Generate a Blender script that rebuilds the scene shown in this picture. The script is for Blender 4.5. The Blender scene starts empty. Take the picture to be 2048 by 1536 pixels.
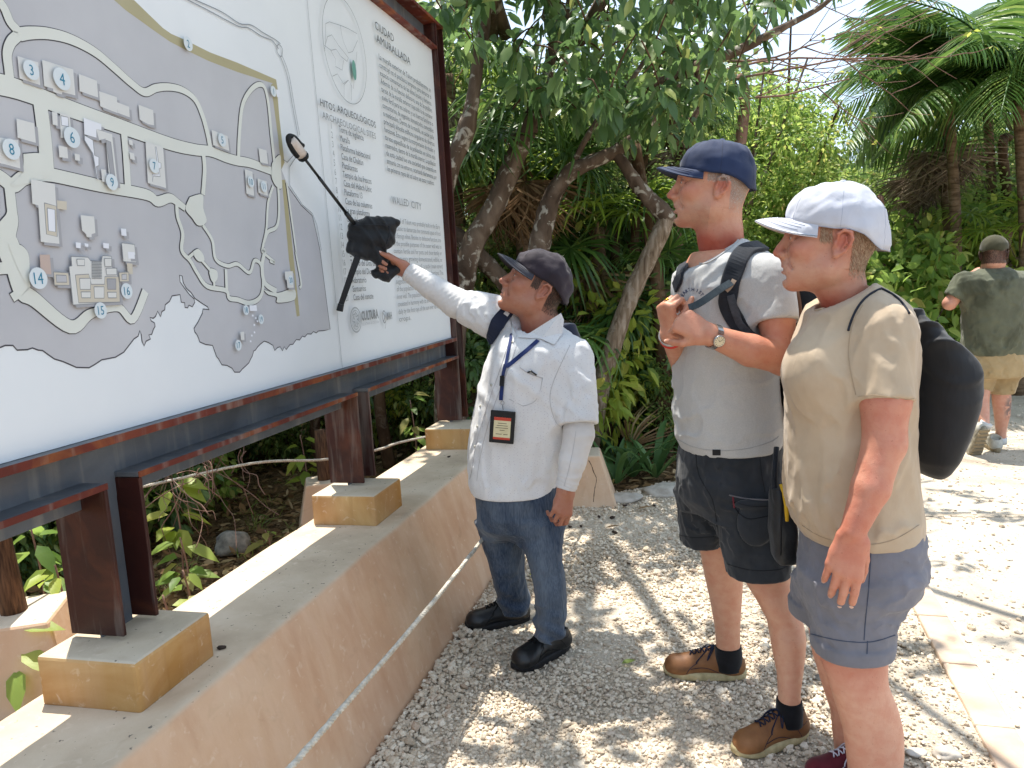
import bpy, bmesh, math, random
import numpy as np
from mathutils import Vector, Matrix, noise as mnoise
from mathutils.bvhtree import BVHTree
from mathutils.geometry import tessellate_polygon
SC = bpy.context.scene
COL = SC.collection
rnd = random.Random(7)
rng = np.random.default_rng(7)
# ---------------------------------------------------------------- camera
W, H, F = 2048., 1536., 1530.
PITCH, ROLL, YAW, HC = math.radians(7.85), math.radians(3.3), math.radians(14.2), 1.5
_fw = np.array([0, math.cos(PITCH), -math.sin(PITCH)]); _up = np.array([0, math.sin(PITCH), math.cos(PITCH)])
_ri = np.array([1., 0, 0]); _c, _s = math.cos(ROLL), math.sin(ROLL)
CR = _c*_ri - _s*_up; CU = _s*_ri + _c*_up; CF = _fw
CAM = np.array([0, 0, HC])
DA = np.array([math.sin(YAW), math.cos(YAW), 0]); LB = np.array([-math.cos(YAW), math.sin(YAW), 0])  # along / left of the sign
cd = bpy.data.cameras.new('camera'); cam = bpy.data.objects.new('camera', cd); COL.objects.link(cam)
cd.sensor_width = 36; cd.lens = F/W*36; cd.clip_start = .05; cd.clip_end = 600
cam.matrix_world = Matrix(((CR[0], CU[0], -CF[0], CAM[0]), (CR[1], CU[1], -CF[1], CAM[1]), (CR[2], CU[2], -CF[2], CAM[2]), (0, 0, 0, 1)))
SC.camera = cam
# ---------------------------------------------------------------- sky, sun, exposure
SUNV = Vector((-.13, .31, 1.)).normalized()
SUN_EL = math.asin(SUNV.z); SUN_AZ = math.atan2(SUNV.x, SUNV.y)
wd = bpy.data.worlds.new('World'); SC.world = wd; wd.use_nodes = True
nt = wd.node_tree; nt.nodes.clear()
_o = nt.nodes.new('ShaderNodeOutputWorld'); _b = nt.nodes.new('ShaderNodeBackground'); _k = nt.nodes.new('ShaderNodeTexSky')
_k.sky_type = 'NISHITA'; _k.sun_disc = False; _k.sun_elevation = SUN_EL; _k.sun_rotation = SUN_AZ
_k.dust_density = 1.2; _k.air_density = 1.0; _k.ozone_density = 1.6
_tc = nt.nodes.new('ShaderNodeTexCoord'); _mp = nt.nodes.new('ShaderNodeMapping'); _mp.inputs['Scale'].default_value = (1., 1., 2.6)
_mp.inputs['Rotation'].default_value = (.3, .2, .4)
_n = nt.nodes.new('ShaderNodeTexNoise'); _n.inputs['Scale'].default_value = 2.6; _n.inputs['Detail'].default_value = 7; _n.inputs['Distortion'].default_value = .5
_r = nt.nodes.new('ShaderNodeValToRGB'); _r.color_ramp.elements[0].position = .35; _r.color_ramp.elements[0].color = (.95, .95, .95, 1); _r.color_ramp.elements[1].position = .7; _r.color_ramp.elements[1].color = (.62, .62, .62, 1)
_m = nt.nodes.new('ShaderNodeMix'); _m.data_type = 'RGBA'
_m.inputs['B'].default_value = (1.75, 2.1, 2.5, 1)
_mm = nt.nodes.new('ShaderNodeMath'); _mm.operation = 'MULTIPLY'; _mm.inputs[1].default_value = 1.
L_ = nt.links.new
L_(_tc.outputs['Generated'], _mp.inputs['Vector']); L_(_mp.outputs[0], _n.inputs['Vector']); L_(_n.outputs['Fac'], _r.inputs['Fac'])
L_(_r.outputs['Color'], _mm.inputs[0]); L_(_mm.outputs[0], _m.inputs['Factor']); L_(_k.outputs[0], _m.inputs['A'])
L_(_m.outputs['Result'], _b.inputs['Color']); L_(_b.outputs[0], _o.inputs['Surface'])
_b.inputs['Strength'].default_value = .15
sl = bpy.data.lights.new('sun', 'SUN'); sl.energy = 2.4; sl.angle = math.radians(.55); sl.color = (1, .95, .86)
sun = bpy.data.objects.new('sun', sl); COL.objects.link(sun); sun.rotation_euler = SUNV.to_track_quat('Z', 'Y').to_euler()
vs = SC.view_settings; vs.view_transform = 'Standard'; vs.look = 'None'; vs.gamma = 1; vs.exposure = 1.8
SC.cycles.max_bounces = 7; SC.cycles.transparent_max_bounces = 6; SC.cycles.diffuse_bounces = 4
SC.cycles.use_denoising = True; SC.cycles.use_adaptive_sampling = True
# ---------------------------------------------------------------- pixel <-> place
def ray(u, v): return CF + CR*((u-W/2)/F) + CU*((H/2-v)/F)
def ground(u, v, z=0.):
    d = ray(u, v); return CAM + d*((z-HC)/d[2])
def at(u, v, y):
    d = ray(u, v); return CAM + d*(y/d[1])
def onsign(u, v, b):
    d = ray(u, v); p = CAM + d*(b/(d@LB)); return p@DA, p[2]
def sg(a, b, z): return DA*a + LB*b + np.array([0, 0, z])
def px(n, y): return n*y/F
# ---------------------------------------------------------------- materials
def lin(h):
    if isinstance(h, str):
        v = [int(h[i:i+2], 16)/255 for i in (0, 2, 4)]
        return tuple(x/12.92 if x <= .04045 else ((x+.055)/1.055)**2.4 for x in v) + (1,)
    return tuple(h) + (1,) if len(h) == 3 else tuple(h)
class NT:
    def __init__(s, name):
        s.m = bpy.data.materials.new(name); s.m.use_nodes = True; s.t = s.m.node_tree
        s.b = s.t.nodes['Principled BSDF']; s.o = s.t.nodes['Material Output']; s._c = None
    def n(s, ty, **kw):
        x = s.t.nodes.new(ty)
        for k, v in kw.items():
            if hasattr(x, k) and k not in x.inputs: setattr(x, k, v)
            else: x.inputs[k].default_value = v
        return x
    def l(s, a, b): s.t.links.new(a, b)
    def co(s, stretch=(1, 1, 1), kind='Object', rot=(0, 0, 0)):
        t = s.n('ShaderNodeTexCoord'); m = s.n('ShaderNodeMapping'); m.inputs['Scale'].default_value = stretch; m.inputs['Rotation'].default_value = rot
        s.l(t.outputs[kind], m.inputs[0]); return m.outputs[0]
    def noise(s, scale, co=None, detail=5, dist=0., rough=.55):
        x = s.n('ShaderNodeTexNoise'); x.inputs['Scale'].default_value = scale; x.inputs['Detail'].default_value = detail
        x.inputs['Distortion'].default_value = dist; x.inputs['Roughness'].default_value = rough
        if co is not None: s.l(co, x.inputs['Vector'])
        return x.outputs['Fac']
    def ramp(s, f, stops):
        r = s.n('ShaderNodeValToRGB'); e = r.color_ramp.elements
        while len(e) < len(stops): e.new(.5)
        for q, (p, c) in zip(e, stops): q.position = p; q.color = lin(c)
        s.l(f, r.inputs[0]); return r.outputs[0]
    def mix(s, f, a, b, mode='MIX'):
        x = s.n('ShaderNodeMix', data_type='RGBA', blend_type=mode)
        for k, v in (('Factor', f), ('A', a), ('B', b)):
            i = x.inputs[k] if k != 'Factor' else x.inputs[0]
            if k in 'AB': i = [q for q in x.inputs if q.name == k and q.type == 'RGBA'][0]
            if isinstance(v, (int, float)): i.default_value = v
            elif isinstance(v, (tuple, str, list)): i.default_value = lin(v)
            else: s.l(v, i)
        return [q for q in x.outputs if q.type == 'RGBA'][0]
    def math(s, op, a, b=0.):
        x = s.n('ShaderNodeMath', operation=op)
        for i, v in enumerate((a, b)):
            if isinstance(v, (int, float)): x.inputs[i].default_value = v
            else: s.l(v, x.inputs[i])
        return x.outputs[0]
    def bump(s, f, strength=.3, dist=.01, prev=None):
        b = s.n('ShaderNodeBump'); b.inputs['Strength'].default_value = strength; b.inputs['Distance'].default_value = dist
        s.l(f, b.inputs['Height'])
        if prev is not None: s.l(prev, b.inputs['Normal'])
        return b.outputs[0]
    def fin(s, color, rough=.7, bump=None, spec=.3, **kw):
        if isinstance(color, (tuple, str)): s.b.inputs['Base Color'].default_value = lin(color)
        else: s.l(color, s.b.inputs['Base Color'])
        if isinstance(rough, (int, float)): s.b.inputs['Roughness'].default_value = rough
        else: s.l(rough, s.b.inputs['Roughness'])
        s.b.inputs['Specular IOR Level'].default_value = spec
        if bump is not None: s.l(bump, s.b.inputs['Normal'])
        for k, v in kw.items(): s.b.inputs[k.replace('_', ' ')].default_value = v
        return s.m
MATS = {}
def simple(name, c1, c2=None, scale=20, rough=.7, bs=0., bscale=60, spec=.3, bd=.003, stretch=(1, 1, 1), stops=(.35, .7), detail=5, **kw):
    if name in MATS: return MATS[name]
    n = NT(name); co = n.co(stretch)
    col = c1
    if c2 is not None: col = n.ramp(n.noise(scale, co, detail), [(stops[0], c1), (stops[1], c2)])
    bp = n.bump(n.noise(bscale, co, 4), bs, bd) if bs else None
    MATS[name] = n.fin(col, rough, bp, spec, **kw); return MATS[name]
# ---------------------------------------------------------------- meshes
def link(o, parent=None):
    COL.objects.link(o)
    if parent is not None: o.parent = parent
    return o
def tag(o, label=None, cat=None, group=None, kind=None):
    for k, v in (('label', label), ('category', cat), ('group', group), ('kind', kind)):
        if v: o[k] = v
    return o
def thing(name, label, cat, group=None, loc=(0, 0, 0)):
    o = bpy.data.objects.new(name, None); o.location = loc; o.empty_display_size = .05
    link(o); return tag(o, label, cat, group)
def mesh(name, V, Fc, mat=None, parent=None, smooth=True, mats=None, midx=None):
    me = bpy.data.meshes.new(name)
    V = np.asarray(V, float).reshape(-1, 3)
    if parent is not None and parent.type == 'EMPTY': V = V - np.array(parent.location)
    me.from_pydata(V.tolist(), [], [list(map(int, f)) for f in Fc] if not isinstance(Fc, np.ndarray) else Fc.tolist())
    for m in (mats or ([mat] if mat else [])): me.materials.append(m)
    if midx is not None: me.polygons.foreach_set('material_index', np.asarray(midx, np.int32))
    if smooth: me.polygons.foreach_set('use_smooth', np.ones(len(me.polygons), bool))
    me.update(); o = bpy.data.objects.new(name, me); return link(o, parent)
# children of empties are stored relative to the empty; children of meshes share the mesh's frame
def sub(name, V, Fc, mat, parent, root, smooth=True):
    V = np.asarray(V, float).reshape(-1, 3) - np.array(root.location)
    me = bpy.data.meshes.new(name); me.from_pydata(V.tolist(), [], Fc.tolist() if isinstance(Fc, np.ndarray) else [list(map(int, f)) for f in Fc])
    me.materials.append(mat)
    if smooth: me.polygons.foreach_set('use_smooth', np.ones(len(me.polygons), bool))
    me.update(); o = bpy.data.objects.new(name, me); return link(o, parent)
class MB:
    def __init__(s): s.V = []; s.F = []; s.M = []
    def add(s, V, Fc, mi=0):
        k = len(s.V); s.V += [tuple(v) for v in V]; s.F += [tuple(int(i)+k for i in f) for f in Fc]; s.M += [mi]*len(Fc); return s
    def hexa(s, P, mi=0):  # 8 points: bottom 4 ccw, top 4 ccw
        return s.add(P, [(3, 2, 1, 0), (4, 5, 6, 7), (0, 1, 5, 4), (1, 2, 6, 5), (2, 3, 7, 6), (3, 0, 4, 7)], mi)
    def sbox(s, a0, a1, b0, b1, z0, z1, mi=0):
        return s.hexa([sg(a, b, z) for z in (z0, z1) for a, b in ((a0, b0), (a0, b1), (a1, b1), (a1, b0))][::1], mi)
    def box(s, c, r, R=None, mi=0):
        c = np.array(c); R = np.eye(3) if R is None else np.asarray(R)
        P = [c + R @ (np.array(q)*np.array(r)) for q in ((-1, -1, -1), (1, -1, -1), (1, 1, -1), (-1, 1, -1), (-1, -1, 1), (1, -1, 1), (1, 1, 1), (-1, 1, 1))]
        return s.hexa(P, mi)
    def tube(s, P, r, n=8, mi=0, cap=True, flat=None, jit=0.):
        P = [np.array(p, float) for p in P]; m = len(P); r = [r]*m if np.isscalar(r) else list(r)
        if flat is None: flat = 1.
        prev = None; k0 = len(s.V); V = []
        for i in range(m):
            t = P[min(i+1, m-1)] - P[max(i-1, 0)]; t = t/(np.linalg.norm(t)+1e-9)
            if prev is None:
                a = np.array([0, 0, 1.]) if abs(t[2]) < .9 else np.array([1., 0, 0]); e1 = np.cross(t, a)
            else: e1 = prev - t*(prev@t)
            e1 /= np.linalg.norm(e1)+1e-9; prev = e1; e2 = np.cross(t, e1)
            for j in range(n):
                an = 2*math.pi*j/n; rr = r[i]*(1 + (rnd.uniform(-jit, jit) if jit else 0)); V.append(P[i] + e1*math.cos(an)*rr + e2*math.sin(an)*rr*flat)
        Fc = [(i*n+j, i*n+(j+1) % n, (i+1)*n+(j+1) % n, (i+1)*n+j) for i in range(m-1) for j in range(n)]
        if cap: Fc += [tuple(range(n))[::-1], tuple((m-1)*n+j for j in range(n))]
        return s.add(V, Fc, mi)
    def ribbon(s, P, N, w, th=.002, mi=0, W=None):
        """flat strap along points P with surface normals N"""
        P = [np.array(p, float) for p in P]; m = len(P); w = [w]*m if np.isscalar(w) else w; V = []
        for i in range(m):
            t = P[min(i+1, m-1)] - P[max(i-1, 0)]; nn = np.array(N[i], float); x = np.cross(t, nn); x /= np.linalg.norm(x)+1e-9
            nn /= np.linalg.norm(nn)+1e-9
            h = w[i]/2
            V += [P[i]-x*h, P[i]+x*h, P[i]+x*h*.96+nn*th, P[i]-x*h*.96+nn*th]
        Fc = []
        for i in range(m-1):
            a, b = i*4, i*4+4
            Fc += [(a+j, a+(j+1) % 4, b+(j+1) % 4, b+j) for j in range(4)]
        Fc += [(3, 2, 1, 0), tuple((m-1)*4+j for j in range(4))]
        return s.add(V, Fc, mi)
    def build(s, name, mat=None, parent=None, smooth=False, mats=None, bevel=0.):
        o = mesh(name, s.V, s.F, mat, parent, smooth, mats, s.M if mats else None)
        if bevel:
            b = o.modifiers.new('bevel', 'BEVEL'); b.width = bevel; b.segments = 2; b.limit_method = 'ANGLE'
        return o
def smoothline(P, n=6, closed=False):
    """Catmull-Rom through the points"""
    P = np.asarray(P, float); m = len(P); out = []
    for i in range(m-1 if not closed else m):
        g = lambda k: P[k % m] if closed else P[min(max(k, 0), m-1)]
        p0, p1, p2, p3 = g(i-1), g(i), g(i+1), g(i+2)
        for k in range(n):
            t = k/n; out.append(.5*((2*p1)+(-p0+p2)*t+(2*p0-5*p1+4*p2-p3)*t*t+(-p0+3*p1-3*p2+p3)*t**3))
    if not closed: out.append(P[-1])
    return np.array(out)
# ---------------------------------------------------------------- signed distance fields -> continuous surfaces
def vnoise(X, Y, Z, f, seed=0, oct=2):
    """smooth pseudo noise made of rotated sines"""
    r = np.random.default_rng(seed); out = 0; amp = 1.; tot = 0
    for o in range(oct):
        for q in range(4):
            d = r.normal(size=3); d /= np.linalg.norm(d); ph = r.uniform(0, 6.28)
            d2 = r.normal(size=3); d2 /= np.linalg.norm(d2)
            out = out + amp*np.sin(f*(d[0]*X+d[1]*Y+d[2]*Z)+ph+1.3*np.sin(f*.6*(d2[0]*X+d2[1]*Y+d2[2]*Z)+ph*2)); tot += amp
        amp *= .5; f *= 2.1
    return (out/tot).astype(np.float32)
class SDF:
    def __init__(s, lo, hi, h):
        s.lo = np.array(lo, float); s.h = h; s.n = np.maximum(np.ceil((np.array(hi)-s.lo)/h).astype(int)+1, 4)
        s.ax = [(s.lo[i]+h*np.arange(s.n[i])).astype(np.float32) for i in range(3)]
        s.d = np.full(s.n, .5, np.float32)
    def box(s, lo, hi):
        a = np.clip(np.floor((np.array(lo)-s.lo)/s.h).astype(int), 0, s.n); b = np.clip(np.ceil((np.array(hi)-s.lo)/s.h).astype(int)+1, 0, s.n)
        return tuple(slice(int(i), int(j)) for i, j in zip(a, b))
    def put(s, fn, lo, hi, k=.0, mode='u'):
        m = k + 3*s.h; sl_ = s.box(np.array(lo)-m, np.array(hi)+m)
        if any(q.stop <= q.start for q in sl_): return s
        X = s.ax[0][sl_[0]][:, None, None]; Y = s.ax[1][sl_[1]][None, :, None]; Z = s.ax[2][sl_[2]][None, None, :]
        b = fn(X, Y, Z); a = s.d[sl_]
        if mode == 's': b = -b
        if k > 0:
            if mode == 'u':
                h = np.clip(.5+.5*(b-a)/k, 0, 1); r = b + (a-b)*h - k*h*(1-h)
            else:
                h = np.clip(.5-.5*(b-a)/k, 0, 1); r = b + (a-b)*h + k*h*(1-h)
        else: r = np.minimum(a, b) if mode == 'u' else np.maximum(a, b)
        s.d[sl_] = r; return s
    def ell(s, c, r, k=0., mode='u', R=None):
        c = np.array(c, float); r = np.array([r]*3 if np.isscalar(r) else r, float); M = None if R is None else np.asarray(R, float)
        ext = r if M is None else np.sqrt((M**2) @ (r**2))
        def fn(X, Y, Z):
            x, y, z = X-c[0], Y-c[1], Z-c[2]
            if M is not None: x, y, z = (M[0, 0]*x+M[1, 0]*y+M[2, 0]*z, M[0, 1]*x+M[1, 1]*y+M[2, 1]*z, M[0, 2]*x+M[1, 2]*y+M[2, 2]*z)
            k0 = np.sqrt((x/r[0])**2+(y/r[1])**2+(z/r[2])**2); k1 = np.sqrt((x/r[0]**2)**2+(y/r[1]**2)**2+(z/r[2]**2)**2)+1e-6
            return k0*(k0-1)/k1
        return s.put(fn, c-ext, c+ext, k, mode)
    def cone(s, a, b, ra, rb, k=0., mode='u', disp=None):
        a = np.array(a, float); b = np.array(b, float); ba = b-a; L2 = float(ba@ba)+1e-12; R_ = max(ra, rb)
        def fn(X, Y, Z):
            x, y, z = X-a[0], Y-a[1], Z-a[2]; t = np.clip((x*ba[0]+y*ba[1]+z*ba[2])/L2, 0, 1)
            d = np.sqrt((x-ba[0]*t)**2+(y-ba[1]*t)**2+(z-ba[2]*t)**2) - (ra+(rb-ra)*t)
            return d if disp is None else d - disp(X, Y, Z)
        return s.put(fn, np.minimum(a, b)-R_, np.maximum(a, b)+R_, k, mode)
    def chain(s, P, r, k=0., mode='u'):
        for i in range(len(P)-1): s.cone(P[i], P[i+1], r[i], r[i+1], k if (i == 0 or mode != 'u') else max(.004, k*.5), mode)
        return s
    def loft(s, rows, k=0., mode='u', p=2.3, disp=None, ztop=None, zbot=None, yaw=0.):
        """rows: (z, cx, cy, half width, half depth); vertical loft of super-ellipses with flat ends"""
        rows = sorted(rows); A = np.array(rows, float); z0, z1 = A[0, 0], A[-1, 0]
        zz = np.linspace(z0, z1, 160); T = A[:, 0]
        def pc(col):  # smooth interpolation
            y = np.interp(zz, T, A[:, col]); kk = np.hanning(11); kk /= kk.sum()
            return np.convolve(np.pad(y, 5, mode='edge'), kk, 'valid')
        cx, cy, hw, hd = [pc(i) for i in (1, 2, 3, 4)]
        ce, se = math.cos(yaw), math.sin(yaw)
        def fn(X, Y, Z):
            q = lambda arr: np.interp(Z.ravel(), zz, arr).reshape(Z.shape).astype(np.float32)
            dx, dy = X-q(cx), Y-q(cy); w_, d_ = q(hw), q(hd)
            x, y = dx*ce+dy*se, -dx*se+dy*ce
            x, y = np.abs(x)/w_, np.abs(y)/d_
            rr = (x**p+y**p+1e-9)**(1/p); d = (rr-1)*np.minimum(w_, d_)
            if disp is not None: d = d - disp(X, Y, Z)
            return np.maximum(d, np.maximum(Z-z1, z0-Z))
        m = max(hw.max(), hd.max())*1.05+.03
        return s.put(fn, (cx.min()-m, cy.min()-m, z0), (cx.max()+m, cy.max()+m, z1), k, mode)
    def plane(s, p, n, mode='s', k=0.):
        """remove everything on the side n of point p"""
        p = np.array(p, float); n = np.array(n, float); n /= np.linalg.norm(n)
        X, Y, Z = s.ax[0][:, None, None], s.ax[1][None, :, None], s.ax[2][None, None, :]
        b = (X-p[0])*n[0]+(Y-p[1])*n[1]+(Z-p[2])*n[2]
        s.d = np.maximum(s.d, b.astype(np.float32)); return s
    def disp(s, fn):
        X, Y, Z = s.ax[0][:, None, None], s.ax[1][None, :, None], s.ax[2][None, None, :]
        s.d = s.d - fn(X, Y, Z).astype(np.float32); return s
    def mesh(s, relax=1):
        d = s.d.copy(); d[0] = d[-1] = 1; d[:, 0] = d[:, -1] = 1; d[:, :, 0] = d[:, :, -1] = 1
        ins = d < 0
        c = np.zeros(np.array(d.shape)-1, np.uint8)
        for i in (0, 1):
            for j in (0, 1):
                for k in (0, 1): c += ins[i:d.shape[0]-1+i, j:d.shape[1]-1+j, k:d.shape[2]-1+k]
        cell = np.argwhere((c > 0) & (c < 8)); idx = -np.ones(c.shape, np.int64); idx[tuple(cell.T)] = np.arange(len(cell))
        acc = np.zeros((len(cell), 3)); cnt = np.zeros(len(cell))
        cor = [(i, j, k) for i in (0, 1) for j in (0, 1) for k in (0, 1)]
        val = {q: d[cell[:, 0]+q[0], cell[:, 1]+q[1], cell[:, 2]+q[2]] for q in cor}
        for q in cor:
            for ax in range(3):
                if q[ax]: continue
                q2 = tuple(1 if i == ax else q[i] for i in range(3)); a, b = val[q], val[q2]
                m = (a < 0) != (b < 0); t = np.where(m, a/np.where(m, a-b, 1), 0)
                P = np.tile(np.array(q, float), (len(cell), 1)); P[:, ax] += t
                acc[m] += P[m]; cnt[m] += 1
        V = s.lo + s.h*(cell + acc/cnt[:, None]); Fc = []
        for ax in range(3):
            sl0 = [slice(None)]*3; sl1 = [slice(None)]*3; sl0[ax] = slice(0, -1); sl1[ax] = slice(1, None)
            a, b = ins[tuple(sl0)], ins[tuple(sl1)]
            E = np.argwhere(a != b); fl = a[tuple(E.T)]
            u, v = (ax+1) % 3, (ax+2) % 3
            def g(du, dv):
                q = E.copy(); q[:, u] -= du; q[:, v] -= dv; return idx[tuple(q.T)]
            Q = np.stack([g(1, 1), g(0, 1), g(0, 0), g(1, 0)], 1); Q[~fl] = Q[~fl][:, ::-1]; Fc.append(Q)
        Fc = np.concatenate(Fc); Fc = Fc[(Fc >= 0).all(1)]
        for _ in range(relax):  # light Laplacian relaxation
            S = np.zeros_like(V); n = np.zeros(len(V))
            for i in range(4):
                a, b = Fc[:, i], Fc[:, (i+1) % 4]
                for ch in range(3): S[:, ch] += np.bincount(a, V[b, ch], len(V)) + np.bincount(b, V[a, ch], len(V))
                n += np.bincount(a, minlength=len(V)) + np.bincount(b, minlength=len(V))
            V = V*.5 + .5*S/n[:, None]
        return V, Fc
def joinm(parts):
    V = []; Fc = []; k = 0
    for v, f in parts: V.append(v); Fc.append(f+k); k += len(v)
    return np.concatenate(V), np.concatenate(Fc)
def setcol(o, C, name='Col'):
    a = o.data.color_attributes.new(name, 'FLOAT_COLOR', 'POINT')
    C = np.concatenate([C, np.ones((len(C), 1))], 1) if C.shape[1] == 3 else C
    a.data.foreach_set('color', C.astype(np.float32).ravel())
def bvh_of(V, Fc): return BVHTree.FromPolygons([Vector(v) for v in V], Fc.tolist() if isinstance(Fc, np.ndarray) else Fc)
def hit(bvh, u, v, off=.0):
    d = Vector(ray(u, v)).normalized(); p, n, i, dist = bvh.ray_cast(Vector(CAM), d)
    if p is None:
        return None, None
    if n.dot(d) > 0: n = -n
    return np.array(p)+np.array(n)*off, np.array(n)
def hits(bvh, uv, off=.002, n=5):
    P, N = [], []
    for q in smoothline(np.array(uv, float), n):
        p, nn = hit(bvh, q[0], q[1], off)
        if p is not None: P.append(p); N.append(nn)
    N = np.array(N); 
    if len(N) > 2:
        Q = np.array(P)
        for _ in range(4 if n < 10 else 2):
            K = N.copy(); K[1:-1] = (N[:-2]+N[1:-1]*2+N[2:])/4; N = K; K = Q.copy(); K[1:-1] = (Q[:-2]+Q[1:-1]*2+Q[2:])/4; Q = K
        P = list(Q)
    return P, list(N)
# ================================================================ the setting
def m_gravel():
    n = NT('gravel_bed'); co = n.co()
    c = n.ramp(n.noise(140, co, 3), [(.35, 'b5a896'), (.5, 'ccbfad'), (.66, 'd9cfbf')])
    c = n.mix(n.ramp(n.noise(1.1, co, 4), [(.42, (0, 0, 0)), (.6, (1, 1, 1))]), c, n.ramp(n.noise(90, co, 4), [(.3, '8a7f72'), (.7, 'cabda8')]))
    return n.fin(c, .95, n.bump(n.noise(120, co, 4), .7, .01), .15)
def m_stone(name, stops):
    n = NT(name); g = n.n('ShaderNodeNewGeometry')
    c = n.ramp(g.outputs['Random Per Island'], stops)
    c = n.mix(.25, c, n.ramp(n.noise(160, n.co(), 3), [(.35, '9a8e80'), (.65, 'e6ddd0')]))
    return n.fin(c, .9, n.bump(n.noise(260, n.co(), 2), .3, .002), .2)
def m_path():
    n = NT('limestone_path'); co = n.co()
    c = n.ramp(n.noise(2.2, co, 6, .4), [(.3, 'a39585'), (.5, 'bfb2a0'), (.72, 'ccc0ae')])
    c = n.mix(n.ramp(n.noise(75, co, 3), [(.58, (0, 0, 0)), (.66, (.7, .7, .7))]), c, '8d8072')
    v = n.n('ShaderNodeTexVoronoi'); v.inputs['Scale'].default_value = 24; n.l(co, v.inputs['Vector'])
    c = n.mix(n.ramp(v.outputs['Distance'], [(.05, (.6, .6, .6)), (.16, (0, 0, 0))]), c, 'a3968a')
    return n.fin(c, .9, n.bump(n.noise(60, co, 5), .5, .01), .2)
def m_floor():
    n = NT('forest_floor'); co = n.co()
    c = n.ramp(n.noise(9, co, 6, .3), [(.3, '3a2c1f'), (.5, '66513a'), (.7, '8f7757')])
    c = n.mix(n.ramp(n.noise(55, co, 4), [(.5, (0, 0, 0)), (.62, (1, 1, 1))]), c, '9a8261')
    return n.fin(c, .95, n.bump(n.noise(40, co, 5), .8, .03), .1)
def sheet(name, poly, z, mat, res=None, amp=0., kind='structure', seed=0):
    """flat polygon, optionally gridded and gently uneven"""
    if res is None:
        tr = tessellate_polygon([[Vector((p[0], p[1], 0)) for p in poly]])
        o = mesh(name, [(p[0], p[1], z) for p in poly], [t[::-1] if False else t for t in tr], mat, None, False)
    else:
        bm = bmesh.new(); vs_ = [bm.verts.new((p[0], p[1], z)) for p in poly]; bm.faces.new(vs_)
        xs = [p[0] for p in poly]; ys = [p[1] for p in poly]
        for k in np.arange(min(xs)+res, max(xs), res): bmesh.ops.bisect_plane(bm, geom=bm.verts[:]+bm.edges[:]+bm.faces[:], plane_co=(k, 0, 0), plane_no=(1, 0, 0))
        for k in np.arange(min(ys)+res, max(ys), res): bmesh.ops.bisect_plane(bm, geom=bm.verts[:]+bm.edges[:]+bm.faces[:], plane_co=(0, k, 0), plane_no=(0, 1, 0))
        for v in bm.verts: v.co.z += amp*mnoise.noise((v.co.x*1.7, v.co.y*1.7, seed)) + amp*.4*mnoise.noise((v.co.x*6, v.co.y*6, seed))
        me = bpy.data.meshes.new(name); bm.to_mesh(me); bm.free(); me.materials.append(mat)
        me.polygons.foreach_set('use_smooth', np.ones(len(me.polygons), bool)); o = link(bpy.data.objects.new(name, me))
    # make it face up
    if o.data.polygons and sum(p.normal.z*p.area for p in o.data.polygons) < 0: o.data.flip_normals()
    return tag(o, kind=kind)
sheet('ground', [(-90, -60), (110, -60), (110, 140), (-90, 140)], -.035, m_floor())
# kerb line (right side of the gravel)
K0, K1 = np.array([1.35, 2.06]), np.array([1.70, 3.24]); KD = (K1-K0)/np.linalg.norm(K1-K0); KN = np.array([KD[1], -KD[0]])
kp = lambda t, o: K0 + KD*t + KN*o
fe = [(.1, 5.35), (.45, 5.22), (.72, 5.12), (1.15, 5.33), (1.8, 5.9), (2.4, 6.6)]
wl = lambda a, b: tuple((DA*a+LB*b)[:2])
gravel_poly = [wl(-2.5, 1.12), wl(4.9, 1.12)] + fe + [tuple(kp(4.6, 0)), tuple(kp(-4.2, 0))]
sheet('gravel_bed', gravel_poly, 0., m_gravel(), .11, .012)
path_poly = [tuple(kp(-4.2, .118)), tuple(kp(4.6, .118)), (2.5, 6.7), (3.4, 7.45), (4.8, 8.05), (6.5, 8.2), (11, 8.6), (14, 4), (9, -3)]
sheet('path', path_poly, .004, m_path(), .3, .008, seed=3)
n_ = NT('kerb_concrete'); co_ = n_.co()
kerbm = n_.fin(n_.ramp(n_.noise(5, co_, 6), [(.3, 'b39a85'), (.55, 'c6b09b'), (.75, 'd0bfac')]), .9, n_.bump(n_.noise(70, co_, 4), .35, .006), .2)
mb = MB()
for i in range(22):
    t0, t1 = -4.2+i*.4, -4.2+(i+1)*.4-.004*(i % 2)
    P = [kp(t0, 0), kp(t0, .115), kp(t1, .115), kp(t1, 0)]; dz = rnd.uniform(-.002, .003)
    mb.hexa([(p[0], p[1], -.03) for p in P] + [(p[0], p[1], .016+dz) for p in P])
tag(mb.build('kerb', kerbm, bevel=.008), kind='structure')
# concrete slab joints on the path where the walker is
jm = simple('joint_dark', '9b8c7a', rough=.95)
mb = MB()
for (u0, v0, u1, v1) in ((1790, 872, 2070, 858), (1845, 1035, 2070, 1035)):
    a, b = ground(u0, v0), ground(u1, v1); d = (b-a)/np.linalg.norm(b-a); nn = np.array([-d[1], d[0], 0])*.006
    mb.add([a-nn+[0, 0, .0155], b-nn+[0, 0, .0155], b+nn+[0, 0, .0155], a+nn+[0, 0, .0155]], [(0, 1, 2, 3)])
tag(mb.build('path_joint', jm), kind='structure')
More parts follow.
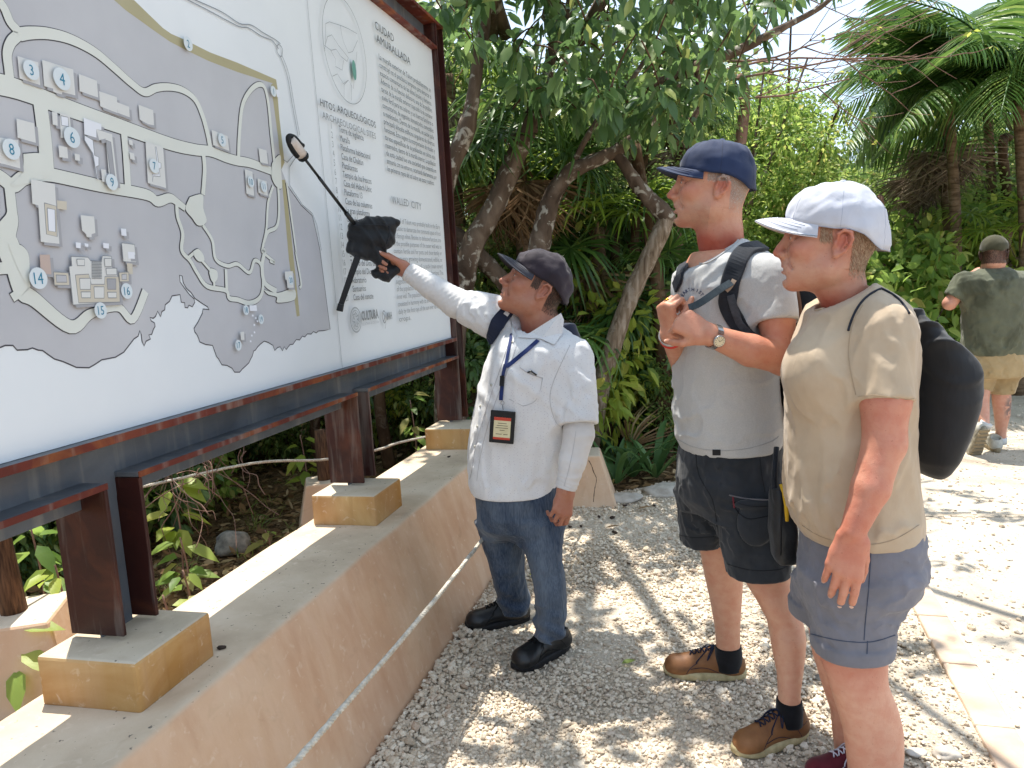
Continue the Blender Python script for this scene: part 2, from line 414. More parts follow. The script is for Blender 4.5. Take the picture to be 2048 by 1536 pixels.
# ---- loose gravel: tens of thousands of separate stones in one mesh
def ico():
    bm = bmesh.new(); bmesh.ops.create_icosphere(bm, subdivisions=1, radius=1); V = np.array([v.co[:] for v in bm.verts]); Fc = np.array([[v.index for v in f.verts] for f in bm.faces]); bm.free(); return V, Fc
ICV, ICF = ico()
def stones(name, P, size, mat, flatten=.65, parent=None, label=None):
    n = len(P); V = np.empty((n, len(ICV), 3)); 
    jit = 1+rng.uniform(-.28, .28, (n, len(ICV), 1)); sc = size[:, None]*np.stack([rng.uniform(.75, 1.3, n), rng.uniform(.7, 1.1, n), rng.uniform(.5, .85, n)*flatten/.65], 1)
    V = ICV[None]*jit*sc[:, None, :]
    an = rng.uniform(0, 6.28, n); tl = rng.normal(0, .35, n)
    y, z = V[..., 1].copy(), V[..., 2].copy(); V[..., 1] = y*np.cos(tl)[:, None]-z*np.sin(tl)[:, None]; V[..., 2] = y*np.sin(tl)[:, None]+z*np.cos(tl)[:, None]
    x, y = V[..., 0].copy(), V[..., 1].copy(); V[..., 0] = x*np.cos(an)[:, None]-y*np.sin(an)[:, None]; V[..., 1] = x*np.sin(an)[:, None]+y*np.cos(an)[:, None]
    V += P[:, None, :]
    Fc = (ICF[None]+(np.arange(n)*len(ICV))[:, None, None]).reshape(-1, 3)
    return tag(mesh(name, V.reshape(-1, 3), Fc, mat, parent, False), kind='stuff')
def inpoly(P, poly):
    x, y = P[:, 0], P[:, 1]; r = np.zeros(len(P), bool); j = len(poly)-1
    for i in range(len(poly)):
        (xi, yi), (xj, yj) = poly[i][:2], poly[j][:2]
        r ^= ((yi > y) != (yj > y)) & (x < (xj-xi)*(y-yi)/(yj-yi+1e-12)+xi); j = i
    return r
def inview(P, m=60):
    d = P-CAM; z = d@CF; u = W/2+F*(d@CR)/z; v = H/2-F*(d@CU)/z
    return (z > .2) & (u > -m) & (u < W+m) & (v > -m) & (v < H+m)
N = 250000
P = np.stack([rng.uniform(-1.2, 2.6, N), rng.uniform(1.55, 6.2, N), np.zeros(N)], 1)
keep = rng.uniform(0, 1, N) < np.clip(1.5-.26*P[:, 1], .25, 1)
gp = [wl(-2.5, 1.045), wl(4.9, 1.045)] + fe + [tuple(kp(4.6, .02)), tuple(kp(-4.2, .02))]
P = P[keep & inpoly(P, gp) & inview(P)]
# trampled, sandier ground by the kerb carries fewer stones
kd = np.abs((P[:, :2]-K0) @ KN); P = P[rng.uniform(0, 1, len(P)) < np.clip(.2+kd*1.15, 0, 1)]
sz = rng.gamma(5.5, .00122, len(P))*np.where(P[:, 1] > 3.6, 1.15, 1.); lat = P @ LB; sz *= np.where(lat > .88, 1.35, 1.)*np.clip(.8+.12*rng.normal(size=len(P)), .6, 1.2)
P[:, 2] = sz*.3+rng.uniform(-.003, .006, len(P)) + np.where(lat > .95, .012, 0)
gm = m_stone('gravel_stone', [(0, 'a8967f'), (.3, 'c6b59d'), (.6, 'd8c9b2'), (.85, 'e6dbc8'), (1, 'b09379')])
stones('gravel', P, sz, gm)
N = 9000
P = np.stack([rng.uniform(1.2, 6, N), rng.uniform(1.6, 7.6, N), np.full(N, .008)], 1)
kd = (P[:, :2]-K0) @ KN
P = P[(kd > .125) & inpoly(P, path_poly) & inview(P) & (rng.uniform(0, 1, N) < np.clip(.9-.25*np.abs(kd-.5), .1, .8))]
stones('path_grit', P, rng.gamma(3, .0022, len(P)), gm)
# a few single bigger stones
rock_m = simple('rock_grey', '6d6a64', 'a19c92', 22, .9, .5, 70)
def rock(u, v, size, label, flat=.7, z=0., mat=None, group=None):
    p = ground(u, v, z); bm = bmesh.new(); bmesh.ops.create_icosphere(bm, subdivisions=3, radius=1)
    sd = rnd.uniform(0, 99)
    V = []
    for q in bm.verts:
        c = q.co; k = 1+.35*mnoise.noise(c*1.3+Vector((sd, 0, 0)))+.12*mnoise.noise(c*4+Vector((sd, 0, 0)))
        V.append((p[0]+c.x*size*k*1.25, p[1]+c.y*size*k, p[2]+max(c.z*size*k*flat, -.6*size)+size*flat*.35))
    Fc = [[w.index for w in f.verts] for f in bm.faces]; bm.free()
    return tag(mesh('stone', V, Fc, mat or rock_m, None, True), label, 'stone', group)
rock(466, 1098, .085, 'grey boulder lying in leaf litter behind the low wall', 1.0)
rock(1246, 1000, .1, 'pale flat stone beside the strap leaved plant at the gravel edge', .35, mat=simple('rock_pale', 'a59d92', 'c9c2b8', 18, .9, .4))
rock(1336, 985, .13, 'broad pale stone half buried at the gravel edge by the grey shirted man', .35, mat=simple('rock_pale', 'a59d92'))
rock(1640, 1358, .018, 'small grey stone on the gravel behind the brown shoes', .7)
rock(1832, 1508, .022, 'white chip of stone on bare ground near the kerb strip', .5, mat=simple('rock_pale', 'a59d92'))
rock(1836, 1390, .012, 'dark little stone on sandy ground beside the kerb strip', .8)
rock(1530, 1296, .016, 'single round grey pebble lying between the two brown shoes', .8)
rock(1893, 1510, .03, 'dusty brown clod on bare ground beside the kerb strip', .6, mat=simple('rock_pale', 'a59d92'))
# ================================================================ low plastered wall with pedestals
def m_stucco(name, stops, topgrey, streak=1.):
    n = NT(name); co = n.co(rot=(0, 0, YAW)); st = n.co((7, 7, .55))
    c = n.ramp(n.noise(2.2, co, 7, .6), stops)
    c = n.mix(n.math('MULTIPLY', n.ramp(n.noise(1.6, st, 6, .4), [(.42, (0, 0, 0)), (.68, (1, 1, 1))]), .35*streak), c, 'd8bba2')
    c = n.mix(n.math('MULTIPLY', n.ramp(n.noise(2.6, st, 5), [(.55, (0, 0, 0)), (.75, (1, 1, 1))]), .4), c, stops[0][1])
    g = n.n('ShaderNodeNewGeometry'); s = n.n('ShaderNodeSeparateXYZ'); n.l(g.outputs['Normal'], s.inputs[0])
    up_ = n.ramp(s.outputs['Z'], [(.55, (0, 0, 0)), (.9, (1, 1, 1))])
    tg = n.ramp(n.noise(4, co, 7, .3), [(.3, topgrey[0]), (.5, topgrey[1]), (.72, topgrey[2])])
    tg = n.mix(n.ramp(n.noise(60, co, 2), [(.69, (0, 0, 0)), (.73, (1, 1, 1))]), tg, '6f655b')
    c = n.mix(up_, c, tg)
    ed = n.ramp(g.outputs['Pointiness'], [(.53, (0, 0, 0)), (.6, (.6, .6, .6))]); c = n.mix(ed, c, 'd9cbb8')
    c = n.mix(n.ramp(n.noise(30, co, 6, .8), [(.60, (0, 0, 0)), (.72, (.4, .4, .4))]), c, 'e0cdb6'); c = n.mix(n.ramp(n.noise(9, co, 6, 1.), [(.60, (0, 0, 0)), (.75, (.22, .22, .22))]), c, '8d6f52')
    return n.fin(c, .88, n.bump(n.noise(14, co, 7), .35, .012), .2)
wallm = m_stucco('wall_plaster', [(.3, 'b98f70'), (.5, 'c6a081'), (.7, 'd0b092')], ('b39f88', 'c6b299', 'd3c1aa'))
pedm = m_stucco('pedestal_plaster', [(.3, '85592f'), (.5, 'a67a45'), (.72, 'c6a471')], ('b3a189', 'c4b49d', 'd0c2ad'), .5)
wall = thing('low_wall', 'long low battered wall in peach plaster carrying the map sign', 'wall', loc=tuple(sg(2.2, 1.35, 0)))
A_ = np.arange(-.6, 4.8, .05); sec = [(1.04, -.05), (1.05, 0), (1.205, .522), (1.211, .534), (1.222, .541), (1.42, .542), (1.618, .541), (1.628, .535), (1.633, .522), (1.76, -.05)]
sec2 = []
for i in range(len(sec)-1):
    k = 8 if i in (1, 4, 5, 8) else 1
    for j in range(k): t = j/k; sec2.append((sec[i][0]*(1-t)+sec[i+1][0]*t, sec[i][1]*(1-t)+sec[i+1][1]*t))
sec2.append(sec[-1]); V = []
for a in A_:
    for (b, z) in sec2:
        p = sg(a, b, z); k = .004*mnoise.noise(Vector(p)*3)+.0015*mnoise.noise(Vector(p)*14); p = p + np.array([0, 0, k]) + LB*k*(1 if b < 1.2 else .3)
        if b < 1.23 and z > .5: p = p+LB*.004*mnoise.noise(Vector((a*5, 0, 3)))
        V.append(p)
m = len(sec2); Fc = [(i*m+j, (i+1)*m+j, (i+1)*m+j+1, i*m+j+1) for i in range(len(A_)-1) for j in range(m-1)]
Fc += [tuple(range(m)), tuple((len(A_)-1)*m+j for j in range(m))[::-1]]
mesh('wall_body', V, Fc, wallm, wall)
def ped(a0, b0=1.295, b1=1.577, la=.283):
    mb = MB(); mb.sbox(a0, a0+la, b0, b1, .535, .665); return mb.build('pedestal', pedm, wall, bevel=.009)
for a0 in (.05, 1.402, 2.756, 4.10): ped(a0)
# scraps lying on the wall top
seedm = simple('dark_pod', '241a15', '43342a', 60, .7)
def pod(name, p, size, label, cat, mat, group, rz=0., n=6):
    bm = bmesh.new(); bmesh.ops.create_icosphere(bm, subdivisions=2, radius=1); sd = rnd.uniform(0, 50); V = []
    for q in bm.verts:
        c = q.co; k = 1+.4*mnoise.noise(c*1.6+Vector((sd, 1, 0))); x, y = c.x*size*k*1.5, c.y*size*k*.8
        V.append((p[0]+x*math.cos(rz)-y*math.sin(rz), p[1]+x*math.sin(rz)+y*math.cos(rz), p[2]+c.z*size*k*.6+size*.35))
    Fc = [[w.index for w in f.verts] for f in bm.faces]; bm.free(); return tag(mesh(name, V, Fc, mat, None), label, cat, group)
pod('dry_twig', ground(443, 1297, .543), .009, 'curled dark scrap of dry bark beside the near pedestal on the wall top', 'debris', seedm, None, .2)
pod('dry_twig', ground(898, 914, .543), .008, 'dark scrap of bark on the wall top before the far pedestal', 'debris', seedm, None, .9)
for (u, v) in ((1250, 1012), (1308, 1012), (1198, 1034), (1140, 1054), (1162, 1053), (1230, 1066), (1225, 1036), (1165, 1005), (1257, 1128)):
    pod('seed_pod', ground(u, v, .012), rnd.uniform(.009, .014), 'small dark dried seed pod lying on the pale gravel', 'seed pod', seedm, 'dried seed pods on the gravel', rnd.uniform(0, 3))
# ================================================================ rope barrier blocks, posts and ropes
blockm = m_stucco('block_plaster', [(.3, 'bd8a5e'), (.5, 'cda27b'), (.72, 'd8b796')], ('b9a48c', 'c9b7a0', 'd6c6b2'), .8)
crackm = simple('crack_dark', '3d2f25', rough=.95)
postm = simple('post_wood', '3a281c', '6a4c36', 18, .85, .6, 50, stretch=(6, 6, .7))
def block(c, yaw, label, h=.32, bw=.23, tw=.125, crack=False, post=.72, lean=(0, 0)):
    t = thing('rope_post', label, 'rope post', loc=(c[0], c[1], 0)); ca, sa = math.cos(yaw), math.sin(yaw)
    rot = lambda x, y, z: (c[0]+x*ca-y*sa, c[1]+x*sa+y*ca, z)
    mb = MB(); mb.hexa([rot(x*bw, y*bw, -.05) for x, y in ((-1, -1), (1, -1), (1, 1), (-1, 1))] + [rot(x*tw, y*tw, h) for x, y in ((-1, -1), (1, -1), (1, 1), (-1, 1))])
    b = mb.build('base_block', blockm, t, bevel=.012)
    mb = MB(); mb.tube([rot(lean[0]*k, lean[1]*k, h-.03+(post-h+.03)*k) for k in np.linspace(0, 1, 6)], [.047, .046, .045, .044, .043, .038], 12); mb.build('post', postm, t, True)
    return t, rot
B1 = np.array([.435, 5.03]); blk, rot = block(B1, -.1, 'cracked plaster rope post base standing on gravel by the strap leaved plant', .32, .235, .13)
mb = MB(); C_ = []
for (u, v) in ((1177, 921), (1182, 932), (1188, 945), (1193, 957), (1190, 972), (1188, 985), (1187, 1004)):
    C_.append((u, v))
bb = bvh_of(np.array([rot(x*.235, y*.235, -.05) for x, y in ((-1, -1), (1, -1), (1, 1), (-1, 1))] + [rot(x*.13, y*.13, .32) for x, y in ((-1, -1), (1, -1), (1, 1), (-1, 1))]), np.array([(3, 2, 1, 0), (4, 5, 6, 7), (0, 1, 5, 4), (1, 2, 6, 5), (2, 3, 7, 6), (3, 0, 4, 7)]))
Pc, Nc = hits(bb, [(u+rnd.uniform(-2.5, 2.5), v) for u, v in C_], .0003, 4)
if len(Pc) > 2: mb.ribbon(Pc, Nc, [rnd.uniform(.002, .006) for _ in Pc], .0006); mb.build('crack', crackm, blk)
B2 = sg(2.27, 2.62, 0); block(B2, YAW, 'ochre plaster rope post base with brown wooden post among vines behind the sign', .33, .25, .16, post=1.15, lean=(-.05, 0))
B3 = sg(4.32, 2.36, 0); block(B3, YAW, 'small plaster rope post base half hidden behind the middle sign pedestal', .3, .2, .12, post=.62)
B4 = sg(-.9, 1.02, 0); block(B4, YAW, 'rope post at the near end of the wall holding the front rope', .32, .23, .13, post=.72)
ropem_n = NT('rope_cotton'); co_ = ropem_n.co()
ropem = ropem_n.fin(ropem_n.ramp(ropem_n.noise(60, co_, 4), [(.3, 'a89f90'), (.6, 'cdc6b8'), (.8, 'ded8cb')]), .95, ropem_n.bump(ropem_n.noise(300, co_, 2), .4, .002), .1)
def rope(P, label, r=.0082, turns=30):
    P = smoothline(P, 60); L = np.concatenate([[0], np.cumsum(np.linalg.norm(np.diff(P, axis=0), axis=1))]); mb = MB()
    for s in range(3):
        Q = []
        for i, p in enumerate(P):
            t = P[min(i+1, len(P)-1)]-P[max(i-1, 0)]; t /= np.linalg.norm(t); e1 = np.cross(t, [0, 0, 1]); e1 /= np.linalg.norm(e1); e2 = np.cross(t, e1)
            an = L[i]*turns*6.28/1. *.8 + s*2.094; Q.append(p+(e1*math.cos(an)+e2*math.sin(an))*r*.52)
        mb.tube(Q, r*.62, 6)
    return tag(mb.build('rope', ropem, None, True), label, 'rope')
top1 = np.array([B1[0]-.01, B1[1], .63])
rope([sg(-.9, 1.02, .6), sg(.9, .93, .47), sg(1.75, .915, .435), sg(2.6, .885, .455), sg(3.6, .845, .535), top1], 'taut pale rope strung along the front of the low wall')
rope([sg(2.27, 2.66, .72), sg(3.0, 2.71, .6), sg(3.7, 2.45, .56), sg(4.15, 2.26, .47), sg(4.5, 2.06, .45), sg(4.8, 1.91, .455), top1+np.array([-.02, .03, -.02])], 'old pale rope with dry vines hanging on it behind the sign')
# ================================================================ the map sign
def m_steel(name, stops, rust, amt, metal=.0, rough=.6):
    n = NT(name); co = n.co(); st = n.co((9, 9, .8))
    c = n.ramp(n.noise(3, co, 7, .5), stops)
    c = n.mix(n.math('MULTIPLY', n.ramp(n.noise(6, co, 7, .8), [(.5, (0, 0, 0)), (.68, (1, 1, 1))]), amt), c, rust)
    c = n.mix(n.math('MULTIPLY', n.ramp(n.noise(2.2, st, 5), [(.52, (0, 0, 0)), (.7, (1, 1, 1))]), .35), c, 'a09a90')
    return n.fin(c, rough, n.bump(n.noise(45, co, 5), .25, .004), .35)
webm = m_steel('steel_grey_paint', [(.3, '4b4f55'), (.55, '60646a'), (.75, '74777b')], '7a6a5c', .25, rough=.5)
flgm = m_steel('steel_red_oxide', [(.3, '2b100c'), (.55, '3d1913'), (.75, '4d241b')], '6b3a22', .4, rough=.5)
edgm = m_steel('steel_rust_edge', [(.3, '4c1e17'), (.55, '66291d'), (.75, '7a3c25')], 'a0602f', .55, rough=.6)
n_ = NT('panel_white'); co_ = n_.co()
panm = n_.fin(n_.ramp(n_.noise(1.3, co_, 5), [(.3, 'dde0e3'), (.7, 'e8eaec')]), n_.ramp(n_.noise(8, co_, 5), [(.35, (.3, .3, .3)), (.7, (.45, .45, .45))]), None, .4)
sign = thing('map_sign', 'huge white site map board in a rusty steel frame above the low wall', 'sign', loc=tuple(sg(2.2, 1.48, .665)))
b0, b1, bw = 1.405, 1.565, 1.485
AL, AR = .10, 4.295
posts = [(.10, .13), (1.50, .13), (2.905, .13), (AR, .125)]
def piece(name, boxes, mat, parent=sign, bevel=.0025):
    mb = MB()
    for q in boxes: mb.sbox(*q)
    return mb.build(name, mat, parent, bevel=bevel)
bot = piece('bottom_beam', [(AL+.012, AR, bw-.005, bw+.005, 1.0, 1.156)], webm)
for (s, e) in ((AL-.02, AR+.002),):
    piece('top_flange', [(s, e, b0+.002, b1, 1.155, 1.1735)], webm, sign); piece('top_flange_edge', [(s, e, b0-.001, b0+.0019, 1.154, 1.1742)], edgm, sign, .001)
xs = [(posts[i][0]+posts[i][1]+.0, posts[i+1][0]) for i in range(3)]
for (s, e) in xs:
    piece('bottom_flange', [(s-.0115, e+.0115, b0+.003, b1-.001, 1.051, 1.0655)], webm, sign); piece('bottom_flange_edge', [(s-.012, e+.012, b0, b0+.0029, 1.050, 1.066)], edgm, sign, .001)
for i, (a, w) in enumerate(posts):
    top = 1.050 if i in (1, 2) else 2.955
    t0 = .676
    pw = piece('post_web', [(a+.012, a+w-.012, bw-.0049, bw+.0049, .663, 1.02 if i in (1, 2) else 2.94)], webm, sign)
    piece('post_flange', [(a, a+.012, b0+.002, b1-.002, t0, top)], flgm, sign)
    piece('post_flange', [(a+w-.012, a+w, b0+.002, b1-.002, t0, top)], flgm, sign)
piece('top_beam', [(AL+.012, AR, bw-.005, bw+.005, 2.81, 2.94)], webm)
piece('top_beam_flange', [(AL+.1, AR, b0+.001, b1, 2.796, 2.812)], edgm)
piece('top_beam_flange', [(AL-.01, AR+.127, b0-.001, b1+.001, 2.935, 2.953)], edgm)
PB = 1.44
panel = piece('panel', [(AL+.14, AR-.001, PB, PB+.03, 1.1745, 2.7955)], panm, bevel=.001)
# ---- flat print on the panel: every patch a thin sheet a fraction of a millimetre proud
def pm(name, c, c2=None):
    n = NT(name); co = n.co()
    return n.fin(c if c2 is None else n.ramp(n.noise(2.5, co, 5), [(.3, c), (.7, c2)]), .4, None, .35)
INK = dict(grey=pm('print_grey', 'b4b3b7', 'c3c2c5'), road=pm('print_road', 'd3d4cc', 'dcddd6'), line=pm('print_line', '48464c'), pad=pm('print_pad', 'd6d5d2'), pad2=pm('print_pad_light', 'e3e4ea'),
           shade=pm('print_shadow', 'a3a2a6'), khaki=pm('print_khaki', 'a79d79', 'b3aa88'), beige=pm('print_beige', 'c9c0b0'), white=pm('print_white', 'd5dce0'), teal=pm('print_teal', '2f7f9c'),
           green=pm('print_green', '6d9f92'), text=pm('print_text', '4a4a4d'), lite=pm('print_text_light', '8f9092'), thin=pm('print_hairline', '8a8c90'), pale=pm('print_text_pale', 'aeb0b2'), pink=pm('print_pink', 'bfaaa0'))
C1 = lambda *p: [(x/2.954, y/2.954) for x, y in p]
C4 = lambda *p: [(x/2.954, 420+y/2.954) for x, y in p]
toP = lambda uv: [onsign(u, v, PB) for u, v in uv]
lay = [0]
def layer(k=1): lay[0] += k; return PB - .0005 - .00005*lay[0]
def patch(name, pts, ink, lv=None, par=None):
    """pts in panel (a, z) coordinates"""
    b = layer() if lv is None else lv
    tr = tessellate_polygon([[Vector((a, z, 0)) for a, z in pts]])
    return sub(name, [sg(a, b, z) for a, z in pts], [tuple(t) for t in tr], INK[ink], par or panel, sign, False)
def strokeV(P, w, closed=False):
    P = np.array(P); m = len(P); L, R = [], []
    w = np.full(m, w) if np.isscalar(w) else np.interp(np.linspace(0, 1, m), np.linspace(0, 1, len(w)), w)
    for i in range(m):
        t = P[(i+1) % m if closed else min(i+1, m-1)]-P[(i-1) % m if closed else max(i-1, 0)]; t /= np.linalg.norm(t)+1e-9; n = np.array([-t[1], t[0]])
        L.append(P[i]+n*w[i]/2); R.append(P[i]-n*w[i]/2)
    return L, R
def strokes(name, lines, ink, b=None, par=None):
    """lines: list of (points, width, closed)"""
    if b is None: b = layer(); layer(max(1, len(lines)))
    V = []; Fc = []
    for P, w, cl in lines:
        b -= .00003
        L, R = strokeV(P, w, cl); k = len(V); m = len(L); V += [sg(q[0], b, q[1]) for q in L]+[sg(q[0], b, q[1]) for q in R]
        Fc += [(k+i, k+(i+1) % m, k+m+(i+1) % m, k+m+i) for i in range(m if cl else m-1)]
    return sub(name, V, Fc, INK[ink], par or panel, sign, False)
S = lambda pts, n=5: [tuple(q) for q in smoothline(np.array(toP(pts)), n)]
Sx = lambda pts: toP(pts)
coast = C4((1950, 705), (1915, 712), (1880, 715), (1868, 726), (1850, 718), (1838, 733), (1815, 732), (1800, 750), (1785, 745), (1770, 768), (1750, 765), (1730, 793), (1712, 795), (1690, 825), (1678, 808), (1668, 832), (1655, 808), (1640, 812), (1622, 830), (1612, 800), (1585, 783), (1560, 775), (1540, 790), (1520, 810), (1508, 828), (1498, 832), (1490, 862), (1480, 880), (1470, 902), (1450, 922), (1430, 940), (1415, 958), (1385, 958), (1370, 935), (1340, 918), (1310, 915), (1290, 880), (1278, 865), (1255, 800), (1215, 795), (1180, 780), (1165, 740), (1150, 720), (1145, 700), (1170, 660), (1195, 610), (1198, 585), (1235, 588), (1225, 572), (1190, 550), (1150, 522), (1130, 490), (1100, 462), (1082, 430), (1075, 390), (1060, 385), (1063, 425), (1090, 463), (1118, 500), (1145, 525), (1150, 545), (1135, 572), (1115, 562), (1108, 578), (1092, 576), (1090, 548), (1070, 545), (1063, 500), (1030, 505), (1015, 508), (1000, 540), (975, 560), (972, 590), (955, 600), (948, 630), (930, 598), (918, 628), (905, 640), (885, 635), (892, 655), (912, 668), (915, 688), (905, 705), (895, 735), (878, 738), (888, 762), (862, 775), (850, 803), (838, 775), (833, 735), (825, 712), (815, 745), (790, 762), (730, 840), (680, 870), (600, 885), (560, 912), (525, 932), (450, 930), (410, 912), (370, 895), (320, 880), (280, 852), (250, 830), (225, 828), (190, 815), (160, 825), (100, 828), (75, 800), (30, 800), (0, 812))
left = [(-160, 690), (-420, 640), (-420, -900), (40, -420)]
topw = C1((650, -20), (740, 60), (900, 175), (1000, 245), (1090, 292), (1230, 360), (1400, 425), (1625, 497))
gright = C1((1632, 560), (1655, 850), (1662, 1000), (1700, 1100), (1780, 1215), (1845, 1275), (1870, 1385), (1890, 1480))
map_ = patch('map_ground', toP(topw + gright + coast + left), 'grey')
strokes('map_coastline', [(toP(gright[3:] + coast + [(-160, 690)]), .0034, False)], 'line')
patch('map_wall_band', toP(topw[::-1] + C1((790, 0), (960, 165), (1010, 200), (1090, 235), (1240, 310), (1400, 370), (1630, 470), (1645, 560), (1632, 560)) ), 'khaki')
patch('map_wall_band', toP(C1((1600, 500), (1632, 480), (1650, 700), (1680, 960), (1662, 1000), (1640, 800))), 'khaki')
patch('map_wall_band', toP(C1((1664, 1062), (1684, 1062), (1735, 1536)) + C4((1770, 625), (1752, 630)) + C1((1706, 1536))), 'khaki')
R_ = []  # roads: (pixel points, width px)
def road(p, w, n=6): R_.append((S(p, n), w*.62 if np.isscalar(w) else [q*.62 for q in w]))
road(C1((-160, -120), (0, 20), (55, 130), (105, 195), (60, 250), (38, 320), (48, 420), (55, 490)), .036)
road(C1((105, 205), (180, 195), (290, 200), (420, 235), (560, 310), (680, 410), (770, 490), (850, 545), (920, 520), (1000, 515), (1080, 535), (1150, 590), (1195, 690), (1225, 800), (1240, 885)), [.044, .038, .034, .03, .034])
road(C1((-220, 460), (0, 500), (150, 545), (400, 640), (700, 745), (1000, 850), (1150, 885), (1240, 895), (1330, 930), (1400, 950), (1480, 965), (1600, 1010)), [.075, .07, .06, .05, .05, .045])
road(C1((225, 560), (245, 700), (262, 850), (275, 1030)), .062)
road(C1((-160, 960), (0, 1050), (70, 1095), (140, 1050), (260, 1030), (420, 1060), (600, 1100), (860, 1150), (925, 1190), (1000, 1170), (1050, 1200), (1090, 1230)), [.05, .05, .05, .045, .03])
road(C1((725, 750), (740, 920), (752, 1110)), .036)
road(C1((1405, 950), (1410, 800), (1430, 620), (1490, 520), (1550, 505), (1580, 600), (1600, 800), (1622, 1000)), .026)
road(C1((1195, 890), (1205, 1000), (1195, 1150)), .028)
road(C1((1040, 1200), (1045, 1280), (1075, 1380), (1070, 1480)) + C4((1120, 300), (1160, 370), (1220, 450), (1330, 475), (1350, 520), (1400, 530), (1470, 550), (1530, 520), (1550, 450), (1540, 330), (1500, 300), (1470, 370), (1400, 320), (1340, 330), (1270, 290), (1250, 180), (1195, 90)), [.022, .022, .026, .02, .02])
road(C1((1610, 1100), (1580, 1200), (1570, 1350), (1545, 1480)) + C4((1560, 240), (1545, 330), (1560, 430), (1630, 480)), [.02, .018, .03, .032])
road(C1((1640, 1110), (1645, 1250), (1630, 1340), (1580, 1370), (1555, 1430)), .022)
road(C1((1690, 1080), (1720, 1300), (1745, 1480)) + C4((1745, 260), (1775, 430), (1765, 460)), .018)
road(C1((1590, 1540)) + C4((1620, 310), (1560, 260)), .018, 4)
road(C1((50, 1110), (60, 1200), (65, 1290), (30, 1390), (60, 1500)) + C4((95, 330), (130, 480), (200, 530), (410, 690), (520, 620), (600, 590), (700, 578), (780, 645), (855, 480)), [.04, .04, .09, .1, .06, .05, .03, .035, .04])
road(C4((-100, 350), (0, 345), (80, 340)), .04, 4); road(C4((65, 520), (110, 490)), .03, 4)
road(C4((1330, 350), (1335, 470)), .022, 3)
road(C4((1105, 285), (1140, 255)), .016, 2); road(C4((1190, 300), (1250, 370)), .016, 2); road(C4((1258, 410), (1262, 460)), .016, 2)
blobs = [C1((1115, 1165), (1190, 1150), (1195, 1230), (1215, 1300), (1195, 1330), (1160, 1330), (1130, 1290), (1090, 1235)), C4((1135, 245), (1165, 230), (1195, 265), (1200, 300), (1170, 305), (1145, 280)), C4((1230, 370), (1240, 345), (1275, 360), (1280, 400), (1260, 432), (1240, 410)),
         C1((1600, 1000), (1605, 960), (1650, 915), (1655, 1000), (1660, 1110), (1625, 1100), (1600, 1050)), C1((130, 910), (260, 915), (275, 1040), (60, 1100), (125, 1020)), C4((40, 200), (120, 210), (165, 280), (155, 440), (90, 330)), C4((1550, 470), (1635, 490), (1730, 465), (1735, 530), (1635, 548), (1630, 515), (1580, 500))]
bl = layer(); rd = bl-.0016; layer(70)
strokes('map_road_edge', [(P, (np.array(w)+.0045) if not np.isscalar(w) else w+.0045, False) for P, w in R_] + [(S(q+[q[0]], 4), .0045, False) for q in blobs], 'line', bl)
ro = strokes('map_road', [(P, w, False) for P, w in R_], 'road', rd)
for q in blobs: patch('map_plaza', S(q+[q[0]], 4)[:-1], 'road', rd-.0012)
# outer lane beyond the wall, hairline only
lane = [C1((1060, -20), (1200, 50), (1400, 155), (1460, 165), (1540, 215), (1600, 240), (1640, 290)), C1((1120, -10), (1300, 70), (1410, 140), (1480, 150), (1550, 195), (1620, 235), (1650, 260))]
strokes('map_lane', [(S(q), .0032, False) for q in lane] + [(S(C1((1640, 260), (1662, 290), (1655, 335), (1632, 310), (1632, 275), (1640, 260))), .003, False), (S(C1((1650, 335), (1690, 450), (1720, 620), (1755, 810))), .0028, False), (S(C1((1660, 330), (1700, 440), (1735, 640), (1765, 800))), .0028, False), (toP(C1((1735, 910), (1690, 960), (1665, 940))), .0028, False), (toP(C1((1745, 925), (1705, 985), (1705, 1095), (1780, 1210), (1840, 1262), (1866, 1330), (1893, 1480))), .003, False), (toP([(612, 0), (683, 740)]), .0022, False)], 'thin')
# buildings: drop shadow, pad, outline
def bld(p, ink='pad', sh=True, line=False):
    q = toP(p)
    if sh: patch('map_building_shadow', [(a+.008, z-.007) for a, z in q], 'shade')
    o = patch('map_building', q, ink)
    if line: strokes('map_building_line', [(q+[q[0]], .002, False)], 'thin')
    return o
bld(C1((92, 332), (215, 370), (228, 505), (105, 465))); bld(C1((238, 355), (422, 412), (435, 565), (358, 545), (355, 560), (305, 545), (303, 525), (250, 510)))
bld(C1((455, 438), (562, 478), (570, 578), (460, 540))); bld(C1((575, 540), (680, 575), (685, 670), (582, 630))); bld(C1((680, 605), (752, 632), (757, 695), (686, 668)))
bld(C1((808, 620), (895, 652), (900, 742), (865, 735), (815, 708))); bld(C1((85, 702), (190, 730), (200, 845), (92, 815))); bld(C1((-40, 810), (95, 830), (108, 997), (10, 970), (-40, 960)))
bld(C1((1240, 768), (1335, 805), (1345, 892), (1250, 858))); bld(C1((1518, 875), (1565, 890), (1575, 970), (1528, 960))); bld(C1((1437, 1000), (1482, 1015), (1492, 1158), (1447, 1145))); bld(C1((1512, 1055), (1566, 1072), (1573, 1158), (1518, 1140)))
bld(C1((848, 835), (952, 870), (970, 1112), (862, 1082))); bld(C1((905, 870), (912, 870), (925, 960), (940, 965), (940, 995), (928, 995), (935, 1045), (895, 1040), (890, 1075), (888, 1030), (925, 1030)), 'pad2', False, True)
bld(C1((748, 825), (770, 832), (773, 862), (752, 855))); bld(C1((752, 900), (780, 908), (785, 948), (757, 940)))
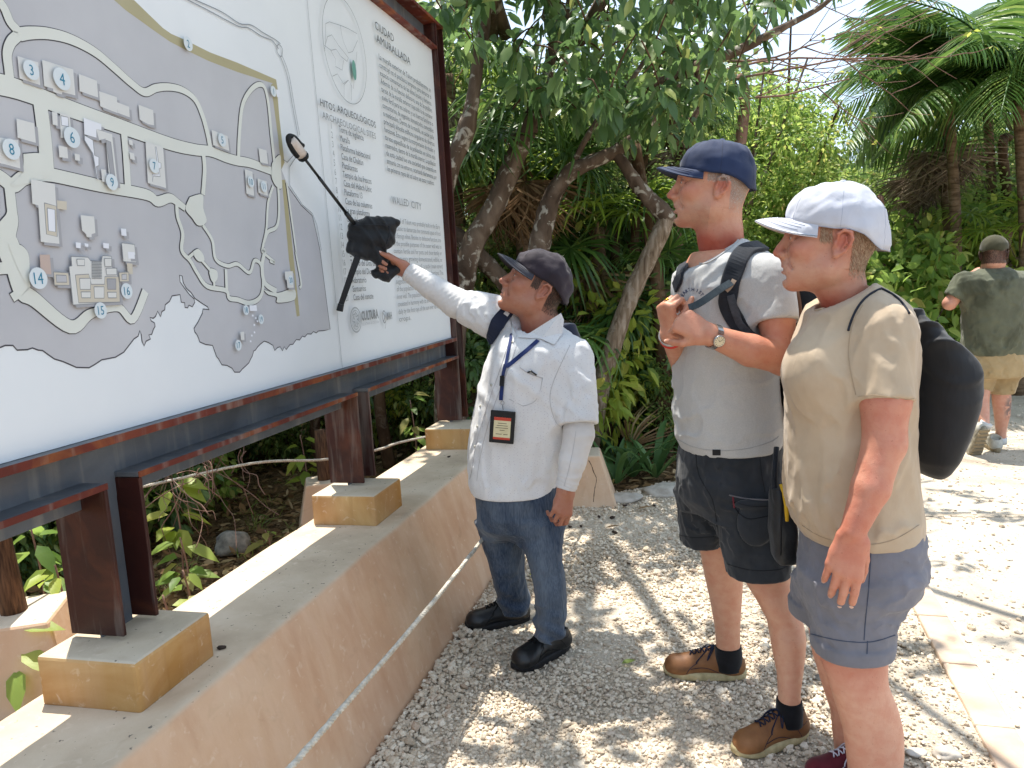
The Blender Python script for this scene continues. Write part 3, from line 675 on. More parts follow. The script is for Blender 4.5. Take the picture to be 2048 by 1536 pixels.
bld(C1((293, 660), (325, 668), (327, 745), (298, 738))); bld(C1((340, 670), (398, 682), (405, 758), (395, 820), (345, 815)), 'pad', True); bld(C1((345, 685), (388, 695), (392, 750), (350, 742)), 'pad2', False, True)
bld(C1((480, 697), (585, 735), (585, 770), (555, 765), (556, 815), (485, 795)), 'pad2'); bld(C1((555, 765), (648, 795), (682, 1095), (590, 1075), (583, 1000), (612, 1005), (615, 1035), (630, 1040), (610, 820), (572, 830))); bld(C1((485, 800), (535, 830), (545, 920), (570, 930), (570, 980), (555, 985), (565, 1055), (585, 1065), (560, 1060), (535, 910), (485, 830)), 'pad2', False, True)
bld(C1((612, 830), (640, 840), (665, 1050), (640, 1045)), 'shade', False, True)
bld(C1((330, 860), (382, 872), (387, 938), (335, 930))); bld(C1((425, 908), (455, 915), (457, 952), (428, 948)))
bld(C1((165, 1060), (308, 1090), (315, 1215), (335, 1442), (225, 1430), (210, 1215), (175, 1205))); bld(C1((245, 1200), (318, 1220), (322, 1400), (258, 1385)), 'beige', False, True); bld(C1((262, 1230), (308, 1240), (312, 1372), (270, 1365)), 'pad2', False, True); bld(C1((320, 1185), (378, 1192), (378, 1242), (322, 1235)), 'beige', False)
bld(C1((460, 1273), (540, 1280), (547, 1378), (525, 1385), (525, 1402), (495, 1402), (493, 1385), (468, 1362)))
for q in ((430, 1432, 460, 1468), (482, 1438, 505, 1460), (592, 1436, 627, 1470)): bld(C1((q[0], q[1]), (q[2], q[1]+4), (q[2], q[3]), (q[0]+3, q[3]-3)), 'pad2')
bld(C4((698, 110), (728, 113), (732, 155), (702, 152)), 'pad2'); bld(C4((702, 195), (778, 205), (790, 312), (712, 305)), 'pad', True, True); bld(C4((738, 248), (778, 250), (780, 290), (742, 288)), 'pad2', True); bld(C4((732, 315), (765, 318), (768, 380), (738, 378)), 'beige', False)
bld(C4((215, 265), (275, 265), (285, 382), (222, 375)), 'pink'); bld(C4((297, 367), (385, 372), (392, 447), (303, 445)), 'beige', True, True); bld(C4((312, 385), (372, 388), (376, 428), (315, 428)), 'grey', False, True)
bld(C4((400, 275), (500, 280), (515, 300), (580, 305), (588, 270), (640, 275), (645, 340), (672, 345), (675, 390), (690, 395), (692, 545), (420, 562), (412, 560), (388, 335), (405, 332)), 'pad', True, True)
bld(C4((425, 385), (505, 380), (520, 440), (598, 440), (600, 395), (685, 395), (690, 545), (445, 550)), 'beige', False, True)
for q in ((450, 405, 515, 470), (535, 455, 595, 522), (458, 485, 515, 520), (612, 408, 665, 470), (615, 487, 668, 520), (432, 292, 478, 330), (605, 345, 668, 385), (595, 288, 638, 335)): bld(C4((q[0], q[1]), (q[2], q[1]), (q[2], q[3]), (q[0]+4, q[3])), 'pad' if q[0] != 612 else 'shade', False, True)
strokes('map_stairs', [(toP(C4((520, y), (580, y+1))), .002, False) for y in range(305, 405, 9)], 'thin')
bld(C4((680, 370), (738, 368), (740, 425), (685, 425)), 'beige', True, True); bld(C4((697, 382), (725, 380), (725, 412), (698, 412)), 'grey', False, True)
bld(C4((1665, 365), (1712, 362), (1718, 460), (1680, 460), (1678, 415), (1668, 412)), 'pad', True)
bld(C4((1455, 565), (1497, 563), (1499, 597), (1457, 598)), 'pad2', False); bld(C4((1400, 722), (1422, 720), (1425, 768), (1405, 770)), 'pad', True)
for (x, y) in ((1474, 625), (1492, 640), (1502, 658), (1483, 680), (1484, 724), (1468, 743), (1461, 777)): bld(C4((x-5, y-6), (x+4, y-6), (x+5, y+5), (x-4, y+5)), 'pad2', False)
bld(C1((1612, 530), (1632, 535), (1634, 575), (1617, 575)), 'pad2', False)
# ---- lettering
def textmesh(name, body, p0, size, ink, sx=1., align='LEFT', b=None, width=None, bold=0., par=None):
    cu = bpy.data.curves.new(name, 'FONT'); cu.body = body; cu.size = size; cu.align_x = align; cu.resolution_u = 2; cu.offset = bold
    tmp = bpy.data.objects.new('tmp', cu); COL.objects.link(tmp); dg = bpy.context.evaluated_depsgraph_get(); me = bpy.data.meshes.new_from_object(tmp.evaluated_get(dg))
    V = np.array([v.co[:] for v in me.vertices]); Fc = [tuple(p.vertices) for p in me.polygons]; bpy.data.objects.remove(tmp); bpy.data.curves.remove(cu); bpy.data.meshes.remove(me)
    if len(V) == 0: return None
    if width: sx = width/max(V[:, 0].max()-V[:, 0].min(), 1e-6); V[:, 0] -= V[:, 0].min()
    return V*np.array([sx, 1, 1]), Fc
def letter(name, body, uv, size, ink, uv2=None, sx=.8, align='LEFT', par=None, bold=0.):
    a, z = onsign(*uv, PB); w = None
    if uv2 is not None: w = onsign(uv2[0], uv2[1], PB)[0]-a
    r = textmesh(name, body, None, size, ink, sx, align, width=w, bold=bold)
    if r is None: return
    V, Fc = r; b = TL
    return sub(name, [sg(a+v[0], b, z+v[1]) for v in V], [f[::-1] if False else f for f in Fc], INK[ink], par or panel, sign, False)
cl = layer(4); TL = cl-.0006
def disc(uv, r, ink, b): 
    a, z = onsign(*uv, PB); P = [(a+r*math.cos(t), z+r*math.sin(t)) for t in np.linspace(0, 2*math.pi, 25)[:-1]]
    return patch('map_number_disc', P, ink, b)
def num(t, uv, r=.017):
    d = disc(uv, r, 'white', cl); a, z = onsign(*uv, PB)
    V, Fc = textmesh('n', t, None, r*1.55, 'teal', .85, 'CENTER')
    V[:, 0] -= (V[:, 0].max()+V[:, 0].min())/2; V[:, 1] -= (V[:, 1].max()+V[:, 1].min())/2
    sub('map_number', [sg(a+v[0], TL, z+v[1]) for v in V], Fc, INK['teal'], panel, sign, False)
for t, (x, y), r in (('3', (158, 418), .021), ('4', (340, 470), .025), ('6', (400, 815), .024), ('8', (40, 885), .022), ('7', (888, 983), .019), ('9', (637, 1078), .02), ('5', (1292, 830), .02), ('10', (1463, 1076), .018), ('11', (1540, 1104), .018), ('1', (1597, 542), .018), ('2', (1090, 262), .02)): num(t, (x/2.954, y/2.954), r)
for t, (x, y), r in (('14', (200, 405), .024), ('16', (725, 480), .02), ('15', (570, 595), .02), ('17', (1388, 800), .017), ('18', (1434, 592), .016), ('19', (1523, 646), .016), ('20', (1700, 415), .017)): num(t, (x/2.954, 420+y/2.954), r)
# right hand column
letter('heading', 'CIUDAD', (745, 58), .052, 'text', (783, 84)); letter('heading', 'AMURALLADA', (748, 84), .052, 'text', (816, 130))
letter('heading', 'WALLED', (779, 407), .05, 'lite', (813, 415)); letter('heading', 'CITY', (818, 416), .05, 'lite', (839, 421))
letter('heading', 'HITOS', (635, 212), .040, 'text', (664, 222)); letter('heading', 'ARQUEOLÓGICOS', (669, 224), .040, 'text', (746, 251)); letter('heading', 'ARCHAEOLOGICAL SITES', (639, 237), .038, 'lite', (746, 271))
sites = 'Torre de vigilancia|Muralla|Plataforma habitacional|Casa de Chultún|Plataformas|Templo de los frescos|Casa del Halach Uinic|Plataforma 13|Casa de las columnas|La gran plataforma|Casa del noroeste|Oratorio|Plataforma funeraria|Casas|El castillo|Templo del Dios descendente|Templo del Dios del viento|Adoratorio|Santuarios|Casa del cenote'.split('|')
a0_, z0_ = onsign(670, 263, PB); a1_, z1_ = onsign(703.5, 601, PB); an0, _ = onsign(662, 260, PB)
def letter_at(name, body, a, z, size, ink, sx=.62, width=None, bold=0., align='LEFT'):
    r = textmesh(name, body, None, size, ink, sx, align, width=width, bold=bold)
    if r: V, Fc = r; return sub(name, [sg(a+v[0], TL, z+v[1]) for v in V], Fc, INK[ink], panel, sign, False)
am = (a0_+a1_)/2
for i, t in enumerate(sites):
    z = z0_+(z1_-z0_)*i/19; letter_at('site_name', t, am, z, .037, 'text', .86); letter_at('site_number', str(i+1), am-.075, z, .037, 'lite', .8)
es = ['La muralla exterior de Tulum probablemente se', 'construyó en el posclásico temprano para demarcar el', 'espacio comunitario de las élites locales y foráneas.', 'Además de su función defensiva, una de las posibles', 'tareas de la muralla exterior haya sido la de contener', 'suelo fértil para los solares y sus huertos familiares o', 'comunitarios, de vegetales domesticados, comestibles', 'o medicinales. Dentro de la muralla, un sacbé (calle', 'principal) alineaba edificios singulares de diversas', 'funciones. Esto sugiere la incorporación de rituales y', 'tareas específicas de la población en sitios más', 'reservados, dentro de la muralla interior. La población', 'de esta ciudad fue una sociedad que coexistía en', 'armonía con su entorno, acariciada diariamente por', 'los primeros rayos del sol sobre sus casas y cultivos.']
en = ['The wall of Tulum was probably built in the Early', 'Postclassic to demarcate the communal space of local', 'and foreign elites. Besides its defensive function, one', 'of the possible purposes of the outer wall was to', 'contain fertile soil for pots and their family or', 'community growing domesticated, edible, or', 'medicinal. Inside the wall, a sacbé (main street)', 'aligned singular buildings of various functions. This', 'suggests the incorporation of rituals and specific tasks', 'of the population in more reserved places, within the', 'inner wall. The population of this city was a society that', 'coexisted in harmony with its environment, caressed', 'daily by the first rays of the sun over its houses and', 'crops.']
a2, z2 = onsign(752, 118, PB); a3, z3 = onsign(771, 343, PB); aR = 4.19; aL = (a2+a3)/2
for i, t in enumerate(es): letter_at('paragraph_line', t, aL, z2+(z3-z2)*i/14, .036, 'text', width=(aR-aL)*(1 if i < 14 else .93))
_, z4 = onsign(795, 447, PB); a5, z5 = onsign(797, 643, PB)
for i, t in enumerate(en): letter_at('paragraph_line', t, aL, z4+(z5-z4)*i/13, .035, 'lite', width=(aR-aL) if i < 13 else .16)
# round locator map above the list
ca, cz = onsign(683, 103, PB); ea, et = onsign(722, 115, PB)[0]-ca, onsign(683, 2, PB)[1]-cz
rz_ = (onsign(683, 0, PB)[1]-onsign(690, 205, PB)[1])/2; ra_ = (onsign(726, 120, PB)[0]-onsign(641, 90, PB)[0])/2; ca, cz = (onsign(726, 120, PB)[0]+onsign(641, 90, PB)[0])/2, (onsign(683, 0, PB)[1]+onsign(690, 205, PB)[1])/2
ring = [(ca+ra_*math.cos(t), cz+rz_*math.sin(t)) for t in np.linspace(0, 2*math.pi, 49)[:-1]]
q5 = lambda *p: toP([(560+x/4.042, y/4.042) for x, y in p])
strokes('locator_map', [(ring, .003, True), (q5((335, 415), (345, 350), (345, 195), (375, 180), (470, 210), (530, 235), (600, 275)), .0022, False), (q5((465, 205), (475, 280), (490, 340), (530, 430), (565, 420), (605, 330)), .0022, False), (q5((340, 375), (360, 300), (395, 285), (450, 370), (530, 470)), .0022, False), (q5((335, 370), (390, 410), (430, 400), (470, 460), (520, 500), (530, 470)), .0022, False), (q5((385, 410), (425, 480), (425, 540), (480, 570), (490, 490)), .0022, False), (q5((400, 620), (440, 600), (490, 680), (530, 650), (570, 720), (600, 420)), .0022, False), (q5((495, 790), (495, 690), (530, 650)), .0022, False), (q5((555, 815), (555, 690)), .0022, False)], 'thin')
ga, gz = onsign(560+578/4.042, 570/4.042, PB); patch('locator_spot', [(ga+.02*math.cos(t), gz+.042*math.sin(t)) for t in np.linspace(0, 6.28, 17)[:-1]], 'green')
# emblems at the foot: round seal, CULTURA, INAH
sa, sz_ = onsign(706, 640, PB)
strokes('seal_ring', [([(sa+.052*math.cos(t), sz_+.052*math.sin(t)) for t in np.linspace(0, 6.28, 33)[:-1]], .006, True), ([(sa+.04*math.cos(t), sz_+.04*math.sin(t)) for t in np.linspace(0, 6.28, 33)[:-1]], .003, True)] + [([(sa+.026*math.cos(t), sz_+.026*math.sin(t)), (sa+.033*math.cos(t+.6), sz_+.033*math.sin(t+.6)), (sa+.012*math.cos(t+1.2), sz_+.014*math.sin(t+1.2))], .007, False) for t in np.linspace(0, 6.28, 8)[:-1]], 'pale')
letter('emblem_word', 'CULTURA', (718, 641), .055, 'lite', (752, 636), bold=.0022); letter('emblem_word', 'SECRETARÍA DE CULTURA', (719, 651.5), .016, 'pale', (753, 647))
ia, iz = onsign(763, 634, PB)
strokes('emblem_glyph', [([(ia+.02*math.cos(t), iz+.028*math.sin(t)) for t in np.linspace(.6, 5.6, 14)], .005, False), ([(ia-.012, iz-.02), (ia+.008, iz), (ia-.01, iz+.02)], .005, False), ([(ia+.014, iz-.03), (ia, iz-.055)], .003, False)], 'lite')
letter('emblem_word', 'INAH', (769, 639), .044, 'lite', (779, 637), bold=.002)
# ================================================================ people: shared builders
def skinmat(name):
    n = NT(name); a = n.n('ShaderNodeVertexColor'); a.layer_name = 'Col'; co = n.co()
    c = n.mix(n.ramp(n.noise(34, co, 6, .3), [(.38, (0, 0, 0)), (.68, (.5, .5, .5))]), a.outputs['Color'], n.mix(1., a.outputs['Color'], (.86, .60, .55), 'MULTIPLY'))
    c = n.mix(n.ramp(n.noise(11, co, 4, .3), [(.45, (0, 0, 0)), (.7, (.35, .35, .35))]), c, n.mix(1., c, (1., .90, .80), 'MULTIPLY'))
    c = n.mix(n.ramp(n.noise(170, co, 2), [(.67, (0, 0, 0)), (.74, (.45, .45, .45))]), c, n.mix(1., c, (.5, .38, .33), 'MULTIPLY'))
    bp = n.bump(n.noise(480, co, 3), .35, .0014); bp = n.bump(n.noise(75, co, 5, .6), .3, .004, bp)
    return n.fin(c, n.ramp(n.noise(24, co, 4), [(.3, (.38,)*3), (.7, (.56,)*3)]), bp, .4, Subsurface_Weight=.05, Subsurface_Scale=.008)
SKIN = skinmat('skin')
def frame(fwd, upish=(0, 0, 1)):
    x = np.array(fwd, float); x /= np.linalg.norm(x); y = np.cross(upish, x); y /= np.linalg.norm(y); z = np.cross(x, y); return np.stack([x, y, z], 1)
class Person:
    def __init__(s, label, loc, skin, red):
        s.root = thing('person', label, 'person', loc=loc); s.skin = np.array(lin(skin)[:3]); s.red = np.array(lin(red)[:3]); s.parts = []; s.cols = []
    def addskin(s, V, Fc, C=None, base=None):
        s.parts.append((V, Fc))
        if C is None:
            C = np.tile(s.skin if base is None else np.array(lin(base)[:3]), (len(V), 1)); t = np.clip((.4 if base is None else .12)+.45*vnoise(V[:, 0], V[:, 1], V[:, 2], 9, 3), 0, 1)[:, None]; C = C*(1-t*.6)+s.red*t*.6
        s.cols.append(C)
    def core(s, lofts, chains, h=.011):
        """the body under the clothes, joining neck, shoulders, arms and legs"""
        A = np.array([r for L in lofts for r in L]+[(p[2], p[0], p[1], .06, .06) for c, _ in chains for p in c]); lo = np.array([(A[:, 1]-A[:, 3]).min(), (A[:, 2]-A[:, 4]).min(), A[:, 0].min()])-.05; hi = np.array([(A[:, 1]+A[:, 3]).max(), (A[:, 2]+A[:, 4]).max(), A[:, 0].max()])+.05
        g = SDF(lo, hi, h)
        for L in lofts: g.loft([(z, x, y, w*.8, d*.8) for z, x, y, w, d in L], .03)
        for c, r in chains: g.chain([np.array(p) for p in c], r, .02)
        s.addskin(*g.mesh(1))
    def finish(s):
        V, Fc = joinm(s.parts); o = mesh('body', V, Fc, SKIN, s.root); setcol(o, np.concatenate(s.cols)); return o
    # ---------- head, built in its own frame (x forward, y left, z up; eyes at z = 0)
    def head(s, c, R, sc=1.1, neck=None, neck_r=(.056, .062), brow='5a4638', stubble=0., chin=1., nose=1., lipc='a8584e', jowl=0., h=.0026, smile=0.):
        T = lambda P: np.asarray(P)*sc @ R.T + c; I = lambda p: (np.asarray(p)-c) @ R / sc
        s.T = T; s.Ih = I; s.hR = R; s.hc = c; s.hs = sc
        nb = [I(p) for p in neck]
        lo = np.minimum([-.13, -.105, -.13], np.min(nb, 0)-.075); hi = np.array([.15, .105, .14]); hi = np.maximum(hi, np.max(nb, 0)+.02)
        g = SDF(lo, hi, h)
        g.ell((-.010, 0, .028), (.098, .074, .087)); g.ell((.030, 0, .035), (.064, .060, .060), .03); g.ell((.034, 0, -.030), (.060, .057, .075), .03)
        g.ell((.036, 0, -.078), (.052, .046+jowl, .042), .03); g.ell((.078, 0, -.104), (.022*chin, .024, .019), .026); g.ell((.0, .046, -.070), .024, .04); g.ell((.0, -.046, -.070), .024, .04)
        for sg_ in (1, -1):
            g.ell((.064, sg_*.042, -.026), (.024, .022, .020), .026); g.ell((.088, sg_*.024, .019), (.014, .026, .009), .016)
            g.ell((.103, sg_*.031, -.003), (.016, .019, .014), .018, 's')
        g.ell((.072, 0, -.070), (.027, .036, .031), .022)
        # nose
        g.cone((.090, 0, .010), (.110*1.0, 0, -.022), .0085, .0095, .014); g.ell((.115*nose+.0, 0, -.036), (.0135, .0115, .0105), .012)
        for sg_ in (1, -1): g.ell((.103, sg_*.0125, -.041), (.011, .0075, .008), .008); g.ell((.110, sg_*.0068, -.0475), (.0055, .0032, .004), .004, 's')
        g.cone((.104, 0, -.046), (.097, 0, -.060), .006, .007, .008)
        # lips
        g.cone((.0945, -.016, -.0685), (.0945, .016, -.0685), .0055, .0055, .006); g.ell((.0968, 0, -.0665), (.0065, .014, .0052), .006)
        g.ell((.0940, 0, -.0805), (.0085, .018, .0066), .007); g.cone((.1035, -.016, -.0738), (.1035, .016, -.0738), .0022, .0022, .004, 's'); g.ell((.098, 0, -.0925), (.010, .022, .005), .012, 's')
        for sg_ in (1, -1):
            g.cone((.0975, sg_*.012, -.0735), (.0905, sg_*.023, -.0735), .0018, .0010, .004, 's')       # mouth corner
            g.cone((.093, sg_*.022, -.047), (.080, sg_*.036, -.070), .0020, .0014, .012, 's')          # smile fold
            e = np.array((.0815, sg_*.0315, -.002)); g.ell(e, (.0135, .0155, .0120), .006)
            g.cone(e+[.0135, -sg_*.011, -.001], e+[.009, sg_*.012, .0005], .0030, .0020, .003, 's')    # eye slit
            g.cone(e+[.004, -sg_*.012, -.013], e+[-.003, sg_*.014, -.011], .0020, .0015, .006, 's')
            if smile:
                for dz_, dx_ in ((.006, -.016), (-.001, -.019), (-.008, -.016)): g.cone(e+[-.004, sg_*.0165, dz_*.4], e+[dx_, sg_*.026, dz_], .0012, .0006, .005, 's')
            # ear: helix, bowl, lobe
            er = np.array([[.955, .0, .29], [0, 1, 0], [-.29, 0, .955]]).T; ec = np.array((-.016, sg_*.079, -.012)); q = lambda x, y, z: ec + er @ np.array((x, sg_*y, z))
            g.ell(ec+[0, -sg_*.004, 0], (.017, .007, .029), .008, 'u', er); g.ell(q(.002, .008, .002), (.011, .0075, .018), .004, 's', er)
            H_ = [q(.010, .0005, .006), q(.014, .004, .018), q(.006, .008, .029), q(-.008, .0095, .029), q(-.017, .010, .017), q(-.0175, .009, .002), q(-.012, .006, -.014), q(-.003, .003, -.024)]
            g.chain(H_, [.0030, .0034, .0036, .0036, .0036, .0034, .0034, .0042], .003); g.ell(q(.001, .002, -.027), (.0075, .0048, .008), .005)
            g.chain([q(-.004, .003, .018), q(-.009, .004, .006), q(-.005, .0035, -.010)], [.0022, .0028, .0026], .004); g.ell(q(.011, .0015, -.004), (.0038, .003, .0065), .004)
        if smile: g.ell((.1005, 0, -.0738), (.013, .0165, .0036*smile), .003, 's')
        # neck
        g.chain([np.array(p) for p in nb], [r/sc for r in np.interp(np.linspace(0, 1, len(nb)), [0, 1], neck_r)], .035)
        V, Fc = g.mesh(1); x, y, z = V.T
        s.headV, s.headF = V, Fc
        # pigment
        C = np.tile(s.skin, (len(V), 1)); ay = np.abs(y)
        def blend(m, col, k=1.):
            m = np.clip(m, 0, 1)[:, None]*k; C[:] = C*(1-m)+np.array(lin(col)[:3])*m
        G = lambda p, r: np.exp(-(((x-p[0])/r)**2+((ay-p[1])/r)**2+((z-p[2])/r)**2))
        redc = s.red
        m = np.clip(G((.118, 0, -.036), .018)*.9+G((.072, .05, -.03), .03)*.55+G((-.02, .085, -.01), .035)*.7+np.clip((-.10-z)/.06, 0, 1)*1.0*(x < .09)+G((.1, 0, .03), .04)*.25+.25*vnoise(x, y, z, 70, 5), 0, 1)[:, None]; C[:] = C*(1-m)+redc*m
        blend(np.exp(-((z+.0735)/.0085)**4)*np.exp(-(ay/.019)**4)*(x > .088), lipc, .65)
        blend(np.exp(-((z+.0738)/.0018)**2)*np.exp(-(ay/.024)**6)*(x > .085), '4a221c', .8)
        blend(np.exp(-((z-.0175-.004*np.cos(ay*90))/.0042)**2)*((ay > .010) & (ay < .046))*(x > .06)*(.6+.4*vnoise(x, y, z, 900, 2)), brow, .75)
        blend(np.exp(-(((ay-.0315)/.0165)**4+((z-.0035)/.0022)**2))*(x > .075), '3a241c', .55)
        if stubble: blend(np.clip(1.4*np.exp(-((z+.085)/.04)**2)*(x > .005)*(1-np.exp(-((z+.03)/.03)**2)*.9), 0, 1)*(.65+.35*vnoise(x, y, z, 1300, 9)), '57504c', stubble)
        s.headC = C
        s.hi = len(s.cols); s.addskin(T(V), Fc, C)
        if smile:
            mb = MB(); mb.tube([(.0855+.007*math.cos(t*1.2), .016*math.sin(t), -.0715) for t in np.linspace(-1, 1, 9)], .0032, 6); mesh('teeth', T(np.array(mb.V)), mb.F, simple('teeth', 'b9aa98', rough=.3), s.root)
        # eyes
        for sg_ in (1, -1):
            e = np.array((.0812, sg_*.0315, -.0022)); bm = bmesh.new(); bmesh.ops.create_uvsphere(bm, u_segments=16, v_segments=12, radius=.0118)
            Ve = np.array([v.co[:] for v in bm.verts]); Fe = [[v.index for v in f.verts] for f in bm.faces]; bm.free(); Ve = Ve[:, [2, 0, 1]]
            mi = [1 if np.mean(Ve[f, 0]) > .0104 else 0 for f in Fe]
            mesh('eye', T(Ve+e), Fe, None, s.root, True, [simple('eye_white', 'cfc4bb', rough=.25, spec=.6), simple('eye_iris', '2b221d', rough=.15, spec=.6)], mi)
        return g
    def hair(s, mask, col1, col2, n=3500, ln=.010, lift=.35, down=(-.35, 0, -1)):
        V = s.headV; tri = s.headF; cen = V[tri].mean(1); nrm = np.cross(V[tri[:, 2]]-V[tri[:, 0]], V[tri[:, 3]]-V[tri[:, 1]]); nrm /= np.linalg.norm(nrm, axis=1)[:, None]+1e-9
        w = mask(cen[:, 0], cen[:, 1], cen[:, 2]); ids = np.nonzero(w > 0)[0]; pr = w[ids]/w[ids].sum(); pick = rng.choice(ids, n, p=pr)
        r = rng.uniform(0, 1, (n, 2)); P = V[tri[pick, 0]]*(1-r[:, :1])+V[tri[pick, 1]]*r[:, :1]; P = P*.5+.5*(V[tri[pick, 2]]*r[:, 1:]+V[tri[pick, 3]]*(1-r[:, 1:]))
        d = np.array(down, float)[None]+rng.normal(0, .28, (n, 3)); N = nrm[pick]; d = d-N*(d*N).sum(1)[:, None]; d /= np.linalg.norm(d, axis=1)[:, None]; d = d+N*lift*rng.uniform(.3, 1, (n, 1))
        L = ln*rng.uniform(.6, 1.25, (n, 1)); sd = np.cross(d, N); sd /= np.linalg.norm(sd, axis=1)[:, None]+1e-9
        wd_ = .00055; A = P-sd*wd_-N*.0008; B = P+sd*wd_-N*.0008; Cc = P+d*L*.6+sd*wd_*.8; D = P+d*L*.6-sd*wd_*.8; E = P+d*L-N*L*.08
        Vh = np.stack([A, B, Cc, D, E], 1).reshape(-1, 3); k = np.arange(n)*5; Fh = np.concatenate([np.stack([k, k+1, k+2], 1), np.stack([k, k+2, k+3], 1), np.stack([k+3, k+2, k+4], 1)])
        nm = NT('hair_'+col1); g = nm.n('ShaderNodeNewGeometry'); hm = nm.fin(nm.ramp(g.outputs['Random Per Island'], [(0, col1), (1, col2)]), .5, None, .4)
        # scalp under the hair takes its colour
        m = np.clip(mask(V[:, 0], V[:, 1], V[:, 2]), 0, 1)[:, None]; s.cols[s.hi][:] = s.cols[s.hi]*(1-.75*m)+np.array(lin(col1)[:3])*.75*m
        return mesh('hair', s.T(Vh), Fh, hm, s.root, False)
    def cap(s, mat, brimmat=None, zf=.045, zs=.028, zb=-.012, top=.138, rx=.113, ry=.091, blen=.082, bdrop=.012, under=None, seam=None, wr=.0015, seed=1, bw=1.15, strap=True):
        T = s.T; nT, nS = 72, 18; V = []; x0 = -.010
        for j in range(nS+1):
            ph = (j/nS)*math.pi/2
            for i in range(nT):
                th = 2*math.pi*i/nT; c, q = math.cos(th), math.sin(th)
                z0 = (zf if c > 0 else zb)*c*c + zs*q*q
                if strap and c < -.80: z0 += .022*((-c-.80)/.2)**1.0
                rr = math.cos(ph)**.86 if j < nS else 0.0; zz = z0+(top-z0)*math.sin(ph)**.98
                fl = 1+.03*math.sin(ph*2)
                p = np.array((x0+rx*c*rr*fl*(1.02 if c > 0 else 1), ry*q*rr*fl, zz))
                w = wr*(mnoise.noise(Vector(p)*26+Vector((seed, 0, 0)))*1.3+.6*mnoise.noise(Vector(p)*60+Vector((seed, 3, 0)))); k = max(abs(math.sin(3*th)), 0)
                p = p*(1+w/.1*.9) + np.array((0, 0, -.0016*(1-min(k*4, 1))*math.sin(ph)))
                V.append(p)
        Fc = [(j*nT+i, j*nT+(i+1) % nT, (j+1)*nT+(i+1) % nT, (j+1)*nT+i) for j in range(nS) for i in range(nT)]
        cap_ = mesh('cap', T(V), Fc, mat, s.root); so = cap_.modifiers.new('thick', 'SOLIDIFY'); so.thickness = .0022; so.offset = 0
        # sweat band edge and seams
        rim = [V[i] for i in range(nT)]; mb = MB(); mb.tube([T(p*np.array((1.004, 1.004, 1))) for p in rim+[rim[0]]], .0014, 6)
        for k6 in range(6):
            i = int(nT*(k6+.5)/6) % nT; mb.tube([T(V[j*nT+i]*1.004) for j in range(nS)], .0010, 5)
        mb.V = [np.array(v) for v in mb.V]; sub('seam', mb.V, mb.F, seam or mat, cap_, s.root)
        bt = T(np.array((x0, 0, top+.001))); bm = bmesh.new(); bmesh.ops.create_uvsphere(bm, u_segments=12, v_segments=8, radius=.0075*s.hs); sub('button', [np.array(v.co)*[1, 1, .55]+bt for v in bm.verts], [[v.index for v in f.verts] for f in bm.faces], mat, cap_, s.root); bm.free()
        # visor
        nA, nB = 26, 9; Vb = []
        for layer_ in (0, 1):
            for b in range(nB+1):
                for a in range(nA+1):
                    u = -1+2*a/nA; th = u*bw; c, q = math.cos(th), math.sin(th); base = np.array((x0+rx*c*1.0, ry*q, zf*c*c+zs*q*q+.002))
                    ext = blen*(1-abs(u)**2.6)**.75; t = b/nB; p = base+np.array((ext*t, 0, 0)); p[2] += -3.0*(p[1]**2)*t**.8 - bdrop*t*t + .010*t - (.0028 if layer_ else 0)
                    p[1] *= 1+.03*t; Vb.append(p)
        m = nA+1; o = (nB+1)*m; Fb = []
        for b in range(nB):
            for a in range(nA):
                q = (b*m+a, b*m+a+1, (b+1)*m+a+1, (b+1)*m+a); Fb.append(q[::-1]); Fb.append(tuple(i+o for i in q))
        for a in range(nA): Fb.append((nB*m+a, nB*m+a+1, o+nB*m+a+1, o+nB*m+a))
        mi = [0 if (i % 2 == 0 or i >= 2*nB*nA) else 1 for i in range(len(Fb))]
        Vw = np.array(T(Vb))-np.array(s.root.location); me = bpy.data.meshes.new('visor'); me.from_pydata(Vw.tolist(), [], Fb)
        me.materials.append(brimmat or mat); me.materials.append(under or brimmat or mat); me.polygons.foreach_set('material_index', np.array(mi, np.int32)); me.polygons.foreach_set('use_smooth', np.ones(len(Fb), bool)); me.update()
        link(bpy.data.objects.new('visor', me), cap_)
        mb = MB()
        for k in (3, 5, 7): mb.tube([T(np.array(Vb[k*m+a])*1.0+np.array((0, 0, .0006))) for a in range(2, nA-1)], .0005, 4)
        sub('stitching', mb.V, mb.F, seam or mat, cap_, s.root)
        return cap_
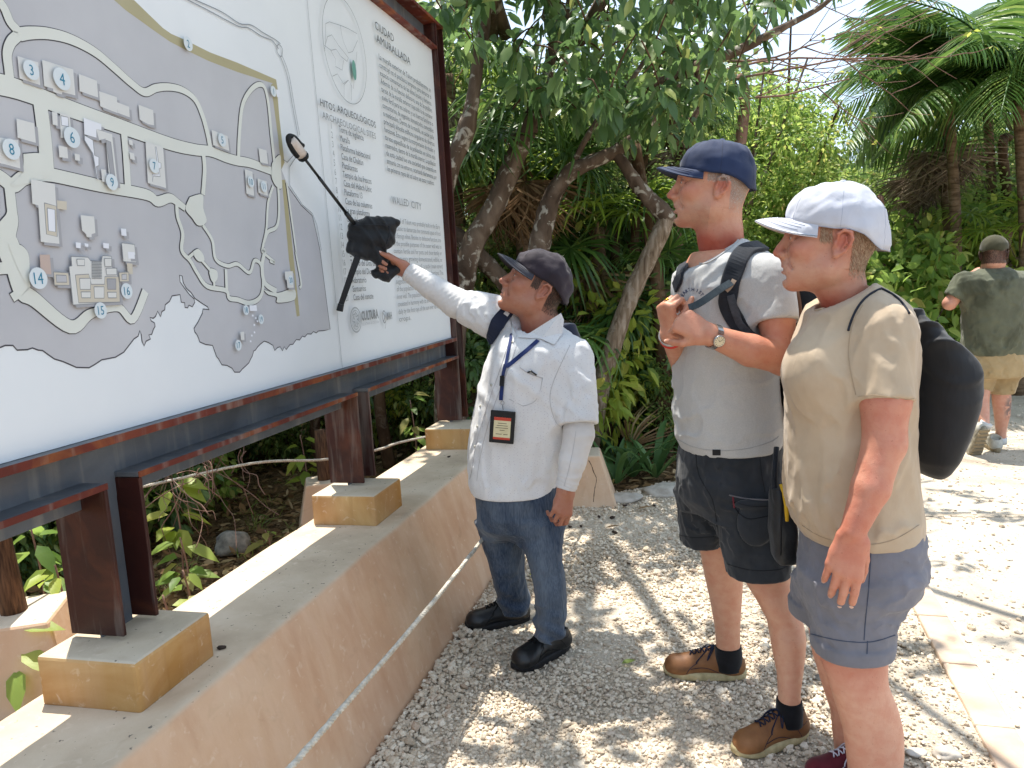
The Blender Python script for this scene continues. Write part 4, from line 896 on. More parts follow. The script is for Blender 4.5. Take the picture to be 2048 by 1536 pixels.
def hand(g, wrist, d, dors, side, curls=((.3, .4, .3),)*4, thumb=((.6, .5), (.3, .2), (.2, .1)), size=1., rw=.030, spread=.06, palm_arch=.0):
    """adds palm and five separate fingers to field g; side=+1 thumb lies along cross(d, dors)"""
    d = np.array(d, float); d /= np.linalg.norm(d); n = np.array(dors, float); n -= d*(n@d); n /= np.linalg.norm(n); t = np.cross(d, n)*side  # t points to the thumb
    w = np.array(wrist, float); k = size; out = {}
    knu = []
    for i, (off, ln_, r) in enumerate(((.030, .088, .0098), (.010, .091, .0100), (-.010, .086, .0095), (-.029, .077, .0086))):
        a0 = w + t*off*.62*k + d*.012*k; a1 = w + t*off*k + d*ln_*k + n*(.003*k if i in (1, 2) else 0); knu.append(a1)
        g.cone(a0, a1, .0135*k, r*1.25*k, .014)
    g.cone(w + t*.016*k+d*.02*k - n*.006*k, w - t*.018*k + d*.05*k-n*.008*k, .016*k, .015*k, .016)
    for i, (L3, r) in enumerate((((.042, .026, .021), .0088), ((.046, .030, .022), .0090), ((.042, .028, .022), .0086), ((.033, .021, .019), .0077))):
        p = knu[i]; ang = 0.; dd = d + t*spread*(1.5-i); dd /= np.linalg.norm(dd); pts = [p]; rr = [r*1.12*k]
        cu = curls[i]
        for j in range(3):
            ang += cu[j]; v = dd*math.cos(ang) - n*math.sin(ang); p = p + v*L3[j]*k; pts.append(p); rr.append(r*k*(1.02, .93, .80)[j])
        g.cone(pts[0], pts[1], rr[0], rr[1], .005); g.cone(pts[1], pts[2], rr[1]*1.0, rr[2], .002); g.cone(pts[2], pts[3], rr[2], rr[3], .002)
        out[i] = pts
    p = w + t*.022*k + d*.018*k - n*.006*k; pts = [p]; v0 = None
    for j, (L_, (sp, fl)) in enumerate(zip((.045, .034, .026), thumb)):
        v = d*math.cos(sp)*math.cos(fl) + t*math.sin(sp)*math.cos(fl) - n*math.sin(fl); p = p + v*L_*k; pts.append(p)
    g.cone(pts[0], pts[1], .0165*k, .0115*k, .012); g.cone(pts[1], pts[2], .0112*k, .0100*k, .004); g.cone(pts[2], pts[3], .0102*k, .0080*k, .003)
    out['thumb'] = pts; out['knuckles'] = knu
    return out
def nails(P, hd, dors, which, root, size=1.):
    nm = simple('nail', 'd9b3a2', rough=.3, spec=.5)
    for w in which:
        pts = hd[w]; d = pts[-1]-pts[-2]; d /= np.linalg.norm(d); n = np.array(dors, float); n -= d*(n@d); n /= np.linalg.norm(n)
        c = pts[-1]+n*.0062*size+d*.001; t = np.cross(d, n); V = []
        for a in np.linspace(0, 2*math.pi, 13)[:-1]: V.append(c+d*.0068*math.cos(a)*size+t*.0052*math.sin(a)*size-n*.0014*abs(math.sin(a)))
        V.append(c+n*.0012); mesh('fingernail', V, [(i, (i+1) % 12, 12) for i in range(12)], nm, root)
def fabric(name, c1, c2, scale=6, weave=900, ws=.12, rough=.9, wr=0., wscale=12, extra=None, spec=.15, stops=(.35, .7), sheen=.15):
    n = NT(name); co = n.co(); c = n.ramp(n.noise(scale, co, 6), [(stops[0], c1), (stops[1], c2)])
    if extra: c = extra(n, co, c)
    bp = n.bump(n.noise(weave, co, 2), ws, .0015)
    if wr:
        q = n.noise(wscale*.8, n.co((1, 1, .6)), 3, 1.0); r_ = n.math('SUBTRACT', 1., n.math('MULTIPLY', n.math('ABSOLUTE', n.math('SUBTRACT', q, .5)), 5.)); r_ = n.math('MAXIMUM', r_, 0.)
        bp = n.bump(n.math('POWER', r_, 1.6), wr*.16, .010, bp); bp = n.bump(n.noise(wscale*.4, n.co(), 2, .8), wr*.7, .03, bp)
    return n.fin(c, rough, bp, spec, Sheen_Weight=sheen)
def rows(L, y):
    """silhouette rows (v, uL, uR, half depth[, y]) -> loft rows"""
    out = []
    for q in L:
        yy = q[4] if len(q) > 4 else y; c = at((q[1]+q[2])/2, q[0], yy); out.append((c[2], c[0], c[1], (q[2]-q[1])/2*yy/F, q[3]))
    return out
def grid_for(lo, hi, h): return SDF(np.array(lo), np.array(hi), h)
def folds(amp, f=22, seed=0, dirv=(0, 0, 1), k=2.2):
    """cloth creases: ridged noise, stretched along dirv, over a broad swell"""
    d = np.abs(np.array(dirv, float)); sc = 1-.72*np.clip(d, 0, 1); f = f*4.0; amp = amp*.55
    def fn(X, Y, Z):
        x, y, z = X*sc[0], Y*sc[1], Z*sc[2]; a = vnoise(x, y, z, f*1.15, seed, 2); b = vnoise(x, y, z, f*2.3, seed+7, 2); w = vnoise(X, Y, Z, f*.3, seed+3, 1)
        r = np.clip(1-np.abs(a)*3.2, 0, 1)**1.6*(.35+.65*np.clip(w+.45, 0, 1)); r2 = np.clip(1-np.abs(b)*3.2, 0, 1)**1.6
        return amp*(1.5*r+.25*r2+.8*a-.6)
    return fn
def shoe(root, p, yaw, L=.29, up=None, sole=None, lace=None, extra=None, pitch=0., heelc=None, wide=1., high=.0, name='shoe', z0=.012, toe=1.):
    """p: point on the ground under the heel; yaw: direction of the toe"""
    R = frame((math.cos(yaw)*math.cos(pitch), math.sin(yaw)*math.cos(pitch), math.sin(pitch))); p = np.array(p, float); k = L/.29
    T = lambda P: np.asarray(P)*k @ R.T + p + np.array([0, 0, z0*0])
    g = SDF((-.06, -.075, -.01), (.28, .075, .16+high), .0045)
    zz = .020
    g.cone((.02, 0, .05), (.02, 0, .085+high), .036*wide, .036, .02); g.cone((.0, 0, .045), (.21, .004, .042), .036*wide, .034*wide, .03); g.ell((.195, .006, .038*toe), (.055, .043*wide, .032*toe), .03)
    g.cone((.03, 0, .085), (.15, 0, .055), .032, .028, .03); g.cone((.055, 0, .095), (.12, 0, .073), .022, .02, .02)
    g.plane((0, 0, zz), (0, 0, -1)); g.plane((0, 0, .098+high), (-.45, 0, 1))
    g.cone((.018, 0, .16), (.018, 0, .075), .034, .030, .006, 's')
    V, Fc = g.mesh(2); o = mesh(name, T(V), Fc, up, root)
    # sole
    out = []
    for a in np.linspace(0, 2*math.pi, 49)[:-1]:
        c, s_ = math.cos(a), math.sin(a); x = .11+.148*np.sign(c)*abs(c)**.8; w = np.interp(x, [-.04, .02, .09, .19, .25], [.033, .037, .034, .047, .04])*wide; y = w*np.sign(s_)*abs(s_)**.7+ .005*math.sin(x*14); out.append((x, y))
    Vs = []; lev = [(0, .97, .0), (.004, 1.0, 0), (.018, 1.01, 0), (.028, .985, 0)]
    for z, m_, _ in lev:
        for (x, y) in out: Vs.append((.11+(x-.11)*m_, y*m_, z + .010*max(0, (x-.2)/.06)**2 + (.004*max(0, (.02-x)/.05)**2 if z > .01 else 0)))
    n = len(out); Fs = [(j*n+i, j*n+(i+1) % n, (j+1)*n+(i+1) % n, (j+1)*n+i) for j in range(3) for i in range(n)] + [tuple(range(n))[::-1], tuple(3*n+i for i in range(n))]
    sub('sole', T(Vs), Fs, sole, o, root)
    # laces, crossing the instep
    if lace:
        bv = bvh_of(V, Fc); mb = MB()
        def drop(x, y):
            h_ = bv.ray_cast(Vector((x, y, .25)), Vector((0, 0, -1)))[0]; return np.array(h_)+[0, 0, .0025] if h_ is not None else np.array((x, y, .07))
        for i in range(5):
            x = .075+i*.018
            for s_ in (1, -1): mb.tube([T(drop(x+.014*t, s_*(.016-.032*t)))+np.array([0, 0, .002*math.sin(3.1*t)]) for t in np.linspace(0, 1, 6)], .0024*k, 5)
        for s_ in (1, -1):
            mb.tube([T(q) for q in smoothline([drop(.072, 0), drop(.085, s_*.03)+[0, 0, .012], drop(.10, s_*.045)+[0, 0, .012], drop(.092, s_*.028)+[0, 0, .006], drop(.074, 0)], 5)], .0022*k, 5)
            mb.tube([T(q) for q in smoothline([drop(.072, 0), drop(.1, s_*.02)+[0, 0, .008], drop(.13, s_*.034)+[0, 0, .004], drop(.14, s_*.045)], 4)], .0022*k, 5)
        sub('lace', mb.V, mb.F, lace, o, root)
        # tongue top
    bv2 = bvh_of(V, Fc); mb = MB()
    def side(x, z, s_):
        h_ = bv2.ray_cast(Vector((x, s_*.2, z)), Vector((0, -s_, 0)))[0]; return None if h_ is None else np.array(h_)+[0, s_*.0006, 0]
    for s_ in (1, -1):
        for line in (((.175, .028), (.165, .045), (.15, .058), (.135, .066)), ((.02, .03), (.035, .055), (.05, .072), (.065, .085)), ((.06, .03), (.09, .045), (.12, .05), (.16, .046)), ((-.005, .075), (.02, .07), (.045, .078), (.065, .088))):
            q = [side(x, z, s_) for x, z in line]; q = [T(p_) for p_ in q if p_ is not None]
            if len(q) > 2: mb.tube(smoothline(q, 4), .0011*k, 5)
    sub('stitching', mb.V, mb.F, lace or sole, o, root) if mb.V else None
    if heelc is not None:
        gg = SDF((-.06, -.06, .03), (.03, .06, .14), .004); gg.cone((.02, 0, .05), (.018, 0, .10), .0375*wide, .034, 0); gg.plane((-.002, 0, 0), (1, 0, .15)); gg.plane((0, 0, .07), (0, 0, -1)); gg.plane((0, 0, .099), (-.45, 0, 1)); Vq, Fq = gg.mesh(1); sub('heel_tab', T(Vq), Fq, heelc, o, root)
    return o, T

def sleeve(g, a, b, ra, rb, k=.03, disp=None, open_=.008):
    """tapered tube from a to b, cut square at b, hollow at the end"""
    a = np.array(a, float); b = np.array(b, float); n = (b-a)/np.linalg.norm(b-a); e = b+n*.05; ba = e-a; L2 = ba@ba; R_ = max(ra, rb)+.02; re = rb+(rb-ra)*.05/np.linalg.norm(b-a)
    def fn(X, Y, Z):
        x, y, z = X-a[0], Y-a[1], Z-a[2]; t = np.clip((x*ba[0]+y*ba[1]+z*ba[2])/L2, 0, 1)
        d = np.sqrt((x-ba[0]*t)**2+(y-ba[1]*t)**2+(z-ba[2]*t)**2)-(ra+(re-ra)*t)
        if disp is not None: d = d-disp(X, Y, Z)
        return np.maximum(d, (X-b[0])*n[0]+(Y-b[1])*n[1]+(Z-b[2])*n[2])
    g.put(fn, np.minimum(a, e)-R_, np.maximum(a, e)+R_, k)
    g.cone(b-n*.004, b+n*.03, rb-open_-.012, rb-open_-.006, .0, 's')
def hem_ring(bvh, uv, r, mat, name, parent, root, off=.0008, n=16):
    P, N = hits(bvh, uv, off, n); mb = MB()
    if len(P) > 2: mb.tube(P, r, 6); return sub(name, mb.V, mb.F, mat, parent, root)
# ================================================================ man in grey T-shirt
J = at
def grey_man():
    Y0 = 2.42; loc = ground(1480, 1440); loc[2] = 0
    P = Person('tall man in navy cap and grey shirt gripping his backpack strap with both hands', tuple(loc), 'c59479', 'a8543f'); root = P.root
    c = J(1436, 384, Y0-.0); R = frame((-.97, .20, .13))
    # ear sits near (1440,387): head centre a little ahead of the ear
    c = J(1427, 370, Y0)
    P.head(c, R, 1.08, [c+R@np.array((-.03, 0, -.055)), J(1440, 470, Y0+.005), J(1446, 530, Y0+.01)], (.062, .070), '8a7566', stubble=.32, h=.002, smile=1.)
    P.hair(lambda x, y, z: ((x < .03-.0*z) & (z < .05) & (z > -.075) & (np.abs(y) > .02) & ((x < -.045) | ((x < .022) & (z > .004)))).astype(float)*np.clip((z+.08)/.05, 0, 1), '8d8075', 'c0b5a8', 2600, .006, .25)
    capm = fabric('cap_navy', '1f2a44', '2a3654', 9, 700, .15, .75)
    P.cap(capm, capm, under=simple('cap_navy_under', '2a3142'), seam=simple('cap_navy_seam', '182036'), blen=.068, zf=.040, zs=.024, zb=-.03, top=.124, rx=.107, ry=.086, wr=.004, seed=4)
    # ---- torso / T-shirt
    tee = fabric('tee_heather', 'a9a9a8', 'b9b8b6', 420, 900, .12, .95, .55, 13, stops=(.35, .68))
    RW = rows([(470, 1404, 1478, .075), (482, 1394, 1488, .10), (500, 1374, 1516, .155), (525, 1356, 1543, .205), (560, 1350, 1556, .228), (610, 1348, 1560, .222), (680, 1348, 1556, .205), (760, 1347, 1550, .188), (830, 1348, 1558, .18), (875, 1354, 1561, .178), (893, 1362, 1556, .172)], Y0)
    sh = J(1540, 556, Y0-.185); el = J(1563, 716, Y0-.25); hem = J(1549, 646, Y0-.225); shf = J(1392, 556, Y0+.19); elf = J(1372, 735, Y0+.13); hemf = J(1378, 650, Y0+.16)
    g = SDF((min(r[1]-r[3] for r in RW)-.12, Y0-.38, RW[-1][0]-.03), (max(r[1]+r[3] for r in RW)+.1, Y0+.38, RW[0][0]+.03), .0055)
    fo = folds(.010, 13, 11, (.55, 0, .3)); fo2 = folds(.008, 22, 4, (.0, 0, .9))
    def fd(X, Y, Z):
        low = np.clip((1.12-Z)/.3, 0, 1); hi_ = np.clip((Z-1.3)/.12, 0, 1); hm = np.clip((Z-RW[-1][0])/.06, .15, 1)
        return fo(X, Y, Z)*(.95+.45*low)*hm + .004*hi_*np.maximum(0, np.sin(95*(X*.8+Z*.5)))*np.exp(-((Z-1.36)/.07)**2)
    g.loft(RW, 0, p=2.25, disp=fd); sleeve(g, sh, hem, .067, .070, .045, fo2); sleeve(g, shf, hemf, .067, .070, .045, fo2)
    g.plane(J(1437, 498, Y0), (-.47, 0, .88)); g.cone(J(1446, 420, Y0), J(1444, 545, Y0-.0), .070, .076, .004, 's')
    V, Fc = g.mesh(2); shirt = mesh('shirt', V, Fc, tee, root); bs = bvh_of(V, Fc)
    teed = fabric('tee_rib', '9c9c9b', 'a8a7a6', 200, 900, .2)
    hem_ring(bs, [(1394, 520), (1402, 528), (1420, 524), (1445, 508), (1466, 492), (1481, 476)], .0035, teed, 'collar', shirt, root)
    hem_ring(bs, [(1356, 879), (1385, 893), (1420, 900), (1460, 901), (1500, 896), (1540, 884), (1557, 873)], .0009, teed, 'hem_stitch', shirt, root)
    hem_ring(bs, [(1510, 651), (1530, 649), (1555, 641), (1582, 630)], .0009, teed, 'sleeve_stitch', shirt, root)
    tp, tn = hits(bs, [(1424, 908), (1441, 910)], .001, 3)
    # small black tab on the hem
    q = [hit(bs, u, v, .001)[0] for u, v in ((1425, 899), (1441, 899))]
    if all(x is not None for x in q):
        mb = MB(); mb.hexa([q[0]-[0, 0, .018], q[1]-[0, 0, .018], q[1]-[0, -.001, .018], q[0]-[0, -.001, .018], q[0]-[0, .0015, 0], q[1]-[0, .0015, 0], q[1]+[0, .001, 0], q[0]+[0, .001, 0]]); sub('hem_tab', mb.V, mb.F, simple('tab_black', '15161a', rough=.6), shirt, root, False)
    # chest print: arched lettering and a small bicycle-like doodle
    navy = simple('print_navy', '1d2a52', rough=.8); redp = simple('print_red', 'a8202c', rough=.8)
    def onshirt(u, v, off=.0008): return hit(bs, u, v, off)[0]
    mbn, mbr = MB(), MB()
    def glyph(t, u, v, size, rot, mb):
        V_, F_ = textmesh('g', t, None, 1., None, .9, 'CENTER', bold=.02); V_[:, 0] -= (V_[:, 0].max()+V_[:, 0].min())/2; V_[:, 1] -= .35
        W_ = []
        for x, y, _ in V_:
            x, y = x*size, y*size; uu, vv = u+x*math.cos(rot)+y*math.sin(rot), v+x*math.sin(rot)-y*math.cos(rot); p = onshirt(uu, vv)
            if p is None: return
            W_.append(p)
        mb.add(W_, F_)
    for i, t in enumerate('EARTHIST'): th = -1.15+i*.3+(.12 if i > 4 else 0); glyph(t, 1385+math.sin(th)*22, 598-math.cos(th)*19, 9.5, th*.9, mbn)
    def doodle(pts, w, mb):
        Pq, Nq = hits(bs, pts, .001, 4)
        if len(Pq) > 2: mb.ribbon(Pq, Nq, w, .0006)
    doodle([(1372, 612), (1376, 604), (1380, 611), (1384, 596), (1380, 611), (1388, 617)], .0022, mbn); doodle([(1366, 612), (1372, 616), (1379, 615)], .002, mbn); doodle([(1361, 600), (1364, 597), (1368, 598)], .003, mbr); doodle([(1384, 613), (1389, 611), (1390, 617), (1385, 617)], .005, mbr)
    sub('chest_print', mbn.V, mbn.F, navy, shirt, root, False); 
    if mbr.V: sub('chest_print', mbr.V, mbr.F, redp, shirt, root, False)
    # ---- shorts
    cargo = fabric('cargo_charcoal', '26292d', '34373c', 8, 700, .15, .85, .5, 14)
    S1 = rows([(868, 1366, 1556, .16), (900, 1357, 1562, .172), (950, 1352, 1568, .178), (985, 1356, 1568, .165), (1012, 1372, 1556, .12)], Y0)
    nl = rows([(985, 1425, 1574, .105, Y0-.07), (1050, 1432, 1580, .105, Y0-.09), (1100, 1442, 1582, .102, Y0-.10), (1146, 1453, 1580, .098, Y0-.105)], Y0)
    fl = rows([(985, 1354, 1470, .10, Y0+.09), (1040, 1356, 1452, .10, Y0+.11), (1084, 1360, 1440, .095, Y0+.13)], Y0)
    lo = np.array((fl[0][1]-.25, Y0-.33, nl[-1][0]-.03)); hi = np.array((nl[0][1]+.2, Y0+.33, S1[0][0]+.03))
    g = SDF(lo, hi, .0055); f3 = folds(.010, 22, 21, (.2, 0, .6)); g.loft(S1, 0, disp=f3); g.loft(nl, .075, disp=f3); g.loft(fl, .075, disp=f3)
    # cargo pocket block
    pk = J(1512, 1045, Y0-.205); g.ell(pk, (.058, .018, .075), .012); g.ell(J(1506, 1008, Y0-.212), (.058, .016, .016), .008)
    for q in (nl[-1], fl[-1]): g.ell((q[1], q[2], q[0]-.02), (q[3]-.012, q[4]-.012, .04), .0, 's')
    V, Fc = g.mesh(2); shorts = mesh('shorts', V, Fc, cargo, root); bsh = bvh_of(V, Fc); seam = simple('cargo_seam', '191b1f', rough=.9); zipm = simple('zip_grey', '6a6668', rough=.5)
    for pts, r, m in (([(1458, 990), (1490, 997), (1520, 1000), (1545, 1000)], .0022, zipm), ([(1462, 1003), (1500, 1012), (1540, 1012)], .0012, seam), ([(1455, 1128), (1500, 1140), (1550, 1140), (1575, 1133)], .001, seam), ([(1358, 1070), (1390, 1075), (1428, 1073)], .001, seam), ([(1392, 905), (1398, 950), (1425, 1000), (1434, 1050)], .0012, seam), ([(1520, 900), (1522, 940), (1530, 985)], .001, seam), ([(1466, 1010), (1480, 1028), (1500, 1038), (1535, 1032)], .0016, seam)): hem_ring(bsh, pts, r, m, 'seam', shorts, root)
    hem_ring(bsh, [(1466, 993), (1467, 1003), (1469, 1016)], .0028, simple('zip_pull', '6d2430', rough=.6), 'zip_pull', shorts, root)
    # ---- legs (skin)
    n2 = rows([(1110, 1470, 1580, .062, Y0-.10), (1165, 1490, 1583, .058, Y0-.105), (1200, 1512, 1584, .058, Y0-.115), (1240, 1533, 1606, .056, Y0-.125), (1275, 1540, 1613, .056, Y0-.14), (1310, 1546, 1611, .050, Y0-.15), (1345, 1553, 1606, .043, Y0-.165), (1385, 1555, 1601, .038, Y0-.18), (1425, 1556, 1603, .036, Y0-.185)], Y0)
    f2 = rows([(1050, 1380, 1470, .06, Y0+.11), (1100, 1398, 1484, .06, Y0+.13), (1150, 1408, 1487, .058, Y0+.145), (1200, 1419, 1484, .054, Y0+.16), (1250, 1428, 1481, .047, Y0+.175), (1285, 1431, 1481, .040, Y0+.185), (1310, 1433, 1482, .037, Y0+.19)], Y0)
    for rr in (n2, f2):
        z0 = rr[-1][0]; g = SDF((min(r[1]-r[3] for r in rr)-.03, min(r[2]-r[4] for r in rr)-.03, max(z0, 0)-.02), (max(r[1]+r[3] for r in rr)+.03, max(r[2]+r[4] for r in rr)+.03, rr[0][0]+.02), .005)
        g.loft(rr, 0, p=2.05, disp=lambda X, Y, Z: .0018*vnoise(X, Y, Z, 26, 8, 2)); P.addskin(*g.mesh(2), base='cb9d83')
    # socks and shoes
    sockm = fabric('sock_black', '0f1013', '1a1b1f', 30, 500, .3)
    tan_n = lambda n, co, c: n.mix(n.ramp(n.noise(9, co, 6, .8), [(.4, (0, 0, 0)), (.7, (.75, .75, .75))]), c, '5f3c24')
    tan = fabric('shoe_tan_leather', '7c5230', '946840', 14, 320, .2, .6, extra=tan_n, spec=.35, sheen=0)
    solem = simple('sole_cream', 'a2946f', 'c4b78f', 40, .8, .3, 90); lacem = simple('lace_navy', '1b2338', rough=.9); hc = simple('heel_slate', '3a4048', '4d545c', 40, .7)
    for (tu, tv, hu, hv, top, yy) in ((1334, 1350, 1497, 1358, f2[-1], 0), (1474, 1514, 1620, 1470, n2[-1], 0)):
        a, b = ground(hu, hv), ground(tu, tv); d = b-a; L = np.linalg.norm(d); yaw = math.atan2(d[1], d[0]); st = a+d/L*.045; st[2] = .006
        o, T = shoe(root, st, yaw, L, tan, solem, lacem, heelc=hc, high=.018)
        rw = rows([(1291, 1429, 1484, .043, Y0+.187), (1312, 1429, 1486, .042, Y0+.195), (1340, 1432, 1484, .036, Y0+.20)] if hu < 1550 else [(1398, 1552, 1605, .042, Y0-.18), (1422, 1551, 1607, .042, Y0-.19), (1450, 1556, 1606, .036, Y0-.2)], Y0)
        g = SDF((rw[0][1]-.1, rw[0][2]-.1, rw[-1][0]-.02), (rw[0][1]+.1, rw[0][2]+.1, rw[0][0]+.02), .004); g.loft(rw, 0, p=2.05); Vq, Fq = g.mesh(1); mesh('sock', Vq, Fq, sockm, root)
    # ---- arms and hands
    wr = J(1420, 671, Y0-.31); g = SDF(J(1330, 760, Y0-.25)-[.05, .2, .03], J(1600, 560, Y0-.25)+[.05, .2, .05], .0032)
    mid = (el*.55+wr*.45)+[0, -.004, -.006]
    g.chain([sh, (sh+el)/2+[0, -.004, 0], el, mid, wr], [.058, .052, .046, .045, .030], .02); g.ell(el+[.012, 0, -.012], (.032, .034, .03), .03)
    hw = wr+np.array([-.012, .0, .004]); d1 = J(1352, 634, Y0-.27)-wr; n1 = (.1, -1, .22)
    hl = hand(g, wr+[-.004, 0, .002], d1, n1, -1, ((1.25, 1.5, .9), (1.35, 1.5, .9), (1.4, 1.5, .9), (1.45, 1.5, .9)), ((.75, .25), (.25, .55), (.05, .75)), .98)
    P.addskin(*g.mesh(1)); nails(P, hl, n1, ('thumb',), root)
    wf = J(1340, 668, Y0-.13); g = SDF(J(1290, 770, Y0)-[.05, .25, .0], J(1420, 560, Y0)+[.08, .25, .05], .0032)
    g.chain([shf, elf, wf], [.055, .046, .030], .02)
    d2 = J(1330, 610, Y0-.15)-wf; n2_ = (-1, -.55, .15)
    hr = hand(g, wf+[0, 0, .004], d2, n2_, 1, ((1.35, 1.35, .7), (1.3, 1.35, .7), (1.25, 1.35, .7), (1.2, 1.35, .7)), ((.5, .5), (.1, .8), (-.2, .9)), .97)
    P.addskin(*g.mesh(1))
    gold = simple('ring_gold', 'b98535', rough=.25, Metallic=1.); k = hr[2]; mid_ = k[0]*.45+k[1]*.55; ax = (k[1]-k[0])/np.linalg.norm(k[1]-k[0]); mb = MB()
    e1 = np.cross(ax, [0, 0, 1]); e1 /= np.linalg.norm(e1); e2 = np.cross(ax, e1)
    for o_ in (-.003, 0, .003): mb.tube([mid_+ax*o_+(e1*math.cos(t)+e2*math.sin(t))*.0102 for t in np.linspace(0, 6.2832, 25)], .0017, 6)
    mb.box(mid_-np.array([.0085, .007, 0]), (.003, .003, .003)); mesh('finger_ring', mb.V, mb.F, gold, root)
    # bracelets on the far wrist
    dw = (wf-elf)/np.linalg.norm(wf-elf)
    for off, r_, m, nm in ((-.010, .0032, simple('bracelet_silver', 'b8b4ae', rough=.3, Metallic=.8), 'bracelet'), (-.026, .0042, simple('bracelet_red', 'c93a36', rough=.6), 'bracelet')):
        cpt = wf+dw*off; e1 = np.cross(dw, [0, 1, 0]); e1 /= np.linalg.norm(e1); e2 = np.cross(dw, e1); mb = MB()
        for o_ in (-.0025, .0025): mb.tube([cpt+dw*o_+(e1*math.cos(t)*.0335+e2*math.sin(t)*.0335) for t in np.linspace(0, 6.2832, 33)], r_, 6)
        mesh(nm, mb.V, mb.F, m, root)
    # wrist watch on the near wrist
    steel = simple('watch_steel', 'a9a7a3', rough=.25, Metallic=.9); dial = simple('watch_dial', 'd9c9a8', rough=.3)
    wa = (wr-el)/np.linalg.norm(wr-el); wc = wr-wa*.012; face_n = np.array((.05, -1, -.25)); face_n -= wa*(face_n@wa); face_n /= np.linalg.norm(face_n); sd = np.cross(wa, face_n)
    w = bpy.data.objects.new('wrist_watch', None); w.location = tuple(wc-loc); link(w, root)
    mb = MB(); N_ = 22
    for i in range(N_):
        t = 2*math.pi*(i+.5)/N_; rad = face_n*math.cos(t)+sd*math.sin(t); tan_ = -face_n*math.sin(t)+sd*math.cos(t); cpt = wc+rad*.0335
        if math.cos(t) > .82: continue
        mb.box(cpt, (.0085, .0045, .0016), np.stack([wa, tan_, rad], 1))
    sub('watch_band', np.array(mb.V)-wc+loc, mb.F, steel, w, root, False)
    Rm = np.stack([wa, sd, face_n], 1); mb = MB(); ring_ = [(math.cos(t), math.sin(t)) for t in np.linspace(0, 2*math.pi, 29)[:-1]]; fc_ = wc+face_n*.033; V = []
    for r_, z in ((.0165, 0), (.0175, .004), (.016, .0075), (.0145, .0068)): V += [fc_+wa*x*r_+sd*y*r_+face_n*z for x, y in ring_]
    mb.add(V, [(j*28+i, j*28+(i+1) % 28, (j+1)*28+(i+1) % 28, (j+1)*28+i) for j in range(3) for i in range(28)]); sub('watch_case', np.array(mb.V)-wc+loc, mb.F, steel, w, root)
    mb = MB(); mb.add([fc_+wa*x*.0146+sd*y*.0146+face_n*.0068 for x, y in ring_], [tuple(range(28))]); sub('watch_dial', np.array(mb.V)-wc+loc, mb.F, dial, w, root, False)
    mb = MB()
    for h_ in range(12): t = h_*math.pi/6; mb.box(fc_+(wa*math.cos(t)+sd*math.sin(t))*.0118+face_n*.0071, (.0014, .0006, .0002), np.stack([wa*math.cos(t)+sd*math.sin(t), -wa*math.sin(t)+sd*math.cos(t), face_n], 1))
    for t, l_ in ((.6, .0075), (2.2, .0105)): dv = wa*math.cos(t)+sd*math.sin(t); mb.box(fc_+dv*l_/2+face_n*.0075, (l_/2, .0005, .0002), np.stack([dv, np.cross(face_n, dv), face_n], 1))
    sub('watch_hands', np.array(mb.V)-wc+loc, mb.F, simple('tab_black', '15161a'), w, root, False)
    P.core([RW[2:-1], S1], [((J(1446, 530, Y0), sh, el), (.05, .05, .04)), ((J(1446, 530, Y0), shf, elf), (.05, .05, .04)), ((J(1470, 900, Y0), np.array(n2[0])[[1, 2, 0]]), (.08, .055)), ((J(1440, 900, Y0), np.array(f2[0])[[1, 2, 0]]), (.08, .05))])
    P.finish()
    # ---- backpack (a thing of its own)
    bp = thing('backpack', 'black daypack with brown piping worn by the man in the grey shirt', 'backpack', loc=tuple(J(1590, 700, Y0+.03)))
    blk = fabric('pack_black', '17191d', '25272c', 10, 700, .2, .8, .4, 14); stp = fabric('pack_strap', '1c1f25', '2b2f36', 20, 900, .25, .85)
    g = SDF(J(1520, 870, Y0)-[.05, .26, .05], J(1690, 520, Y0)+[.1, .26, .05], .006)
    g.loft(rows([(540, 1556, 1600, .10, Y0+.02), (575, 1556, 1626, .14, Y0+.02), (640, 1552, 1640, .155, Y0+.02), (720, 1548, 1640, .155, Y0+.02), (800, 1546, 1634, .15, Y0+.02), (850, 1550, 1615, .12, Y0+.02)], Y0), 0, p=2.6, disp=lambda X, Y, Z: .004*vnoise(X, Y, Z, 24, 6))
    g.ell(J(1640, 740, Y0-.02), (.05, .11, .1), .02)
    V, Fc = g.mesh(1); mesh('pack_body', V, Fc, blk, bp); bb_ = bvh_of(V, Fc); mb = MB(); brown = simple('pack_piping', '6b4a36', rough=.7)
    Pq, Nq = hits(bb_, [(1590, 560), (1600, 600), (1604, 660), (1602, 720), (1596, 770)], .003, 5)
    if len(Pq) > 2: mb.tube(Pq, .006, 6); mesh('piping', mb.V, mb.F, brown, bp)
    mb = MB(); S_ = [(1522, 497), (1493, 502), (1476, 522), (1466, 548), (1458, 578), (1456, 604), (1466, 630), (1482, 655), (1500, 674), (1516, 686)]
    Pq, Nq = hits(bs, S_, .004, 5); mb.ribbon(Pq, Nq, np.interp(np.linspace(0, 1, len(Pq)), [0, .3, .7, 1], [.05, .056, .052, .03]), .012); st_ = mesh('shoulder_strap', mb.V, mb.F, stp, bp, False)
    bv = st_.modifiers.new('b', 'BEVEL'); bv.width = .004; bv.segments = 2
    mb = MB(); Pq, Nq = hits(bs, [(1458, 590), (1470, 622), (1490, 652), (1512, 682)], .019, 5); mb.ribbon(Pq, Nq, .022, .0025); mesh('strap_webbing', mb.V, mb.F, simple('webbing_grey', '33373d', '41464d', 90, .8), bp, False)
